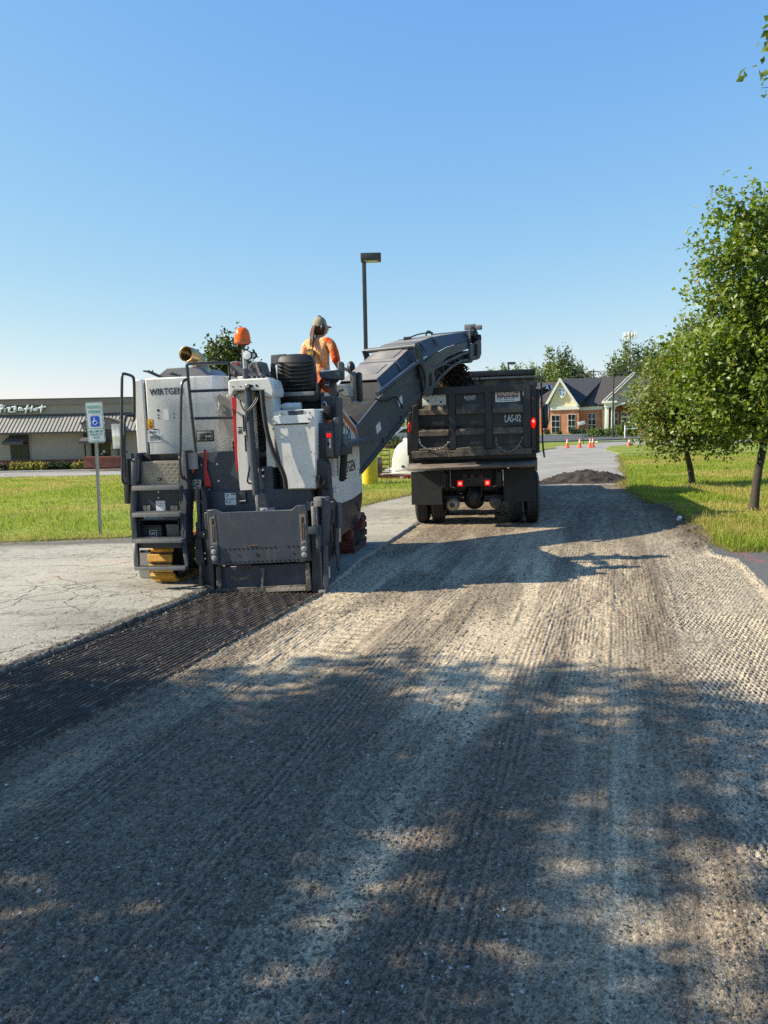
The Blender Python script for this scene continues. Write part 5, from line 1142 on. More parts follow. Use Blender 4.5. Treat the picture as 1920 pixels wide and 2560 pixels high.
# --- right armrest console
zpoly(zH, [(740, 1205), (1075, 1160), (1135, 1190), (1135, 1350), (980, 1350), (760, 1320), (735, 1260)], 1.0, .22, 'arm_console', grey_paint, None, .012)
zpoly(zH, [(735, 1200), (780, 1180), (1060, 1150), (1080, 1170), (770, 1212)], .995, .2, 'arm_pad', white_clean, None, .004)
zpoly(zH, [(1085, 1010), (1150, 998), (1190, 1040), (1195, 1340), (1130, 1370), (1100, 1350), (1085, 1200)], 1.05, .10, 'side_screen', pm('screen_housing', (.06, .07, .075), .45), None, .014)
zpoly(zH, [(820, 1320), (1090, 1345), (1060, 1400), (850, 1370)], 1.0, .1, 'arm_underside', gap_black, None, .006)
zbox(zH, 845, 1370, 945, 1510, 1.0, .1, 'control_head', dark_paint, None, .01); bolts(zH, [(868, 1450), (908, 1450)], 1.0, .010)
zbox(zH, 970, 1370, 1060, 1734, 1.08, .08, 'console_post', pm('post_olive', (.09, .095, .085), .5), None, .006)
zbox(zA, 1352, 598, 1432, 682, .72, .2, 'electrical_box', dark_paint, None, .01); ztube(zA, [(1365, 650, .70), (1372, 632, .68), (1390, 640, .68), (1392, 690, .68)], .008, 'wire_handle', steel, None, 2, 6)
ztube(zA, [(1318, 692, .5), (1372, 688, .5)], .020, 'chrome_bar', steel, None, 0, 12); zbox(zA, 1370, 660, 1425, 750, .6, .1, 'coupling', gap_black, None, .02)
zpoly(zA, [(1425, 610), (1460, 600), (1468, 820), (1425, 830)], .7, .3, 'side_post', grey_paint, None, .008); ztube(zA, [(1450, 720, .68), (1452, 600, .68), (1462, 565, .68), (1500, 556, .7)], .014, 'grab_rail', rail_paint, None, 2)
zpoly(zR, [(380, 620), (420, 560), (560, 560), (640, 620), (640, 770), (560, 770), (440, 690)], 1.3, .3, 'platform_guard', pm('guard_pale', (.24, .26, .28), .5), None, .01)
# dark boxes on the right rear corner
zbox(zA, 1322, 772, 1440, 1000, .42, .25, 'control_cabinet', dark_paint, None, .012)
cab = zbox(zA, 1382, 825, 1432, 990, .38, .06, 'lamp_panel', pm('panel_brown', (.10, .085, .08), .6), None, .006)
zbox(zA, 1388, 838, 1420, 864, .375, .01, 'tail_lamp', red_lit, cab, .004); zbox(zA, 1405, 872, 1419, 935, .375, .01, 'label', sticker_w, cab, 0); bolts(zA, [(1402, 906)], .375, .018, 'knob', gap_black, cab)
zpoly(zA, [(1432, 740), (1470, 730), (1476, 990), (1432, 985)], .46, .2, 'cabinet_side', grey_paint, None, .008)
zbox(zA, 1440, 925, 1528, 978, .5, .3, 'ledge_box', dark_paint, None, .01)
zbox(zA, 1478, 842, 1522, 940, .62, .1, 'fluid_bottle', pm('bottle_dark', (.10, .13, .15), .25), None, .02)
bolts(zA, [(1316, 752)], .40, .022, 'marker_lamp', orange_l, None, .02)
zpoly(zB, [(1325, 130), (1360, 125), (1400, 150), (1420, 400), (1365, 405), (1350, 300), (1318, 260), (1312, 180)], .32, .15, 'swing_arm', dark_paint, None, .012)
zbox(zB, 1402, 118, 1460, 235, .6, .2, 'pump_cover', white_paint, None, .008); zpoly(zB, [(1480, 60), (1522, 60), (1505, 270), (1468, 270)], .58, .1, 'ribbed_hose', black_rub, None, .02)
for i in range(9): zbox(zB, 1476, 70 + i * 22, 1516, 80 + i * 22, .565, .1, 'hose_rib', black_rub, None, .006)
# --- white right flank with orange stripes, seen at a sharp angle
XS = MF.ptx(780 + 735 * 220 / 1521, 880 + 1500 * 220 / 1521, .70); 
def flank(pts, x, t, name, mat, par=None, bev=0.0):
    b = MB(); b.prism([(x, y, z) for y, z in pts], (t, 0, 0), bev); return b.build(name, mat, par or mill)
def fr(x, y, zone, X): q = MF.ptx(zone.x0 + x * zone.k, zone.y0 + y * zone.k, X); return (q.y, q.z)
FX = .70
ftop = [(.95, 2.36), (1.30, 2.32), (2.75, 1.92), (3.05, 1.58), (3.10, .92), (2.4, .88), (1.4, .90), (.95, 1.05), (.95, 1.55), (1.25, 1.75), (1.35, 1.95), (1.2, 2.08), (.95, 2.12)]
fl_ = flank(ftop, FX - .04, .04, 'side_cover', white_paint)
flank([(1.00, 2.32), (1.28, 2.28), (2.72, 1.89), (2.98, 1.62), (2.99, 1.54), (2.66, 1.80), (1.30, 2.20), (1.00, 2.25)], FX + .001, .002, 'orange_stripe', orange_stripe, fl_)
flank([(1.00, 2.20), (1.30, 2.155), (1.95, 1.98), (1.95, 1.90), (1.30, 2.08), (1.00, 2.13)], FX + .001, .002, 'orange_stripe', orange_stripe, fl_)
text('lettering', 'W 120', (FX + .003, 1.55, 1.82), (0, 1, -.18), (0, .12, 1), .75, .20, print_black, fl_, .001, .01)
text('lettering', 'WIRTGEN', (FX + .003, 1.45, 1.28), (0, 1, 0), (0, 0, 1), 1.1, .16, print_black, fl_, .001, .01)
flank([(1.45, .92), (3.1, .92), (3.1, .80), (2.9, .62), (2.6, .80), (1.45, .84)], FX - .06, .05, 'side_skirt', dark_paint, fl_)
b = MB(); b.box((.62, .5, .45), (.68, 3.0, 1.6), .01); b.build('inner_flank', dark_paint, mill)
# right mirror pod
b = MB(); p, q = zR(645, 335, 1.7), zR(752, 855, 1.7); b.box(p, (q.x + .02, 1.78, q.z), .05); b.build('mirror_pod', pm('pod_grey', (.13, .125, .115), .4, var=.1), mill)
b = MB(); p, q = zR(755, 345, 1.72), zR(858, 860, 1.72); b.box(p, (q.x, 1.86, q.z), .04); b.build('mirror_pod', black_vinyl, mill)
ztube(zR, [(630, 895, 1.7), (655, 865, 1.7), (760, 850, 1.7), (930, 890, 1.9)], .008, 'mirror_arm', steel, None, 2, 6)

# --- scraper blade and the drum housing at the back
sp = zpoly(zB, [(612, 455), (665, 450), (710, 470), (1162, 452), (1195, 424), (1255, 420), (1262, 470), (1290, 785), (695, 815), (640, 800)], .0, .045, 'scraper_plate', grey_paint, None, .006)
for pts in ([(630, 505), (662, 488), (678, 590), (682, 680), (640, 680)], [(1212, 480), (1252, 478), (1262, 600), (1258, 665), (1222, 662)]):
    sl_ = zpoly(zB, pts, -.004, .01, 'slide_face', pm('slide_worn', (.20, .185, .165), .6, .3, var=.3, dust=(.25, .17, .09), damt=.5, dscale=9), sp, 0)
    xs_, ys_ = [p[0] for p in pts], [p[1] for p in pts]
    zbox(zB, min(xs_) + 14, min(ys_) + 22, max(xs_) - 14, max(ys_) - 20, -.006, .01, 'slot', gap_black, sl_, 0); zbox(zB, min(xs_) + 22, min(ys_) + 60, max(xs_) - 16, max(ys_) - 24, -.010, .01, 'guide_bar', rust, sl_, .003)
for pts, bl in (([(638, 690), (684, 684), (692, 800), (645, 806)], [(660, 725), (662, 766)]), ([(1222, 666), (1268, 662), (1278, 776), (1232, 782)], [(1244, 707), (1246, 744)])):
    bp = zpoly(zB, pts, -.03, .03, 'clamp_plate', grey_paint, sp, .005); bolts(zB, bl, -.03, .034, 'washer', galv, bp, .008); bolts(zB, bl, -.038, .018, 'bolt', steel, bp, .02)
hs = [(732 + i * 29.3, 709 - i * 1.3) for i in range(12)] + [(1142, 690), (1172, 689), (1202, 687)]
hs2 = [(740 + i * 29.2, 795 - i * 1.25) for i in range(17)]
discs(zB, hs, -.001, .0115, 'bolt_holes', gap_black, sp); discs(zB, hs2, -.001, .0115, 'bolt_holes', gap_black, sp); discs(zB, [(940, 744)], -.001, .02, 'hole', gap_black, sp); discs(zB, [(822, 748), (1176, 734)], -.001, .014, 'hole', rail_paint, sp)
ztube(zB, [(890, 688, -.002), (920, 681, -.004), (950, 686, -.002)], .004, 'stain', rust, sp)
bl = zpoly(zB, [(690, 822), (1262, 800), (1280, 985), (700, 1000)], .10, .04, 'moldboard', grey_paint, None, .005)
zpoly(zB, [(672, 822), (698, 820), (708, 998), (680, 1000)], .03, .05, 'blade_post', crust, bl, .004); zpoly(zB, [(1250, 800), (1274, 798), (1292, 975), (1262, 980)], .03, .05, 'blade_post', crust, bl, .004)
zpoly(zB, [(958, 830), (986, 828), (984, 870), (978, 955), (966, 958), (970, 880)], .05, .06, 'blade_rib', pm('rib_worn', (.16, .15, .14), .6, .2, var=.3, dust=(.3, .26, .2), damt=.4), bl, .004)
zpoly(zB, [(708, 962), (1258, 940), (1262, 978), (710, 998)], .045, .06, 'cutting_edge', crust, bl, .004)
zpoly(zB, [(750, 865), (780, 885), (850, 892), (905, 875), (880, 900), (800, 915), (770, 900)], .095, .006, 'dried_slurry', crust, bl, .001); zpoly(zB, [(835, 812), (905, 808), (880, 840), (850, 845)], .09, .008, 'dried_slurry', crust, bl, .001)
zpoly(zB, [(1000, 962), (1090, 955), (1180, 952), (1255, 950), (1255, 975), (1000, 985)], .04, .006, 'dried_slurry', pm('slurry_pale', (.34, .29, .22), .9, var=.3, bump=.4), bl, .001)
zpoly(zB, [(596, 470), (640, 470), (668, 1000), (640, 1005)], .06, .3, 'drum_cheek', dark_paint, None, .006); zpoly(zB, [(1288, 400), (1330, 400), (1360, 985), (1296, 990)], .06, .3, 'drum_cheek', dark_paint, None, .006)
b = MB(); b.lathe([(.36, -.62), (.36, .58)], (0, .85, .40), 'X', 24); b.build('milling_drum', dark_paint, mill)
# --- right side plate on its skid
PX = .72
b = MB(); b.prism([(PX, y, z) for y, z in [(.06, .03), (.95, .03), (1.02, .12), (1.0, .98), (.55, 1.02), (.5, .78), (.06, .80)]], (.035, 0, 0), .005); sp2 = b.build('side_plate', pm('side_plate_worn', (.075, .085, .10), .5, .2, var=.3, dust=(.26, .25, .23), damt=.35, dscale=4), mill)
b = MB(); b.box((PX - .01, .0, .0), (PX + .07, 1.08, .03), .006); b.build('skid_shoe', worn_steel, sp2)
b = MB(); b.box((PX + .035, .10, .10), (PX + .06, .16, .78), .006); b.box((PX + .035, .86, .10), (PX + .06, .92, .95), .006); b.build('guide_rail', grey_paint, sp2)
b = MB(); b.prism([(PX + .04, y, z) for y, z in [(.28, .34), (.42, .30), (.58, .36), (.56, .62), (.44, .70), (.32, .60)]], (.003, 0, 0)); b.build('worn_patch', gap_black, sp2)
b = MB(); b.prism([(PX + .042, y, z) for y, z in [(.62, .30), (.74, .30), (.68, .52)]], (.003, 0, 0)); b.build('worn_patch', crust, sp2)
b = MB(); b.box((PX + .037, .33, .10), (PX + .039, .43, .24)); b.build('sticker', sticker_w, sp2)
b = MB(); b.box((PX + .037, .30, .72), (PX + .039, .36, .84)); b.build('sticker', sticker_p, sp2)
b = MB(); b.tube([(PX + .09, .62, .35), (PX + .09, .60, .98)], .035, 12); b.tube([(PX + .09, .64, .18), (PX + .09, .62, .36)], .016, 8); b.build('plate_cylinder', grey_paint, mill)
# vertical slides and cylinders between blade and side plate
zbox(zS, 115, 600, 190, 945, -.02, .07, 'lift_cylinder', worn_steel, None, .02); zbox(zS, 192, 602, 240, 1240, .02, .06, 'slide_rod', worn_steel, None, .012)
zbox(zS, 158, 440, 300, 600, .05, .12, 'slide_head', worn_steel, None, .015); zbox(zS, 58, 955, 215, 1080, -.05, .08, 'slide_bracket', grey_paint, None, .012); zbox(zS, 195, 1090, 280, 1400, .0, .08, 'slide_block', grey_paint, None, .012)
zpoly(zS, [(305, 430), (430, 430), (440, 700), (400, 1240), (330, 1260), (300, 1000)], .10, .1, 'slide_post', grey_paint, None, .008); zpoly(zS, [(420, 520), (520, 500), (500, 900), (440, 890)], .22, .1, 'slide_post', dark_paint, None, .008)
zpoly(zS, [(330, 1300), (400, 1260), (420, 1960), (370, 2080), (330, 1960)], .05, .05, 'plate_edge', grey_paint, None, .006)
zpoly(zS, [(230, 1420), (330, 1420), (360, 1980), (262, 1960)], .12, .1, 'drum_shield', pm('shield_brown', (.07, .062, .055), .6, var=.2, dust=(.16, .13, .1), damt=.3), None, .006)
ztube(zS, [(595, 530, .45), (610, 960, .45)], .04, 'plate_cylinder', grey_paint, None, 0, 12); ztube(zS, [(610, 960, .45), (615, 1200, .45)], .02, 'cylinder_rod', worn_steel, None, 0, 8)
zbox(zS, 470, 280, 580, 355, .5, .1, 'valve_block', sticker_w, None, .01)
ztube(zS, [(230, 80, .28), (220, 180, .26), (300, 260, .26), (380, 180, .28), (330, 60, .3)], .014, 'hydraulic_hose', gap_black, None, 2, 6); ztube(zS, [(270, 60, .28), (250, 200, .26), (330, 290, .26), (420, 300, .3)], .012, 'hydraulic_hose', gap_black, None, 2, 6)
# towing eye and bracket of the front right crawler
zpoly(zS, [(830, 740), (880, 730), (895, 850), (940, 860), (960, 800), (1000, 800), (1020, 860), (1020, 920), (960, 1020), (880, 1010), (830, 900)], 2.5, .2, 'crawler_bracket', maroon, None, .01)
c = zS(1028, 793, 2.5); b = MB(); 
b.tube([c + Vector((.035 * math.cos(a), 0, .035 * math.sin(a))) for a in [k * math.pi / 6 for k in range(13)]], .010, 6); b.build('towing_eye', rail_paint, mill)
zpoly(zS, [(700, 850), (810, 850), (835, 1160), (760, 1200), (705, 1150)], 2.3, .1, 'red_guard', maroon, None, .01)
zbox(zS, 700, 835, 815, 855, 2.25, .12, 'guard_rim', white_clean, None, .004)

# --- the conveyor: centre line s ahead along its own heading, half-width across it
CH = R(34); cd = Vector((math.sin(CH), math.cos(CH), 0)); cs = Vector((math.cos(CH), -math.sin(CH), 0)); C0 = Vector((-.62, 12.05, 0))
def cv(s, l, z):
    s = s if s < 2 else 2 + (s - 2) * .74
    return MF.I @ (C0 + cd * s + cs * l + Vector((0, 0, z)))
conv = []
def cpoly(pts, l0, l1, name, mat, par=None, bev=.004):
    b = MB(); b.prism([cv(s, l0, z) for s, z in pts], (MF.I.to_3x3() @ (cs * (l1 - l0))), bev); return b.build(name, mat, par or mill)
low = cpoly([(-.9, .80), (.2, 1.50), (1.25, 2.17), (1.65, 2.40), (1.80, 2.62), (1.55, 3.02), (1.05, 2.82), (-.2, 1.96), (-.9, 1.42)], .40, .44, 'conveyor_side', conv_paint)
cpoly([(-.9, .80), (1.65, 2.40), (1.80, 2.62), (1.55, 3.02), (1.05, 2.82), (-.2, 1.96), (-.9, 1.42)], -.44, -.40, 'conveyor_side', conv_paint)
cpoly([(-.9, .90), (1.6, 2.44), (1.6, 2.50), (-.9, .96)], -.40, .40, 'conveyor_belt', black_rub)
b = MB(); b.tube([cv(-.9, .445, .78), cv(1.2, .445, 2.12)], .022, 8); b.build('edge_tube', rail_paint, low)
cpoly([(-.9, .75), (1.2, 2.08), (1.2, 1.98), (-.9, .67)], .28, .40, 'belt_guard', dark_paint, low)
for s in (-.25, .45, 1.0): b = MB(); b.tube([cv(s, .46, 1.19 + (s + .25) * .638 - .06), cv(s + .02, .46, 1.19 + (s + .25) * .638 + .10)], .014, 6); b.build('tie', rail_paint, low)
for s, z in ((.30, 1.80), (.95, 2.22)): cpoly([(s, z), (s + .12, z + .075), (s + .09, z + .20), (s - .03, z + .125)], .441, .443, 'sticker', sticker_p, low, 0)
cpoly([(1.38, 2.62), (1.50, 2.70), (1.46, 2.84), (1.34, 2.76)], .441, .443, 'sticker', pm('sticker_red_white', (.5, .38, .38), .5, var=.2), low, 0)
b = MB(); b.tube([cv(.25, .50, 2.42), cv(1.45, .52, 2.98)], .038, 12); fc = b.build('fold_cylinder', conv_paint, mill); b = MB(); b.tube([cv(1.4, .52, 2.96), cv(1.72, .52, 3.08)], .02, 10); b.build('cylinder_rod', steel, fc)
for pp in ([(.2, .48, 2.35), (.5, .5, 2.3), (.8, .5, 2.42), (1.0, .48, 2.2)], [(1.4, .5, 3.0), (1.62, .54, 2.85), (1.66, .54, 2.6), (1.6, .48, 2.45)], [(1.3, .52, 3.0), (1.55, .56, 2.9), (1.60, .56, 2.65)]):
    b = MB(); b.tube([cv(*q) for q in pp], .012, 6, True, 2); b.build('hydraulic_hose', gap_black, mill)
# hood of the upper conveyor: a bevelled tunnel that flattens at the top
path = [(.45, 2.36, 2.66), (1.00, 2.55, 2.96), (1.62, 2.62, 3.30), (2.20, 2.90, 3.44), (2.75, 3.10, 3.51), (3.45, 3.24, 3.59), (3.95, 3.32, 3.64)]
def hood_piece(name, l_a, l_b, k_a, k_b, mat, par=None, t=.015, i0=0, i1=None, lift=0):
    """strip along the path between two corners of the section; a corner is (side offset, height fraction between shoulder and top)"""
    b = MB(); A, B = [], []
    for s, zs, zt_ in path[i0:i1]: A.append(b.bm.verts.new(cv(s, l_a, zs + (zt_ - zs) * k_a + lift))); B.append(b.bm.verts.new(cv(s, l_b, zs + (zt_ - zs) * k_b + lift)))
    for i in range(len(A) - 1): b.bm.faces.new((A[i], A[i + 1], B[i + 1], B[i]))
    bmesh.ops.recalc_face_normals(b.bm, faces=b.bm.faces)
    o = b.build(name, mat, par or mill, 0); m = o.modifiers.new('thickness', 'SOLIDIFY'); m.thickness = t; m.offset = 0; return o
cpoly([(-.3, 1.86), (.5, 2.36), (.5, 2.40), (-.3, 1.90)], -.40, .40, 'trough_cover', gap_black)
cpoly([(.46, 2.32), (.46, 2.62), (.49, 2.62), (.49, 2.32)], -.42, .42, 'hood_end', dark_paint)
ht = hood_piece('conveyor_hood', -.35, .35, 1, 1, conv_top)
hood_piece('hood_flank', .355, .45, .99, .50, conv_paint, ht); hood_piece('hood_flank', -.355, -.45, .99, .50, conv_paint, ht)
hood_piece('hood_skirt', .455, .455, .48, .05, conv_paint, ht); hood_piece('hood_skirt', -.455, -.455, .48, .05, conv_paint, ht)
def on_top(s): return float(np.interp(s, [p[0] for p in path], [p[2] for p in path]))
for s0, s1 in ((.62, .92), (1.12, 1.50)):
    b = MB(); b.prism([cv(s0, -.24, on_top(s0) + .009), cv(s0, .24, on_top(s0) + .009), cv(s1, .24, on_top(s1) + .009), cv(s1, -.24, on_top(s1) + .009)], (0, 0, .012), .003); o = b.build('hatch', conv_top, ht)
for s in (1.02, 1.68, 1.78, 2.30):
    b = MB(); b.tube([cv(s, -.46, on_top(s) * .5 + .5 * (on_top(s) - .30)), cv(s, -.36, on_top(s) + .005), cv(s, .36, on_top(s) + .005), cv(s, .46, on_top(s) * .5 + .5 * (on_top(s) - .30))], .014, 8); b.build('hood_strap', conv_paint, ht)
b = MB(); b.tube([cv(2.6, -.24, on_top(2.6) + .03), cv(3.0, -.2, on_top(3.0) + .07), cv(3.5, -.15, on_top(3.5) + .05)], .012, 6, True, 1); b.build('cable', gap_black, ht)
c = cv(2.15, -.1, on_top(2.15) + .03); b = MB(); b.box(c - Vector((.07, .04, .03)), c + Vector((.07, .04, .03)), .015); b.build('lift_eye', dark_paint, ht)
# truss sides of the upper section
for l in (.455, -.455):
    top_ch = [(1.85, 2.82), (2.10, 2.90), (2.75, 3.05), (3.45, 3.20), (3.95, 3.28)]
    bot_ch = [(1.85, 2.46), (2.35, 2.74), (2.95, 2.96), (3.45, 3.08), (4.35, 3.17)]
    b = MB()
    for a, c in zip(top_ch, top_ch[1:]): b.bar(cv(a[0], l, a[1]), cv(c[0], l, c[1]), .05, .055, bev=.008)
    tc_ = b.build('truss_chord', grey_paint, mill)
    b = MB()
    for a, c in zip(bot_ch, bot_ch[1:]): b.bar(cv(a[0], l, a[1]), cv(c[0], l, c[1]), .05, .055, bev=.008)
    b.build('truss_chord', grey_paint, mill)
    for (a, c) in (((2.10, 2.88), (2.50, 2.80)), ((2.55, 2.98), (2.58, 2.83)), ((2.62, 2.98), (3.10, 2.99)), ((3.12, 3.12), (3.15, 3.02)), ((3.2, 3.14), (3.5, 3.09)), ((3.5, 3.2), (3.52, 3.1))):
        b = MB(); b.tube([cv(a[0], l, a[1]), cv(c[0], l, c[1])], .011, 6); b.build('truss_bar', grey_paint, tc_)
cpoly([(1.9, 2.52), (2.4, 2.77), (2.95, 2.98), (3.5, 3.1), (4.2, 3.15), (4.2, 3.2), (3.4, 3.15), (2.8, 2.98), (1.9, 2.66)], -.36, .36, 'upper_belt', black_rub)
cpoly([(2.0, 2.78), (2.75, 2.98), (3.45, 3.14), (3.9, 3.2), (3.9, 3.25), (3.4, 3.19), (2.7, 3.03), (2.0, 2.84)], -.42, .42, 'upper_deck', gap_black)
# fold joint plates, guard bar, tip plates
for l0, l1 in ((.46, .50), (-.50, -.46)):
    fp = cpoly([(1.66, 2.48), (1.80, 2.40), (1.96, 2.46), (2.06, 2.66), (2.04, 2.86), (1.90, 3.00), (1.68, 3.00), (1.60, 2.76)], l0, l1, 'fold_plate', grey_paint, None, .008)
    cpoly([(1.84, 2.58), (1.93, 2.60), (1.93, 2.82), (1.84, 2.80)], l1 + .001 if l1 > 0 else l0 - .003, l1 + .003 if l1 > 0 else l0 - .001, 'slot', gap_black, fp, 0)
    tp = cpoly([(3.85, 3.12), (4.40, 3.16), (4.50, 3.26), (4.50, 3.46), (4.42, 3.54), (3.85, 3.38)], l0, l1, 'tip_plate', grey_paint, None, .008)
    cpoly([(4.05, 3.2), (4.25, 3.2), (4.27, 3.42), (4.08, 3.44)], l1 + .001 if l1 > 0 else l0 - .003, l1 + .003 if l1 > 0 else l0 - .001, 'slot', gap_black, tp, 0)
gb = MB(); gb.tube([cv(1.42, -.55, 3.22), cv(1.42, .50, 3.24)], .042, 14); gbar = gb.build('guard_bar', grey_paint, mill)
for l in (-.55, .50): b = MB(); b.prism([cv(1.32, l, 3.22), cv(1.46, l, 3.24), cv(1.62, l, 3.0), cv(1.68, l, 2.7), cv(1.52, l, 2.7), cv(1.44, l, 3.0)], MF.I.to_3x3() @ (cs * .04), .006); b.build('guard_bracket', dark_paint, gbar)
for s, l, r_ in ((1.1, -.62, .12), (.85, -.65, .10)): b = MB(); b.ell(cv(s, l, 2.92), (r_ * .6, r_, r_), 12, 8); b.build('lamp_pod', dark_paint, mill)
for l in (.48, -.48):
    b = MB(); b.tube([cv(3.9, l, 3.2), cv(3.88, l, 3.68), cv(4.0, l, 3.74), cv(4.18, l, 3.72), cv(4.40, l, 3.55), cv(4.42, l, 3.3)], .02, 8, True, 1); b.build('tip_rail', grey_paint, mill)
cpoly([(3.95, 3.62), (4.25, 3.70), (4.42, 3.52), (4.40, 3.46), (4.2, 3.6), (3.95, 3.55)], -.45, .45, 'tip_hood', dark_paint)
b = MB(); b.lathe([(.12, -.36), (.12, .36)], (0, 0, 0), 'X', 18); hd = b.build('head_drum', rail_paint, mill); hd.location = cv(4.25, 0, 3.2); hd.rotation_euler = (0, 0, -(CH - R(9)))
for dx, dz, sz in ((.0, 0, (.11, .05, .05)), (.16, -.015, (.07, .05, .04))): c = cv(4.25, .35, 3.76) + Vector((dx, 0, dz)); b = MB(); b.box(c - Vector(sz), c + Vector(sz), .012); b.build('work_lamp', conv_top, mill)
c = cv(4.52, .42, 3.56); b = MB(); b.box(c - Vector((.10, .06, .07)), c + Vector((.06, .06, .07)), .03); b.build('camera_head', gap_black, mill)
# things lying on the machine
def loose(name, label, cat, z, x0, y0, x1, y1, d, t, mat, bev=.012):
    p, q = z(x0, y0, d), z(x1, y1, d); c = Vector(((p.x + q.x) / 2, d + t / 2, min(p.z, q.z)))
    rt = empty(name, MF.M @ Matrix.Translation(c), label, cat); w, hh = abs(q.x - p.x), abs(p.z - q.z)
    b = MB(); b.box((-w / 2, -t / 2, 0), (w / 2, t / 2, hh), bev); b.build('body', mat, rt); return rt, w, hh, t
rt, w, hh, t = loose('tool_box', 'dark tool box with white W emblem inside the step locker', 'tool box', zD, 318, 1120, 612, 1328, .16, .3, dark_paint)
b = MB(); b.box((-w / 2 - .005, -t / 2 - .005, hh * .82), (w / 2 + .005, t / 2, hh), .01); b.build('lid', black_rub, rt)
b = MB(); b.box((-.03, -t / 2 - .004, .03), (.06, -t / 2 - .001, .11)); em = b.build('emblem', print_white, rt)
b = MB(); b.box((-.024, -t / 2 - .006, .036), (.054, -t / 2 - .003, .104)); b.build('emblem_field', gap_black, em); text('lettering', 'W', (-.016, -t / 2 - .007, .05), (1, 0, 0), (0, 0, 1), .062, .04, print_white, em, .001, .01)
rt, w, hh, t = loose('storage_bin', 'plain grey plastic bin at the right side of the step locker', 'bin', zD, 668, 1112, 862, 1328, .18, .28, pm('bin_grey', (.12, .125, .12), .5))
b = MB(); b.box((-w / 2 - .006, -t / 2 - .006, hh - .03), (w / 2 + .006, t / 2 + .006, hh), .008); b.build('rim', pm('bin_grey', (.12, .125, .12), .5), rt)
rt, w, hh, t = loose('spray_can', 'red can lying at the left front of the step locker', 'can', zD, 285, 1290, 350, 1330, .10, .05, red_paint, .01); b = MB(); b.box((-.012, -.012, hh), (.012, .012, hh + .02), .004); b.build('cap', black_rub, rt)
rt, w, hh, t = loose('clipboard', 'white board lying in front of the dark tool box', 'board', zD, 390, 1308, 585, 1328, .10, .05, sticker_w, .003); b = MB(); b.box((w * .3, -t / 2 - .002, 0), (w * .4, t / 2, hh + .004)); b.build('clip', steel, rt)
p, q = zF(960, 765, .62), zF(1288, 740, .62); rt = empty('water_bottle', MF.M @ Matrix.Translation((p + q) / 2), 'pale plastic bottle lying on the white ledge below the seat', 'bottle')
L = (q - p).length / 2; b = MB(); b.lathe([(.012, -L), (.016, -L * .85), (.034, -L * .55), (.045, -L * .35), (.046, L * .2), (.042, L * .3), (.046, L * .4), (.044, L), (.0, L * 1.01)], (0, 0, .0), 'X', 16, False); b.build('body', pm('bottle_plastic', (.62, .62, .56), .25, var=.15, scale=25), rt)
b = MB(); b.lathe([(.016, -L * 1.15), (.016, -L * .98)], (0, 0, 0), 'X', 12); b.build('cap', gap_black, rt)

# ------------------------------------------------------------------ the operator
skin = pm('skin', (.42, .24, .17), .55, var=.06)
def skin_obj(name, verts, edges, radii, mat, parent, sub=2, root=0):
    me = bpy.data.meshes.new(name); me.from_pydata([Vector(v) for v in verts], edges, []); me.materials.append(mat)
    o = bpy.data.objects.new(name, me); COL.objects.link(o); o.parent = parent
    m = o.modifiers.new('skin', 'SKIN'); m.use_smooth_shade = True
    sv = me.skin_vertices[0].data if me.skin_vertices else None
    if sv is None:
        bpy.context.view_layer.objects.active = o
    for i, r in enumerate(radii):
        rr_ = r if hasattr(r, '__len__') else (r, r); me.skin_vertices[0].data[i].radius = rr_
    me.skin_vertices[0].data[root].use_root = True
    s = o.modifiers.new('smooth', 'SUBSURF'); s.levels = sub; s.render_levels = sub
    return o
shp = zH(815, 330, 1.75); FZ = 1.74
px_ = zH(752, 1000, 1.75).x
per = empty('person', MF.M @ Matrix.Translation((px_, 1.75, FZ)) @ Matrix.Rotation(R(-22), 4, 'Z'), 'operator with ponytail, tan cap, black ear muffs and orange tie-dye shirt standing behind the seat', 'person')
hz = shp.z - FZ
hs = hz / 1.59        # height of ear line
def chain(n0, pts): return [(n0 if i == 0 else i_, ) for i, i_ in enumerate(pts)]
V = [(0, 0, .93), (0, .0, 1.08), (0, -.01, 1.22), (0, -.02, 1.34), (.0, -.01, 1.41), (.0, .02, 1.47), (0, .03, 1.53), (0, .035, 1.60)]
Rr = [(.135, .10), (.125, .095), (.14, .10), (.13, .095), (.06, .06), (.055, .055), (.075, .088), (.06, .07)]
Eg = [(i, i + 1) for i in range(7)]
def add(p, r, to): V.append(p); Rr.append(r); Eg.append((to, len(V) - 1)); return len(V) - 1
for s in (-1, 1):
    a = add((s * .15, -.015, 1.365), .062, 3); a = add((s * .205, -.02, 1.33), .056, a); a = add((s * .245, .0, 1.12), .044, a); a = add((s * .22, .16, 1.00), .036, a); wv = add((s * .19, .28, 1.00), .030, a)
    pal = add((s * .18, .34, 1.00), .034, wv)
    for k, (dx, ln) in enumerate(((-.026, .062), (-.009, .072), (.009, .068), (.025, .052))):
        f = add((s * .18 + dx, .39, 1.002), .0095, pal); f = add((s * .18 + dx * 1.1, .39 + ln * .55, .99), .0085, f); add((s * .18 + dx * 1.1, .39 + ln * .75, .965), .0075, f)
    t_ = add((s * .18 - s * .038, .345, .99), .011, wv); add((s * .18 - s * .045, .385, .985), .009, t_)
    h = add((s * .095, .0, .86), .098, 0); h = add((s * .10, .02, .50), .068, h); h = add((s * .105, -.01, .12), .042, h); h = add((s * .105, .05, .05), .042, h); add((s * .11, .16, .035), .034, h)
sc = hs
body = skin_obj('body', [Vector(v) * sc for v in V], Eg, [tuple(x * sc for x in (r if hasattr(r, '__len__') else (r, r))) for r in Rr], skin, per)
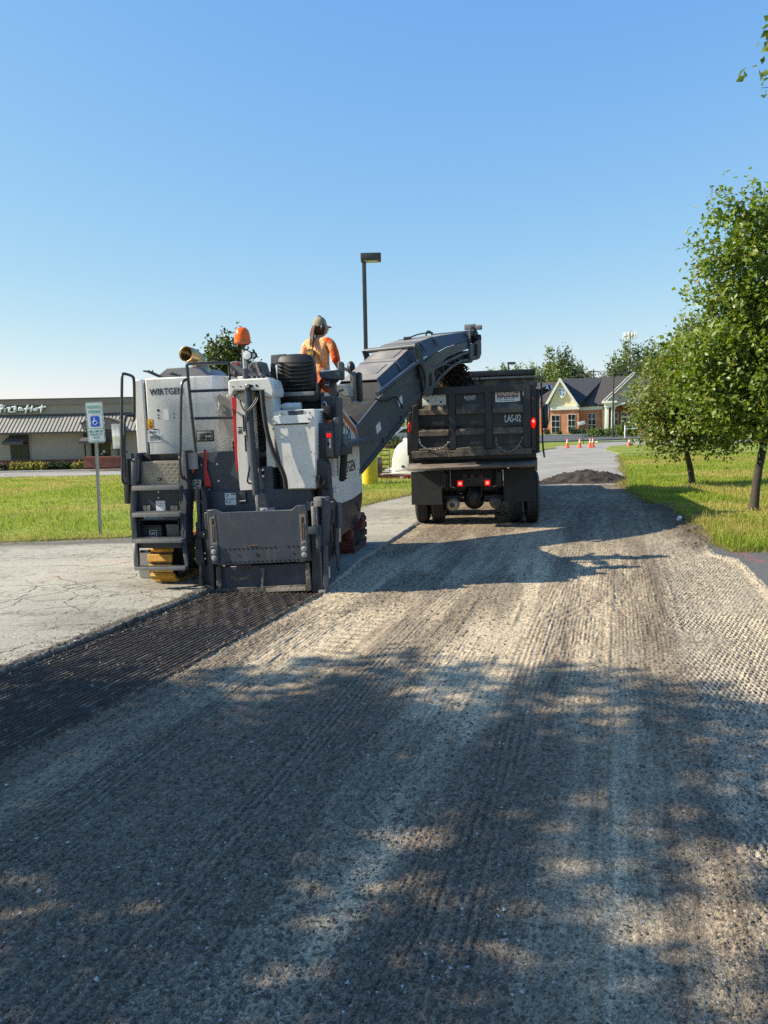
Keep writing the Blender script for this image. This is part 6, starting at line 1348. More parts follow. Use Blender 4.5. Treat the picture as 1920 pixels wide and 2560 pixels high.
# face: nose, brow and jaw at the front of the head (+y), eyes, mouth, ears
b = MB(); b.ell(Vector((0, .04, 1.56)) * sc, (.078 * sc, .098 * sc, .118 * sc), 20, 14); b.ell(Vector((0, .138, 1.545)) * sc, (.014 * sc, .022 * sc, .022 * sc), 10, 8)
for s in (-1, 1): b.ell(Vector((s * .079, .03, 1.55)) * sc, (.012, .02, .032), 10, 8)
hd_ = b.build('head', skin, per, 80)
for s in (-1, 1): b = MB(); b.ell(Vector((s * .032, .122, 1.575)) * sc, (.013, .010, .008), 10, 8); b.build('eye', print_white, hd_)
b = MB(); b.ell(Vector((0, .128, 1.50)) * sc, (.026, .008, .007), 10, 6); b.build('mouth', pm('lips', (.4, .15, .13), .5), hd_)
# tie-dye shirt
def tie_dye():
    m, n, l, bs = nodes_of('tie_dye_cloth')
    tc = n.new('ShaderNodeTexCoord'); nz = n.new('ShaderNodeTexNoise'); nz.inputs['Scale'].default_value = 5.5; nz.inputs['Detail'].default_value = 5; nz.inputs['Distortion'].default_value = 1.3
    l.new(tc.outputs['Object'], nz.inputs['Vector']); sx = n.new('ShaderNodeSeparateXYZ'); l.new(tc.outputs['Object'], sx.inputs[0])
    ad = n.new('ShaderNodeMath'); ad.operation = 'MULTIPLY_ADD'; ad.inputs[1].default_value = 0.62; l.new(sx.outputs[0], ad.inputs[0]); l.new(nz.outputs[0], ad.inputs[2])
    cr = n.new('ShaderNodeValToRGB'); e = cr.color_ramp.elements; e[0].position = .28; e[0].color = (.80, .40, .24, 1); e[1].position = .82; e[1].color = (.50, .03, .015, 1)
    for p, c in ((.40, (.80, .30, .12, 1)), (.46, (.82, .50, .30, 1)), (.52, (.78, .33, .13, 1)), (.58, (.70, .34, .10, 1)), (.66, (.60, .09, .03, 1))):
        q = cr.color_ramp.elements.new(p); q.color = c
    l.new(ad.outputs[0], cr.inputs[0]); l.new(cr.outputs[0], bs.inputs['Base Color']); bs.inputs['Roughness'].default_value = .9; bs.inputs['Specular IOR Level'].default_value = .15
    n2 = n.new('ShaderNodeTexNoise'); n2.inputs['Scale'].default_value = 11; n2.inputs['Detail'].default_value = 3; n2.inputs['Distortion'].default_value = 1.5; l.new(tc.outputs['Object'], n2.inputs['Vector'])
    bp = n.new('ShaderNodeBump'); bp.inputs['Strength'].default_value = .6; bp.inputs['Distance'].default_value = .02; l.new(n2.outputs[0], bp.inputs['Height']); l.new(bp.outputs[0], bs.inputs['Normal'])
    return m
td = tie_dye()
V2 = [(0, .0, .84), (0, .0, .98), (0, .0, 1.10), (0, -.012, 1.22), (0, -.025, 1.335), (0, -.01, 1.405)]
R2 = [(.160, .120), (.155, .116), (.155, .114), (.166, .114), (.155, .106), (.072, .066)]
E2 = [(i, i + 1) for i in range(5)]
for s in (-1, 1):
    n0 = len(V2); V2 += [(s * .155, -.018, 1.36), (s * .222, -.02, 1.325), (s * .258, -.005, 1.20), (s * .272, .01, 1.06)]; R2 += [.074, .070, .062, .068]; E2 += [(4, n0), (n0, n0 + 1), (n0 + 1, n0 + 2), (n0 + 2, n0 + 3)]
skin_obj('shirt', [Vector(v) * sc for v in V2], E2, [tuple(x * sc for x in (r if hasattr(r, '__len__') else (r, r))) for r in R2], td, per)
V3 = [(0, .0, .93)]; R3 = [(.15, .115)]; E3 = []
for s in (-1, 1):
    n0 = len(V3); V3 += [(s * .095, .0, .85), (s * .10, .02, .50), (s * .105, -.01, .09)]; R3 += [.108, .082, .068]; E3 += [(0, n0), (n0, n0 + 1), (n0 + 1, n0 + 2)]
skin_obj('trousers', [Vector(v) * sc for v in V3], E3, [tuple(x * sc for x in (r if hasattr(r, '__len__') else (r, r))) for r in R3], pm('rust_trousers', (.28, .07, .03), .9, var=.15), per)
# badge on the back with a number
bd = MB(); c = Vector((-.055, -.158, 1.205)) * sc; bd.lathe([(.068 * sc, .03), (.068 * sc, .0), (0, -.0)], c, 'Y', 24, False); bdo = bd.build('badge', pm('badge_olive', (.075, .05, .025), .85), per)
text('lettering', '2011', c + Vector((-.048, -.002, -.018)), (1, 0, .05), (0, 0, 1), .096, .044, pm('badge_yellow', (.75, .42, .05), .8), bdo, .0015, .006)
# cap, ear muffs, ponytail
capm = pm('cap_cloth', (.30, .25, .17), .9, var=.2, bump=.15)
b = MB(); prof = [(.092 * sc, -.01), (.096 * sc, .03), (.09 * sc, .07), (.066 * sc, .105), (.03 * sc, .123), (.006, .126)]
b.lathe(prof, Vector((0, .02, 1.585)) * sc, 'Z', 24, False); b.lathe([(.008, .124), (.008, .13), (0, .132)], Vector((0, .02, 1.585)) * sc, 'Z', 8, False)
cap = b.build('cap', capm, per, 60)
b = MB(); pts = [(math.sin(a) * .085 * sc, .05 * sc + math.cos(a) * .15 * sc, 1.585 * sc - .018 * math.cos(a)) for a in [R(-62 + 12.4 * i) for i in range(11)]]
b.prism(pts, (0, 0, .006)); b.build('brim', capm, cap)
b = MB(); b.tube([(math.cos(a) * .106 * sc, .015 * sc, 1.56 * sc + math.sin(a) * .165 * sc) for a in [R(12 * i) for i in range(16)]], .010, 8)
mf = b.build('headband', black_rub, per)
for s in (-1, 1): b = MB(); b.ell(Vector((s * .104, .015, 1.545)) * sc, (.030, .036, .052), 14, 10); b.build('ear_cup', black_vinyl, mf)
hairm = pm('auburn_hair', (.075, .028, .011), .62, var=.4, scale=30, spec=.25)
b = MB(); b.ell(Vector((0, .01, 1.53)) * sc, (.084 * sc, .088 * sc, .09 * sc), 18, 12); hr = b.build('hair', hairm, per, 80)
rr_ = random.Random(5)
for k in range(24):
    x0, x1 = rr_.uniform(-.045, .05), rr_.uniform(-.03, .06); zz = rr_.uniform(1.29, 1.40); w_ = rr_.uniform(-.03, .03)
    b = MB(); b.tube([Vector(p) * sc for p in ((x0 * .7, -.055, 1.60), (x0, -.085, 1.53), (x0 + w_, -.10, 1.46), (x1 - w_ * .5 + .02, -.13, 1.38), (x1 + .02, -.145, zz))], [.013, .017, .016, .012, .003], 6, True, 2); b.build('lock_of_hair', hairm, hr, 80)

for _o in (hd_, cap, hr, mf): _o.rotation_euler = (0, 0, R(-28))

# ------------------------------------------------------------------ the dump truck
TF = Frame((1.72, 14.05, 0.0), 9.0, 0.6)
zC, zK, zV = Zone(TF, 880, 780, 520, 1659), Zone(TF, 1010, 900, 370, 1659), Zone(TF, 900, 810, 320, 1659)
truck = empty('dump_truck', TF.M, 'black dump truck with dusty ribbed tailgate being loaded with asphalt millings', 'dump truck')
def tpoly(z, pts, d, t, name, mat, par=None, bev=.005):
    b = MB(); b.prism([z(x, y, d) for x, y in pts], (0, t, 0), bev); return b.build(name, mat, par or truck)
def tbox(z, x0, y0, x1, y1, d, t, name, mat, par=None, bev=.006):
    p, q = z(x0, y0, d), z(x1, y1, d); b = MB(); b.box(p, (q.x, d + t, q.z), bev); return b.build(name, mat, par or truck)
def ttube(z, pts, r, name, mat, par=None, it=1, n=8):
    b = MB(); b.tube([z(*p) for p in pts], r, n, True, it); return b.build(name, mat, par or truck)
tg = tpoly(zK, [(100, 330), (1425, 275), (1430, 1000), (95, 1040)], .07, .03, 'tailgate', truck_blk)
tpoly(zK, [(150, 345), (240, 312), (1420, 262), (1425, 345), (170, 400)], .0, .07, 'top_rail', truck_blk, tg)
tpoly(zK, [(95, 520), (160, 490), (165, 1020), (98, 1025)], .0, .07, 'tailgate_post', truck_blk, tg)
tpoly(zK, [(498, 378), (570, 374), (586, 1000), (512, 1005)], .0, .07, 'tailgate_post', truck_blk, tg); tpoly(zK, [(903, 358), (976, 354), (995, 992), (918, 996)], .0, .07, 'tailgate_post', truck_blk, tg)
tpoly(zK, [(1332, 342), (1418, 338), (1420, 978), (1340, 982)], .0, .07, 'tailgate_post', truck_blk, tg)
tpoly(zK, [(88, 1025), (1430, 985), (1436, 1052), (90, 1100)], -.03, .10, 'bottom_rail', truck_dusty, tg)
def rib(x0, x1, y0, ym, y1):
    """ledge with a sloping top: y0 top of slope, ym its outer lip, y1 the underside, in photograph units"""
    a0, a1 = zK(x0, y0, .065), zK(x1, y0 - (x1 - x0) * .03, .065); m0, m1 = zK(x0, ym, -.012), zK(x1, ym - (x1 - x0) * .03, -.012); l0, l1 = zK(x0, y1, -.012), zK(x1, y1 - (x1 - x0) * .03, -.012)
    b = MB(); xx = [a0.x, a1.x]
    za, zm, zl = a0.z, m0.z, l0.z; dz = a1.z - a0.z
    prof = [(.068, za), (-.012, zm), (-.012, zl), (.068, zl + .01)]
    v = [[b.bm.verts.new((x, y, z + (dz if i else 0))) for y, z in prof] for i, x in enumerate(xx)]
    for k in range(4): b.bm.faces.new((v[0][k], v[0][(k + 1) % 4], v[1][(k + 1) % 4], v[1][k]))
    b.bm.faces.new(v[0]); b.bm.faces.new(v[1][::-1]); bmesh.ops.recalc_face_normals(b.bm, faces=b.bm.faces)
    return b.build('rib', truck_dusty, tg, 20)
for x0, x1, dy in ((168, 500, 0), (584, 906, -12), (996, 1332, -26)):
    rib(x0, x1, 512 + dy, 566 + dy, 618 + dy); rib(x0, x1, 752 + dy, 805 + dy, 855 + dy)
    tpoly(zK, [(x0, 1000 + dy * .8), (x1 - 40, 968 + dy * .8), (x1, 985 + dy * .8), (x1, 1008 + dy * .8), (x0, 1018 + dy * .8)], -.01, .08, 'bottom_ledge', truck_dusty, tg)
for x, y in ((390, 712), (815, 692), (410, 948), (815, 935), (1225, 922)):
    tpoly(zK, [(x - 80, y - 12), (x - 40, y - 22), (x + 60, y - 22), (x + 82, y - 10), (x + 82, y + 18), (x - 60, y + 22)], .066, .01, 'weld_pad', truck_dusty, tg, .003)
pl = tbox(zK, 205, 398, 472, 502, .062, .006, 'blank_plate', pm('plate_white', (.62, .64, .62), .6, var=.12, dust=DUST, damt=.15), tg, .002)
b = MB()
for x, y in ((268, 458), (415, 470)): b.lathe([(.018, 0), (.018, -.003)], zK(x, y, .062), 'Y', 10)
b.build('bolt_holes', gap_black, pl)
p, q = zK(678, 438, .066), zK(802, 400, .066); text('lettering', 'ROGERS', p, (1, 0, .02), (0, 0, 1), q.x - p.x, q.z - p.z, print_white, tg, .002, .01)
p, q = zK(690, 450, .066), zK(800, 446, .066); b = MB(); b.box(p, (q.x, .064, p.z + .006)); b.build('underline', print_white, tg)
ws = tpoly(zK, [(1022, 366), (1298, 352), (1302, 458), (1240, 466), (1115, 472), (1024, 474)], .060, .006, 'warning_sign', white_clean, tg, .001)
tpoly(zK, [(1042, 370), (1282, 357), (1284, 408), (1044, 418)], .056, .004, 'sign_band', pm('sign_maroon', (.22, .02, .035), .5, var=.1), ws, 0)
p, q = zK(1052, 409, .0545), zK(1276, 372, .0545); text('lettering', 'WARNING', p, (1, 0, .035), (0, 0, 1), q.x - p.x, .075, white_clean, ws, .001, .012)
p, q = zK(1044, 446, .058), zK(1284, 422, .058); text('lettering', 'STAY BACK 200 FT', p, (1, 0, .03), (0, 0, 1), q.x - p.x, .042, print_black, ws, .001, .008)
p, q = zK(1060, 465, .058), zK(1240, 452, .058); text('lettering', 'NOT RESPONSIBLE FOR DAMAGE', p, (1, 0, .03), (0, 0, 1), q.x - p.x, .016, print_black, ws, .001, .002)
p, q = zK(1130, 698, .066), zK(1310, 612, .066); text('lettering', 'LAS-02', p, (1, 0, .02), (0, 0, 1), q.x - p.x, q.z - p.z, print_white, tg, .002, .012)
# hanging chains: links alternately flat and on edge
def chain_links(pts, name='chain'):
    P = [zK(*p) for p in pts]; Q = []
    for a, c in zip(P, P[1:]):
        m = max(1, int((c - a).length / .030)); Q += [a.lerp(c, k / m) for k in range(m)]
    Q.append(P[-1]); b = MB()
    for i, (a, c) in enumerate(zip(Q, Q[1:])):
        t = (c - a).normalized(); u = (t.orthogonal() if abs(t.y) > .9 else t.cross(Vector((0, 1, 0)))).normalized(); w_ = t.cross(u)
        e = u if i % 2 else w_; m = (a + c) / 2
        b.tube([m + t * .022 * math.cos(g) + e * .011 * math.sin(g) for g in [k * math.pi / 4 for k in range(9)]], .0045, 5)
    return b.build(name, worn_steel, truck)
chain_links([(172, 880, -.02), (178, 930, -.03), (215, 975, -.05), (275, 1000, -.06), (350, 1002, -.06), (420, 985, -.06), (475, 950, -.05), (505, 915, -.02)])
chain_links([(1030, 870, -.02), (1035, 940, -.04), (1075, 985, -.06), (1120, 1020, -.07), (1165, 1035, -.07), (1215, 1015, -.07), (1265, 975, -.06), (1300, 930, -.05), (1325, 890, -.03), (1332, 855, -.02)])
# bed: corner posts, side walls, floor, headboard
bl0, br0 = zK(48, 1050, .12), zK(1472, 1000, .12); zfl, zbw = bl0.z, zK(100, 330, .12).z
tpoly(zK, [(45, 600), (95, 575), (98, 1030), (45, 1035)], .03, .12, 'corner_post', truck_blk); tpoly(zK, [(1424, 270), (1478, 265), (1480, 1010), (1432, 1015)], .05, .12, 'corner_post', truck_blk)
rl = tpoly(zK, [(1428, 640), (1470, 636), (1475, 760), (1430, 765)], .03, .02, 'lamp_bracket', truck_blk)
c = zK(1450, 705, .02); b = MB(); b.ell(c, (.045, .02, .10), 16, 10); lo = b.build('tail_lamp', red_lit, truck); b = MB(); b.ell(c + Vector((0, -.013, .03)), (.024, .012, .028), 12, 8); b.build('bulb', red_hot, lo)
c = zK(67, 757, .02); b = MB(); b.ell(c, (.048, .018, .105), 16, 10); b.build('tail_lamp', red_lens, truck); c = zK(1440, 432, .04); b = MB(); b.ell(c, (.025, .012, .03), 12, 8); b.build('marker_lamp', red_lens, truck)
xL, xR = zK(60, 800, .15).x, zK(1478, 800, .15).x; zT = zK(1440, 300, .15).z
for x0, x1 in ((xL, xL + .06), (xR - .06, xR)):
    b = MB(); b.box((x0, .16, zfl - .05), (x1, 4.7, zT), .01); wl = b.build('bed_wall', truck_blk, truck)
    for k in range(6): xx = x1 if x0 > 0 else x0 - .08; b = MB(); b.box((xx, .4 + k * .8, zfl - .05), (xx + .08, .52 + k * .8, zT - .03), .01); b.build('wall_rib', truck_blk, wl)
    b = MB(); b.box((x0 - .03, .14, zT), (x1 + .03, 4.7, zT + .09), .02); b.build('wall_cap', truck_blk, wl)
b = MB(); b.box((xL, .12, zfl - .12), (xR, 4.7, zfl - .02)); b.build('bed_floor', truck_blk, truck)
hbT, hbM, hbB = zC(1455, 462, 4.7).z, zC(1455, 500, 4.7).z, zC(1455, 520, 4.7).z; hx0, hx1 = xL - .02, zC(1458, 480, 4.7).x
b = MB(); b.box((hx0, 4.7, zfl), (hx1, 4.76, hbT), .008); hb = b.build('headboard', truck_dusty, truck)
b = MB(); b.box((hx0 - .02, 4.6, hbM), (hx1 + .01, 4.75, hbT + .02), .01); b.build('headboard_rim', truck_blk, hb); b = MB(); b.box((hx0 + .02, 4.62, hbB - .01), (hx1 - .02, 4.7, hbM - .015), .02); b.build('tarp_roll', pm('tarp_grey', (.26, .25, .23), .6, var=.2), hb)
b = MB(); b.box((hx0, 4.76, hbT - .06), (hx1, 6.6, hbT), .02); b.build('cab_shield', truck_blk, hb)
# rear apron
ap = MB(); A = [zK(40, 1170, .10), zK(1490, 1128, .10)]; Bq = [zK(35, 1218, -.32), zK(400, 1214, -.34), zK(900, 1190, -.33), zK(1430, 1176, -.32), zK(1490, 1160, -.22)]
top = [(A[0].x + (A[1].x - A[0].x) * f, .10, A[0].z + (A[1].z - A[0].z) * f) for f in (0, .25, .6, .96, 1)]
vs1 = [ap.bm.verts.new(p) for p in top]; vs2 = [ap.bm.verts.new(p) for p in Bq]; vs3 = [ap.bm.verts.new(p - Vector((0, -.01, .035))) for p in Bq]
for i in range(4): ap.bm.faces.new((vs1[i], vs1[i + 1], vs2[i + 1], vs2[i])); ap.bm.faces.new((vs2[i], vs2[i + 1], vs3[i + 1], vs3[i]))
apo = ap.build('apron', pm('apron_dirty', (.12, .10, .082), .8, var=.3, scale=5, dust=(.24, .19, .14), damt=.6, dscale=3), truck, 30); m = apo.modifiers.new('thickness', 'SOLIDIFY'); m.thickness = .012
tbox(zK, 50, 1070, 1485, 1165, .14, .3, 'rear_sill', gap_black, None, .01)
# chassis, mudflaps, wheels
for x in (-.62, .42): b = MB(); b.box((x - .05, .25, .72), (x + .05, 7.6, 1.02), .01); b.build('frame_rail', truck_blk, truck)
b = MB(); b.box((-.6, .75, .62), (.42, .87, 1.05), .01); b.build('cross_member', truck_blk, truck)
tpoly(zC, [(470, 1275), (712, 1262), (720, 1535), (650, 1540), (476, 1538)], .26, .02, 'mudflap', black_rub, None, .004); tpoly(zC, [(1205, 1250), (1462, 1235), (1470, 1508), (1225, 1520), (1212, 1500)], .26, .02, 'mudflap', black_rub, None, .004)
def wheel(x, y, r=.50, w=.25):
    b = MB(); prof = [(r * .56, -w / 2 + .01), (r * .80, -w / 2), (r * .95, -w / 2 + .02), (r, -w / 2 + .05)]
    for k in range(3): q = -w / 2 + .06 + k * (w - .12) / 3; u = (w - .12) / 3; prof += [(r, q + u * .1), (r, q + u * .78), (r - .016, q + u * .80), (r - .016, q + u * .98)]
    prof += [(r, w / 2 - .055), (r * .95, w / 2 - .02), (r * .80, w / 2), (r * .56, w / 2 - .01), (r * .56, -w / 2 + .01)]
    b.lathe(prof, (x, y, r - .01), 'X', 36, False); t = b.build('tyre', black_rub, truck, 30)
    b = MB(); b.lathe([(r * .57, -w * .35), (r * .50, -w * .1), (r * .2, -w * .05), (r * .2, w * .05), (r * .50, w * .1), (r * .57, w * .35)], (x, y, r - .01), 'X', 24); b.build('rim', worn_steel, t)
tl, tr_ = zC(545, 1720, .62).x, zC(1310, 1700, .62).x
for x in (zC(548, 1700, .2).x, zC(675, 1700, .2).x, zC(1308, 1700, .2).x, zC(1447, 1700, .2).x):
    wheel(x, .78); wheel(x, 2.12)
wheel(-1.0, 6.6); wheel(1.02, 6.6)
for y in (.78, 2.12):
    b = MB(); b.tube([(-1.1, y, .49), (-.3, y, .49), (.2, y, .49), (1.05, y, .49)], [.09, .10, .10, .09], 12); ax_ = b.build('axle', truck_blk, truck); b = MB(); b.ell((-.06, y, .50), (.22, .24, .25), 18, 12); b.build('differential', truck_blk, ax_)
b = MB(); b.lathe([(.12, .45), (.14, .2), (.16, -.05), (.12, -.12)], zC(970, 1500, .9), 'Y', 18); b.build('axle_housing', crust, truck)
for (x, y, m) in ((803, 1535, pm('tank_tan', (.38, .34, .26), .5, .3, var=.2)), (1150, 1515, pm('tank_grey', (.10, .10, .105), .5, .3, var=.2))):
    c = zC(x, y, .5); b = MB(); b.lathe([(.0, -.13), (.07, -.125), (.115, -.09), (.125, -.05), (.125, .14), (.10, .18)], c, 'Y', 20, False); o = b.build('brake_chamber', m, truck); b = MB(); b.lathe([(.05, -.135), (.05, -.122)], c, 'Y', 14); b.build('cap', rail_paint, o); b = MB(); b.lathe([(.13, .04), (.132, .05), (.132, .08), (.13, .09)], c, 'Y', 20); b.build('clamp_ring', worn_steel, o)
for pts in ([(782, 1265, .42), (785, 1390, .42), (820, 1402, .42)], [(1155, 1265, .42), (1152, 1385, .42), (1120, 1392, .42)]): ttube(zC, pts, .014, 'light_guard', worn_steel, None, 0, 6)
tbox(zC, 835, 1320, 1115, 1390, .50, .03, 'lamp_bar', truck_blk, None, .01)
for x, y in ((862, 1368), (1080, 1362)):
    c = zC(x, y, .485); b = MB(); b.box(c - Vector((.052, .02, .055)), c + Vector((.052, .01, .055)), .015); lo = b.build('brake_lamp', red_lit, truck); b = MB(); b.ell(c + Vector((0, -.02, 0)), (.03, .012, .03), 12, 8); b.build('bulb', red_hot, lo)
for x in (900, 960, 1030): c = zC(x, 1308, .47); b = MB(); b.box(c - Vector((.04, .01, .022)), c + Vector((.04, .02, .022)), .008); b.build('marker_lamp', pm('lens_dull', (.14, .025, .02), .4), truck)
for pts in ([(1010, 1480, .5), (1020, 1530, .5), (1050, 1510, .5), (1080, 1480, .5), (1115, 1490, .5)], [(940, 1400, .45), (930, 1460, .5), (905, 1490, .6)], [(1030, 1400, .45), (1035, 1460, .5), (1010, 1500, .55)]): ttube(zC, pts, .010, 'air_hose', rail_paint, None, 2, 6)
for x0, y0, x1, y1 in ((845, 1438, 880, 1448), (850, 1466, 915, 1478)): ttube(zC, [(x0, y0, .7), ((x0 + x1) / 2, y1, .68), (x1, y1 - 4, .7)], .012, 'brake_pipe', steel, None, 1, 6)
tbox(zC, 720, 1285, 770, 1420, .5, .3, 'spring_hanger', truck_blk, None, .01); tbox(zC, 1165, 1270, 1205, 1400, .5, .3, 'spring_hanger', truck_blk, None, .01)
# right flank: tank, tarp frame pipe, ladder; cab with mirror and chromed stack
b = MB(); b.box((xR - .12, 3.2, .55), (xR + .08, 4.6, 1.15), .06); b.build('fuel_tank', truck_blk, truck)
b = MB(); b.box((xR - .02, .25, 1.02), (xR + .03, 5, 1.26), .01); b.build('side_rail', truck_dusty, truck)
ttube(zC, [(1462, 530, .9), (1505, 522, .9), (1512, 560, .9), (1518, 1000, .9), (1525, 1090, .9), (1535, 1160, .9)], .018, 'tarp_arm', rail_paint, None, 1)
b = MB(); b.box((-1.05, 5.0, .9), (1.12, 6.9, 2.75), .06); cab_ = b.build('cab', truck_teal, truck)
b = MB(); b.box((-.75, 4.985, 2.05), (.8, 5.0, 2.6), .004); b.build('rear_window', pm('dark_glass', (.02, .025, .03), .08), cab_); b = MB(); b.box((-.9, 6.9, .9), (.95, 8.4, 1.75), .10); b.build('engine_hood', truck_teal, cab_)
b = MB(); p, q = zC(1505, 645, 5.0), zC(1582, 598, 4.8); b.tube([p - Vector((.12, .0, 1.0)), p - Vector((.1, 0, .05)), p, q], .085, 14, False, 1); sk_ = b.build('exhaust_stack', pm('chrome', (.6, .65, .72), .12, 1.0, var=.05), truck); m = sk_.modifiers.new('thickness', 'SOLIDIFY'); m.thickness = .006
p, q = zC(1518, 735, 5.9), zC(1568, 930, 5.9); b = MB(); b.box(p, (q.x, 6.1, q.z), .06); mi = b.build('mirror', truck_teal, truck); ttube(zC, [(1510, 765, 5.9), (1565, 735, 5.85), (1578, 760, 5.85), (1570, 900, 5.85), (1520, 960, 5.9)], .016, 'mirror_arm', galv, mi, 1)
tbox(zC, 1470, 640, 1500, 690, 1.2, .2, 'tarp_motor', truck_dusty, None, .02)
# load and spill
c = TF.M @ Vector((-.1, 2.3, zT - .62)); heap('asphalt_load', c, 1.12, 2.0, .62, 95, 'heap of dark asphalt millings filling the truck bed', m_mill, 40); bpy.context.scene.objects['asphalt_load'].rotation_euler = (0, 0, -R(9))
hp = bpy.context.scene.objects['asphalt_load']
c = TF.M @ zK(800, 1180, -.12); ap_h = heap('spilled_millings', c - Vector((0, 0, .02)), .55, .14, .085, 96, 'little heap of crumbs spilled on the rear apron of the truck', m_mill, 34); ap_h.rotation_euler = (0, 0, -R(9))
def falling():
    n = 7000; t = rng.random(n); top_, bot = cv_w(3.50, 0, 3.12), cv_w(3.74, 0, zT - .1)
    P = np.array(top_)[None] * (1 - t[:, None]) + np.array(bot)[None] * t[:, None]; sp_ = .08 + .09 * t
    P = P + np.stack([rng.normal(size=n) * sp_ * 1.2, rng.normal(size=n) * sp_ * .8, rng.normal(size=n) * .05], 1)
    r = .008 + .016 * rng.random(n) ** 2; base = np.array([[1, 1, 1], [-1, -1, 1], [-1, 1, -1], [1, -1, -1]], float)
    V = (P[:, None] + base[None] * r[:, None, None] * (.5 + rng.random((n, 4, 1)))).reshape(-1, 3); i = 4 * np.arange(n)
    F = np.concatenate([np.stack([i, i + 1, i + 2], 1), np.stack([i, i + 3, i + 1], 1), np.stack([i, i + 2, i + 3], 1), np.stack([i + 1, i + 3, i + 2], 1)])
    o = np_mesh('falling_millings', V, F, m_mill, np.repeat(np.array([.062, .048, .04])[None] * (.6 + .9 * rng.random((n, 1))), 4, 0), False, 'stuff'); tag(o, 'dark asphalt crumbs pouring from the conveyor tip into the truck bed', 'millings')
def cv_w(s, l, z): return C0 + cd * s + cs * l + Vector((0, 0, z))
falling()

# ------------------------------------------------------------------ buildings: helpers on a facade's own frame
class Facade:
    def __init__(s, name, zone_fr, parent): s.f, s.p = zone_fr, parent
def facade_tools(fr_, root):
    def poly(z, pts, d, t, name, mat, par=None, bev=0.0):
        b = MB(); b.prism([z(x, y, d) for x, y in pts], (0, t, 0), bev); return b.build(name, mat, par or root)
    def box(z, x0, y0, x1, y1, d, t, name, mat, par=None, bev=0.0):
        p, q = z(x0, y0, d), z(x1, y1, d); b = MB(); b.box(p, (q.x, d + t, q.z), bev); return b.build(name, mat, par or root)
    return poly, box
def brick_mat(name, c1, c2, mort, sc=1.0):
    m, n, l, b = nodes_of(name); tc = n.new('ShaderNodeTexCoord'); mp = n.new('ShaderNodeMapping'); mp.inputs['Rotation'].default_value = (R(90), 0, 0); l.new(tc.outputs['Object'], mp.inputs[0])
    br = n.new('ShaderNodeTexBrick'); br.inputs['Color1'].default_value = rgba(c1); br.inputs['Color2'].default_value = rgba(c2); br.inputs['Mortar'].default_value = rgba(mort)
    br.inputs['Scale'].default_value = 1.0 / sc; br.inputs['Brick Width'].default_value = .22; br.inputs['Row Height'].default_value = .075; br.inputs['Mortar Size'].default_value = .008
    l.new(mp.outputs[0], br.inputs['Vector']); nz = n.new('ShaderNodeTexNoise'); nz.inputs['Scale'].default_value = 1.2; nz.inputs['Detail'].default_value = 6; l.new(tc.outputs['Object'], nz.inputs['Vector'])
    mr = n.new('ShaderNodeMapRange'); mr.inputs[1].default_value = .3; mr.inputs[2].default_value = .7; mr.inputs[3].default_value = .8; mr.inputs[4].default_value = 1.2; l.new(nz.outputs[0], mr.inputs[0])
    mx = n.new('ShaderNodeMix'); mx.data_type = 'RGBA'; mx.blend_type = 'MULTIPLY'; mx.inputs[0].default_value = 1; l.new(br.outputs['Color'], mx.inputs[6]); l.new(mr.outputs[0], mx.inputs[7]); l.new(mx.outputs[2], b.inputs['Base Color']); b.inputs['Roughness'].default_value = .9
    bp = n.new('ShaderNodeBump'); bp.inputs['Strength'].default_value = .4; bp.inputs['Distance'].default_value = .01; l.new(br.outputs['Fac'], bp.inputs['Height']); bp.invert = True; l.new(bp.outputs[0], b.inputs['Normal']); return m
brick_red = brick_mat('brick_red', (.25, .065, .038), (.20, .052, .034), (.22, .15, .11)); brick_or = brick_mat('brick_orange', (.60, .205, .10), (.52, .17, .08), (.50, .34, .24))
dark_pane = pm('dark_pane', (.012, .015, .018), .06, var=.1, spec=.6); trim_w = pm('trim_white', (.74, .73, .68), .55, var=.05); cream = pm('cream_stucco', (.74, .64, .42), .8, var=.05)
shingle = pm('shingle_shaded', (.035, .036, .040), .85, var=.25, scale=2.5, bump=.5, bscale=9); shingle_b = pm('shingle_brown', (.062, .055, .052), .85, var=.2, scale=2, bump=.5, bscale=9)
taupe = pm('taupe_wall', (.30, .265, .20), .8, var=.06, scale=1.5); roof_tan = pm('metal_roof_tan', (.36, .33, .27), .5, var=.08, scale=1.0); awn = pm('awning_brown', (.085, .072, .066), .8, var=.1); dk_trim = pm('dark_trim', (.05, .045, .04), .6)
siding = pm('lap_siding', (.33, .295, .225), .75, var=.06, scale=1.2)

# ------------------------------------------------------------------ the restaurant on the left
gz = float(terrain_z(-30, 62)); o_ = atY(100, 1171, 62)
PFr = Frame((o_.x, 62.0, o_.z), 0, 0); zG = Zone(PFr, 0, 980, 330, 1659)
rest = empty('restaurant', PFr.M, 'low tan restaurant with a seamed metal mansard roof, dark awnings and white script lettering', 'restaurant'); poly, box = facade_tools(PFr, rest)
x0, x1 = zG(-900, 500, 0).x, zG(2300, 400, 0).x
def zl(yl, x, d=0): return zG(x, yl, d).z
zg0, zbt, zwt, zmt, zpt = 0.0, zl(862, 560), zl(497, 560), zl(300, 560), zl(85, 560)
b = MB(); b.box((x0, .25, 0), (x1, 14, zwt), 0); b.build('wall', taupe, rest)
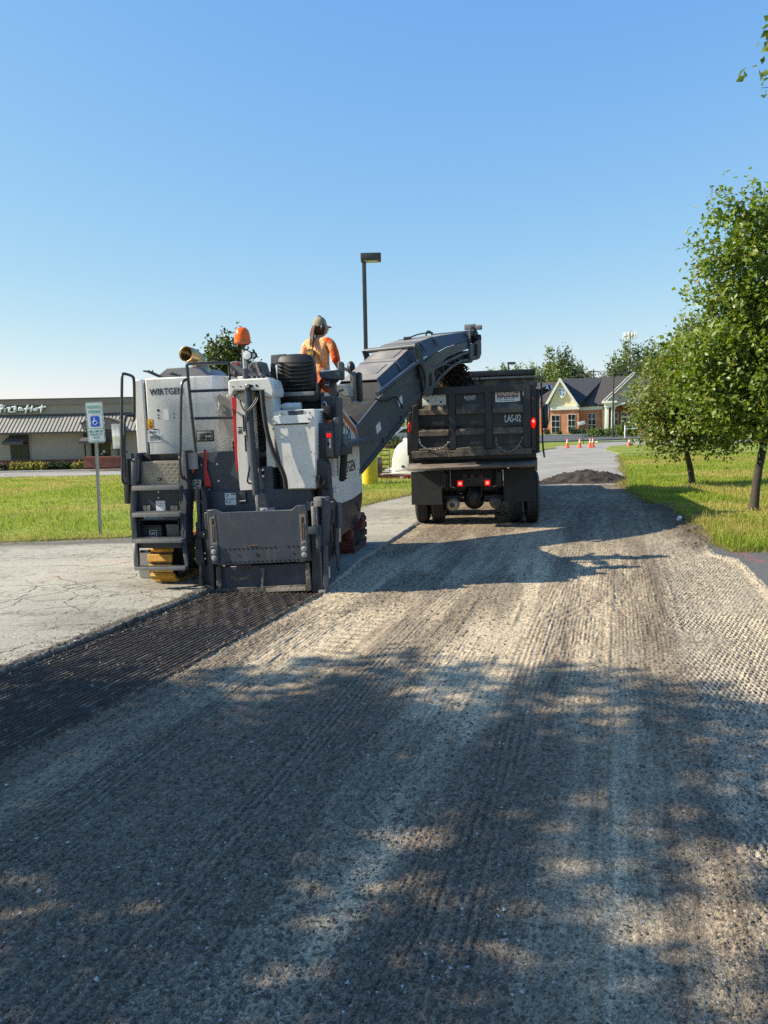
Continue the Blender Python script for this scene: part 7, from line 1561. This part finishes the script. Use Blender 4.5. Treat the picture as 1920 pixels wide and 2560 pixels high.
# lap siding boards as separate courses
n = 15; hgt = (zwt - zbt) / n
for (a0, a1) in ((x0, zG(108, 600, 0).x), (zG(380, 600, 0).x, zG(1045, 600, 0).x), (zG(1500, 600, 0).x, x1)):
    for k in range(n): zz = zbt + k * hgt; b = MB(); b.prism([(a0, .25, zz), (a0, .205, zz), (a0, .232, zz + hgt + .02), (a0, .25, zz + hgt + .02)], (a1 - a0, 0, 0)); b.build('siding_board', siding, rest)
b = MB(); b.box((x0, .10, -.4), (x1, .25, zbt), .0); b.build('brick_base', brick_red, rest)
b = MB(); b.box((x0, .06, zbt), (x1, .25, zbt + .06)); b.build('sill', brick_red, rest)
# mansard: sloping metal roof with standing seams
zm0, zm1 = zwt - .05, zmt; y0_, y1_ = -.75, .9
b = MB(); b.prism([(x0, y0_, zm0), (x0, y1_, zm1), (x0, y1_ + .3, zm1), (x0, y1_ + .3, zm0)], (x1 - x0, 0, 0)); b.build('mansard_roof', roof_tan, rest)
sl = Vector((0, y1_ - y0_, zm1 - zm0)).normalized()
x = x0 + .2
while x < x1:
    b = MB(); b.bar(Vector((x, y0_, zm0 + .01)), Vector((x, y1_, zm1 + .01)), .045, .05, (0, -.7, .7)); b.build('roof_seam', dk_trim, rest); x += zG(600, 400, 0).x - zG(552, 400, 0).x
b = MB(); b.box((x0, y0_ - .06, zm0 - .12), (x1, y0_ + .02, zm0 + .02)); b.build('eaves_trim', dk_trim, rest)
b = MB(); b.box((x0, y1_, zm1 - .05), (x1, 14, zpt - .15)); b.build('parapet', taupe, rest)
b = MB(); b.box((x0, y1_ - .05, zm1), (x1, y1_, zm1 + .15)); b.build('flashing', dk_trim, rest)
b = MB(); b.box((x0, y1_ - .18, zpt - .45), (x1, 14.1, zpt)); b.build('cornice', pm('cornice_taupe', (.24, .205, .155), .8), rest); b = MB(); b.box((x0, y1_ - .24, zpt - .02), (x1, y1_ - .1, zpt + .05)); b.build('coping', dk_trim, rest)
# script sign: dark outline behind, pale letters in front
pL, pR = zG(-70, 262, .85), zG(585, 160, .85)
for k, (off, mt, d, bo) in enumerate([(0.0, pm('sign_outline', (.02, .025, .022), .6), .88, .055), (0.0, pm('sign_letters', (.74, .76, .68), .5, var=.05), .70, .016)]):
    strokes = [[(-8, 178), (22, 168), (44, 182), (36, 208), (2, 218)], [(14, 178), (2, 262)], [(66, 202), (58, 250)], [(66, 178), (69, 172)], [(84, 204), (138, 196), (98, 252), (192, 250)], [(146, 192), (212, 184), (172, 232), (212, 230)], [(272, 196), (244, 202), (236, 228), (258, 230), (276, 198), (280, 232), (296, 224)], [(352, 162), (338, 210), (318, 268)], [(412, 172), (398, 205), (386, 250)], [(304, 218), (360, 204), (410, 200)], [(430, 200), (424, 226), (440, 234), (462, 200), (460, 230), (474, 224)], [(534, 162), (520, 215), (512, 262)], [(478, 206), (530, 192), (580, 184)]]
    for st_ in strokes:
        bq = MB(); Pq = [zG(x, y, d) for x, y in st_]
        bq.tube(Pq, [(.135 if k == 0 else .085) * (1.15 if 0 < i < len(Pq) - 1 else .85) for i in range(len(Pq))], 7, True, 2); bq.build('letter_stroke', mt, rest)
# window with awning on the left
box(zG, 112, 510, 372, 860, .15, .1, 'window_surround', dk_trim)
w_ = box(zG, 140, 640, 362, 855, .12, .05, 'window', dark_pane)
for x in (195, 250, 305): box(zG, x - 2, 640, x + 2, 855, .10, .03, 'mullion', dk_trim, w_)
for y in (710, 785): box(zG, 140, y - 2, 362, y + 2, .10, .03, 'mullion', dk_trim, w_)
def awning(xa, xb, yt, yb, flare, out, name='awning'):
    a, c = zG(xa, yt, .1), zG(xb, yt, .1); e, f = zG(xa - flare, yb - 10, .1), zG(xb - flare * .4, yb - 10, .1); hz = .10
    b = MB(); v = [(a.x, .1, a.z), (c.x, .1, c.z), (f.x, -out, e.z), (e.x, -out, e.z)]; b.prism(v, (0, 0, -.04)); b.box((e.x, -out - .02, e.z - .2), (f.x, -out + .02, e.z + .02)); b.build(name, awn, rest)
awning(118, 358, 556, 640, 38, .7)
# entrance: arched porch hood, awning, doors, posts
pts = [(1010, 395), (1060, 370), (1110, 345), (1180, 325), (1260, 318), (1340, 324), (1420, 348), (1475, 378), (1500, 392), (1480, 470), (1040, 470)]
poly(zG, pts, -.9, 1.2, 'porch_gable', pm('porch_brown', (.19, .165, .13), .8)); poly(zG, [(p[0], p[1] - 6) for p in pts[:9]] + [(1500, 400), (1420, 358), (1340, 334), (1260, 328), (1180, 335), (1110, 356), (1010, 405)], -.98, .1, 'porch_trim', dk_trim)
box(zG, 1040, 470, 1490, 640, -.6, .5, 'porch_beam', dk_trim); awning(1100, 1400, 490, 625, 28, 1.3)
box(zG, 1045, 500, 1072, 850, -.75, .3, 'porch_post', dk_trim); box(zG, 1470, 500, 1492, 850, -.75, .3, 'porch_post', dk_trim)
for k in range(8): box(zG, 1075, 640 + k * 24, 1140, 660 + k * 24, -.3, .1, 'louvre', siding)
dr = box(zG, 1148, 640, 1388, 880, .10, .1, 'door', dark_pane); box(zG, 1262, 640, 1272, 880, .06, .05, 'door_frame', dk_trim, dr); box(zG, 1290, 733, 1322, 762, .04, .02, 'notice', sticker_w, dr); box(zG, 1268, 770, 1288, 782, .04, .02, 'notice', sticker_w, dr); box(zG, 1385, 640, 1470, 880, .12, .1, 'side_light', siding)
l = zG(1305, 388, -1.0); b = MB(); b.box(l - Vector((.07, .1, .12)), l + Vector((.07, .1, .12)), .03); b.build('porch_lamp', sticker_w, rest)
pw = box(zG, 1042, 822, 1498, 945, -2.4, .4, 'planter_wall', brick_red); box(zG, 1036, 816, 1504, 830, -2.45, .5, 'wall_coping', brick_red)
yel, drk = ((.20, .20, .035), (.42, .38, .10)), ((.02, .04, .015), (.05, .075, .025))
i = 0
for px_, wq, c, nm in ((40, 80, drk, 'dark low shrub at the far left of the brick wall foot'), (165, 70, yel, 'yellow shrub first from the left under the restaurant window'), (240, 75, yel, 'yellow shrub just right of the first yellow one'), (320, 80, yel, 'yellow shrub below the right edge of the window'), (395, 85, yel, 'bright yellow shrub in the middle of the row'), (470, 80, yel, 'yellow shrub second from the right of the group'), (545, 90, yel, 'tallest yellow shrub at the end of the group'), (640, 80, drk, 'dark shrub right of the yellow group'), (720, 80, drk, 'second dark shrub of the dark group'), (795, 80, drk, 'third dark shrub of the dark group'), (865, 60, drk, 'dark shrub beside the paired yellow shrubs'), (945, 85, yel, 'yellow shrub left of the brick planter wall'), (1015, 70, yel, 'yellow shrub touching the brick planter wall')):
    p = PFr.M @ zG(px_, 945, -.9); bush(p.x, p.y, wq / 5.03 * .0326 * 1.0, .62 if c is yel else .55, 200 + i, nm, c, 'shrubs along the restaurant wall', 40, .13, z=o_.z - .05); i += 1

# ------------------------------------------------------------------ the brick building with gables, behind the cones
BD = 125.0; ob = atY(1450, 1083, BD); BFr = Frame((ob.x, BD, ob.z), 13, 0); zW = Zone(BFr, 1340, 780, 300, 1659)
bank = empty('brick_building', BFr.M, 'orange brick building with cream gable, dark shingle roofs and white portico beyond the cones', 'building'); poly, box = facade_tools(BFr, bank)
poly(zW, [(190, 1345), (592, 1330), (592, 1700), (190, 1700)], 0, 10, 'wall', brick_or); poly(zW, [(592, 1330), (925, 1340), (925, 1700), (592, 1700)], 2.5, 8, 'wall', brick_or)
poly(zW, [(180, 1312), (600, 1290), (600, 1345), (180, 1360)], -.25, .6, 'frieze', trim_w); poly(zW, [(600, 1318), (945, 1300), (945, 1345), (600, 1362)], 2.2, .6, 'frieze', trim_w)
poly(zW, [(330, 955), (560, 1295), (180, 1312)], -.05, .5, 'gable', cream)
poly(zW, [(330, 905), (592, 1290), (560, 1300), (330, 960), (165, 1270), (125, 1268)], -.6, .55, 'gable_trim', trim_w)
ridge_b = 9.0
def roofplane(pts, name, mat, t=.18):
    b = MB(); v = [b.bm.verts.new(p) for p in pts]; b.bm.faces.new(v); bmesh.ops.recalc_face_normals(b.bm, faces=b.bm.faces); o = b.build(name, mat, bank, 0); m = o.modifiers.new('thickness', 'SOLIDIFY'); m.thickness = t; m.offset = 1; return o
apx = zW(330, 905, -.55); rgt = zW(592, 1288, -.55); lft = zW(118, 1265, -.55); rdg = zW(945, 905, 9.0)
roofplane([apx, rgt, zW(640, 1300, 2.0), zW(945, 905, 9.0), Vector((apx.x, 9.0, rdg.z))], 'roof', shingle); roofplane([apx, Vector((apx.x, 9.0, rdg.z)), Vector((lft.x, 9.0, lft.z)), lft], 'roof', shingle_b)  # right slope's shade is put into its darker shingle colour
roofplane([zW(640, 1300, 2.0), zW(950, 1292, 2.0), zW(1700, 1285, 2.0), zW(1700, 885, 9.0), zW(945, 905, 9.0)], 'roof', shingle_b)
roofplane([zW(-320, 1250, 4.0), zW(160, 1250, 4.0), zW(300, 965, 9.0), zW(-320, 985, 9.0)], 'roof', shingle_b); poly(zW, [(-320, 1265), (190, 1262), (190, 1700), (-320, 1700)], 4.4, 8, 'wall', brick_or)
def win(x0, y0, x1, y1, d, nx, ny):
    f = box(zW, x0, y0, x1, y1, d - .06, .12, 'window', trim_w); w, h_ = (x1 - x0) / nx, (y1 - y0) / ny
    for i in range(nx):
        for j in range(ny): box(zW, x0 + i * w + 5, y0 + j * h_ + 5, x0 + (i + 1) * w - 5, y0 + (j + 1) * h_ - 5, d - .09, .05, 'pane', dark_pane, f)
win(212, 1425, 328, 1672, 0, 2, 3); win(440, 1412, 542, 1660, 0, 2, 3); win(718, 1398, 828, 1640, 2.5, 2, 3)
sh = poly(zW, [(302, 1055), (405, 1050), (410, 1110), (395, 1165), (355, 1200), (325, 1160), (305, 1105)], -.35, .28, 'shield_emblem', trim_w); 
for pts in ([(315, 1070), (345, 1062), (340, 1095), (318, 1100)], [(362, 1062), (395, 1060), (398, 1095), (365, 1098)], [(322, 1112), (345, 1108), (352, 1150), (335, 1148)], [(365, 1115), (390, 1110), (382, 1150), (362, 1160)]): poly(zW, pts, -.38, .04, 'emblem_field', pm('emblem_blue', (.12, .22, .50), .5), sh)
# portico on the right
poly(zW, [(1340, 845), (1760, 1225), (1700, 1245), (1085, 1300), (1100, 1225), (925, 1240)], -4.0, .4, 'portico_gable', pm('portico_grey', (.36, .32, .28), .8)); poly(zW, [(1340, 832), (1370, 845), (1340, 880), (955, 1255), (915, 1255), (915, 1235)], -4.5, .7, 'portico_trim', trim_w)
poly(zW, [(918, 1232), (1120, 1225), (1120, 1252), (950, 1262), (918, 1262)], -4.6, .8, 'portico_cornice', trim_w); poly(zW, [(945, 1255), (1090, 1250), (1085, 1315), (950, 1320)], -4.2, .8, 'portico_beam', trim_w)
poly(zW, [(1085, 1300), (1160, 1265), (1240, 1248), (1340, 1242), (1700, 1240), (1700, 1250), (1340, 1254), (1240, 1262), (1165, 1280), (1095, 1315)], -4.1, .3, 'arch_trim', trim_w)
for xa, xb in ((955, 1002), (1042, 1082), (1560, 1600)): 
    p, q = zW(xa, 1310, -4.0), zW(xb, 1700, -4.0); b = MB(); b.box(p, (q.x, -4.0 + (q.x - p.x), q.z), .04); b.build('column', trim_w, bank)
roofplane([zW(1340, 840, -4.5), zW(925, 1240, -4.5), zW(960, 1250, 3.5), Vector((zW(1340, 840, -4.5).x, 9, zW(1340, 840, -4.5).z))], 'roof', shingle_b)
poly(zW, [(925, 1262), (1760, 1262), (1760, 1700), (925, 1700)], 3.0, 7, 'entrance_wall', brick_red); poly(zW, [(918, 1320), (945, 1320), (945, 1690), (918, 1690)], 2.2, .3, 'downpipe', cream)
win(1088, 1385, 1136, 1570, 3.0, 1, 2); dw = box(zW, 1178, 1380, 1480, 1575, 2.9, .15, 'door', trim_w)
for xa, xb, ya, yb in ((1184, 1476, 1388, 1436), (1190, 1250, 1462, 1560), (1262, 1318, 1462, 1560), (1340, 1400, 1462, 1560), (1412, 1470, 1462, 1560)): box(zW, xa, ya, xb, yb, 2.85, .08, 'pane', dark_pane, dw)
box(zW, 1280, 1505, 1300, 1530, 2.8, .05, 'notice', sticker_w, dw)
for s_, xa, xb, yb, yt in (('BEN', 1200, 1330, 1118, 1082), ('PHA', 1176, 1290, 1170, 1132)):
    p, q = zW(xa, yb, -4.1), zW(xb, yt, -4.1); text('lettering', s_, p, (1, 0, .02), (0, 0, 1), q.x - p.x, q.z - p.z, trim_w, bank, .04, .02)
gC = ((.06, .11, .02), (.15, .20, .05))
for k, (px_, wq, hq, d, nm, c) in enumerate([(815, 250, 115, -34, 'wide clump of tall ornamental grass at the left of the row', gC), (990, 170, 110, -34, 'middle clump of tall ornamental grass', gC), (1180, 280, 170, -34, 'tallest clump of ornamental grass, before the portico', gC), (1330, 200, 150, -34, 'clump of ornamental grass half hidden by the low tree', gC), (150, 90, 60, -3, 'dark round shrub at the left corner of the brick building', drk), (322, 60, 40, -3, 'small dark shrub under the left window of the brick building', drk), (510, 75, 70, -3, 'shrub under the middle window of the brick building', drk), (575, 60, 62, -3, 'shrub at the corner of the cream gable wing', drk), (640, 75, 62, -3, 'shrub behind the tilted sign', drk)]):
    zz = 1740 if d == -34 else 1690; p = BFr.M @ zW(px_, zz, d); sc_ = (BD + d) / FOC * (300 / 1659)
    bush(p.x, p.y, wq * sc_, hq * sc_ * 1.25, 300 + k, nm, c, 'clumps of tall ornamental grass' if d == -34 else 'shrubs by the brick building', 110 if d == -34 else 50, .22 if d == -34 else .2, 'ornamental grass' if d == -34 else 'shrub', z=p.z - .1, name='ornamental_grass' if d == -34 else 'shrub', spread=.16, up=1.6 if d == -34 else .6)
for k in range(9):
    p = BFr.M @ zW(700 + k * 90, 1768, -38); bush(p.x, p.y, 2.2, .55, 340 + k, ['low ground cover shrub in the bed before the ornamental grass, %s' % w for w in ('at its left end', 'second from the left', 'third from the left', 'left of the middle', 'in the middle', 'right of the middle', 'before the white post', 'behind the last cone', 'behind the low tree')][k], ((.03, .055, .015), (.08, .11, .03)), 'low shrubs edging the bed', 40, .2, z=p.z - .1)

# ------------------------------------------------------------------ trailer with water tank beside the road, parked cars beyond
ZT_ = lambda fr_: Zone(fr_, 880, 1080, 180, 1659)
TR = Frame((.3, 25.6, .05), 4, 0); zT_ = ZT_(TR)
trl = empty('utility_trailer', TR.M, 'flat utility trailer with raised ladder ramp and red tail light, carrying the white water tank', 'trailer')
def rpoly(pts, d, t, name, mat, par=None, bev=.004): b = MB(); b.prism([zT_(x, y, d) for x, y in pts], (0, t, 0), bev); return b.build(name, mat, par or trl)
def rbox(x0, y0, x1, y1, d, t, name, mat, par=None, bev=.005): p, q = zT_(x0, y0, d), zT_(x1, y1, d); b = MB(); b.box(p, (q.x, d + t, q.z), bev); return b.build(name, mat, par or trl)
zd_ = zT_(1000, 1000, 0).z; xa, xb = zT_(640, 1000, 0).x, zT_(1340, 1000, 0).x + 1.1
b = MB(); b.box((xa, 0, zd_ - .12), (xb, 4.2, zd_), .01); b.build('deck_frame', maroon, trl)
b = MB(); b.box((xa + .02, .03, zd_ + .002), (xb - .02, 4.2, zd_ + .05), .005); b.build('deck', pm('deck_wood', (.45, .40, .30), .8, var=.2), trl)
rp = rbox(655, 345, 680, 1010, -.03, .05, 'ramp_post', maroon); rbox(850, 345, 875, 1010, -.03, .05, 'ramp_post', maroon, rp)
for y in (350, 430, 535, 640, 745, 845, 945): rbox(680, y - 10, 850, y + 10, -.02, .04, 'ramp_rung', maroon, rp)
rbox(740, 318, 880, 345, .1, .05, 'top_rail', maroon, rp)
for (x, y) in ((zT_(620, 1000, .8).x - .06, .9), (zT_(620, 1000, .8).x - .06, 1.75), (xb + .1, .9), (xb + .1, 1.75)):
    b = MB(); b.lathe([(.20, -.10), (.30, -.10), (.335, -.06), (.335, .06), (.30, .10), (.20, .10), (.20, -.10)], (x, y, .33), 'X', 24, False); t = b.build('tyre', black_rub, trl); b = MB(); b.lathe([(.20, -.07), (.06, -.03), (.06, .03), (.20, .07)], (x, y, .33), 'X', 18); b.build('rim', galv, t)
rbox(1110, 1035, 1190, 1062, -.02, .02, 'number_plate', sticker_w); rbox(1205, 1010, 1300, 1062, -.03, .04, 'tail_lamp', red_lens); rbox(590, 940, 640, 1060, -.02, .03, 'fender', maroon)
b = MB(); b.box((xa + .2, 4.2, zd_ - .1), (xb - .2, 5.6, zd_ - .02)); b.build('drawbar', maroon, trl)
pc = zT_(1290, 600, .5); top_z = zT_(1200, 225, .6).z; bot_z = zd_ + .05
tk = empty('water_tank', TR.M @ Matrix.Translation((pc.x + .05, 1.9, bot_z)), 'big translucent white water tank lying on the trailer behind the truck', 'water tank')
hh = (top_z - bot_z); rad = zT_(1300, 600, .6).x - zT_(880, 600, .6).x
b = MB(); prof = []
for k in range(25): 
    a = math.pi * k / 24; prof.append((math.cos(a), math.sin(a)))
sec = [(rad * math.copysign(abs(c_) ** .8, c_), hh * (s_ ** .75)) for c_, s_ in prof]
rings = []
for y, sc_ in ((-1.35, .86), (-1.3, .94), (-1.2, .99), (-1.0, 1), (1.0, 1), (1.2, .99), (1.3, .94), (1.35, .86)): rings.append([b.bm.verts.new((x * sc_, y, z * (1 - (1 - sc_) * .5))) for x, z in sec])
for A_, B_ in zip(rings, rings[1:]):
    for k in range(24): b.bm.faces.new((A_[k], A_[k + 1], B_[k + 1], B_[k]))
    b.bm.faces.new((A_[24], A_[0], B_[0], B_[24]))
b.bm.faces.new(rings[0]); b.bm.faces.new(rings[-1][::-1]); bmesh.ops.recalc_face_normals(b.bm, faces=b.bm.faces); b.build('tank_shell', tank_white, tk, 50)
b = MB(); b.lathe([(.26, hh - .05), (.26, hh + .06), (.22, hh + .10), (0, hh + .11)], (0, -.3, 0), 'Z', 20, False); b.build('lid', tank_white, tk)
for y in (-.7, 0, .7): b = MB(); b.tube([(x * 1.004, y, z * 1.004) for x, z in sec], .018, 6); b.build('mould_rib', tank_white, tk)
b = MB(); b.box((-rad * .45, -1.375, hh * .17), (-rad * .30, -1.34, hh * .24), .01); b.build('outlet', dk_trim, tk)
b = MB(); b.tube([(-rad * .8, -1.45, .06), (-rad * .3, -1.5, .10), (rad * .1, -1.45, .2), (rad * .5, -1.4, .12)], .025, 8, True, 2); b.build('hose', galv, tk)
p = atY(939, 1150, 27.2); rt = empty('marker_post', Vector((p.x, 27.2, .0)), 'short white marker post between yellow footing and trailer', 'post'); b = MB(); b.tube([(0, 0, -.1), (0, 0, 1.35)], .045, 10); b.build('post', trim_w, rt); b = MB(); b.lathe([(.05, 1.35), (.05, 1.38), (0, 1.40)], n=10, cap=False); b.build('cap', trim_w, rt)
def car(loc, rz, paint, label):
    rt = empty('parked_car', Matrix.Translation(Vector(loc)) @ Matrix.Rotation(R(rz), 4, 'Z'), label, 'car', 'cars parked beyond the lawn')
    side = [(-2.2, .35), (-2.25, .75), (-1.95, .92), (-1.35, .98), (-.75, 1.38), (.55, 1.42), (1.35, 1.02), (2.1, .9), (2.25, .6), (2.2, .32)]
    b = MB(); b.prism([(x, -.86, z) for x, z in side], (0, 1.72, 0), .06); b.build('body', paint, rt, 30)
    for sy, y in ((-1, -.865), (1, .845)): b = MB(); b.prism([(x, y, z) for x, z in ((-1.2, 1.0), (-.7, 1.32), (.5, 1.36), (1.15, 1.03))], (0, .02, 0)); b.build('side_window', dark_pane, rt)
    b = MB(); b.prism([(.62, -.7, 1.39), (.62, .7, 1.39), (1.33, .74, 1.05), (1.33, -.74, 1.05)], (.03, 0, .03)); b.build('windscreen', dark_pane, rt); b = MB(); b.prism([(-.82, -.7, 1.36), (-.82, .7, 1.36), (-1.36, .74, 1.02), (-1.36, -.74, 1.02)], (-.03, 0, .03)); b.build('rear_window', dark_pane, rt)
    for x in (-1.35, 1.38):
        for y in (-.8, .8): b = MB(); b.lathe([(.18, -.1), (.32, -.1), (.33, 0), (.32, .1), (.18, .1)], (x, y, .33), 'Y', 20); b.build('wheel', black_rub, rt)
for (px_, py_, Y, rz, c, lb) in ((1000, 1106, 70, 8, (.30, .34, .38), 'silver blue parked car seen under the conveyor, left one'), (1024, 1112, 62, 12, (.42, .44, .46), 'silver parked car beside the left edge of the truck'), (975, 1098, 82, 5, (.10, .12, .15), 'dark parked car far behind, under the conveyor')):
    p = atY(px_, py_, Y); car((p.x, Y, p.z), rz, pm('car_paint_%d' % px_, c, .25, .4, coat=.6, var=.03), lb)
p = atY(985, 1104, 60); bush(p.x, 60, 2.6, 1.0, 401, 'rounded hedge before the parked cars, left part', drk, 'hedge before the parked cars', 90, .14, z=p.z - .6); p = atY(1012, 1106, 59); bush(p.x, 59, 2.4, .9, 402, 'rounded hedge before the parked cars, right part', ((.04, .06, .02), (.11, .12, .03)), 'hedge before the parked cars', 90, .14, z=p.z - .6)
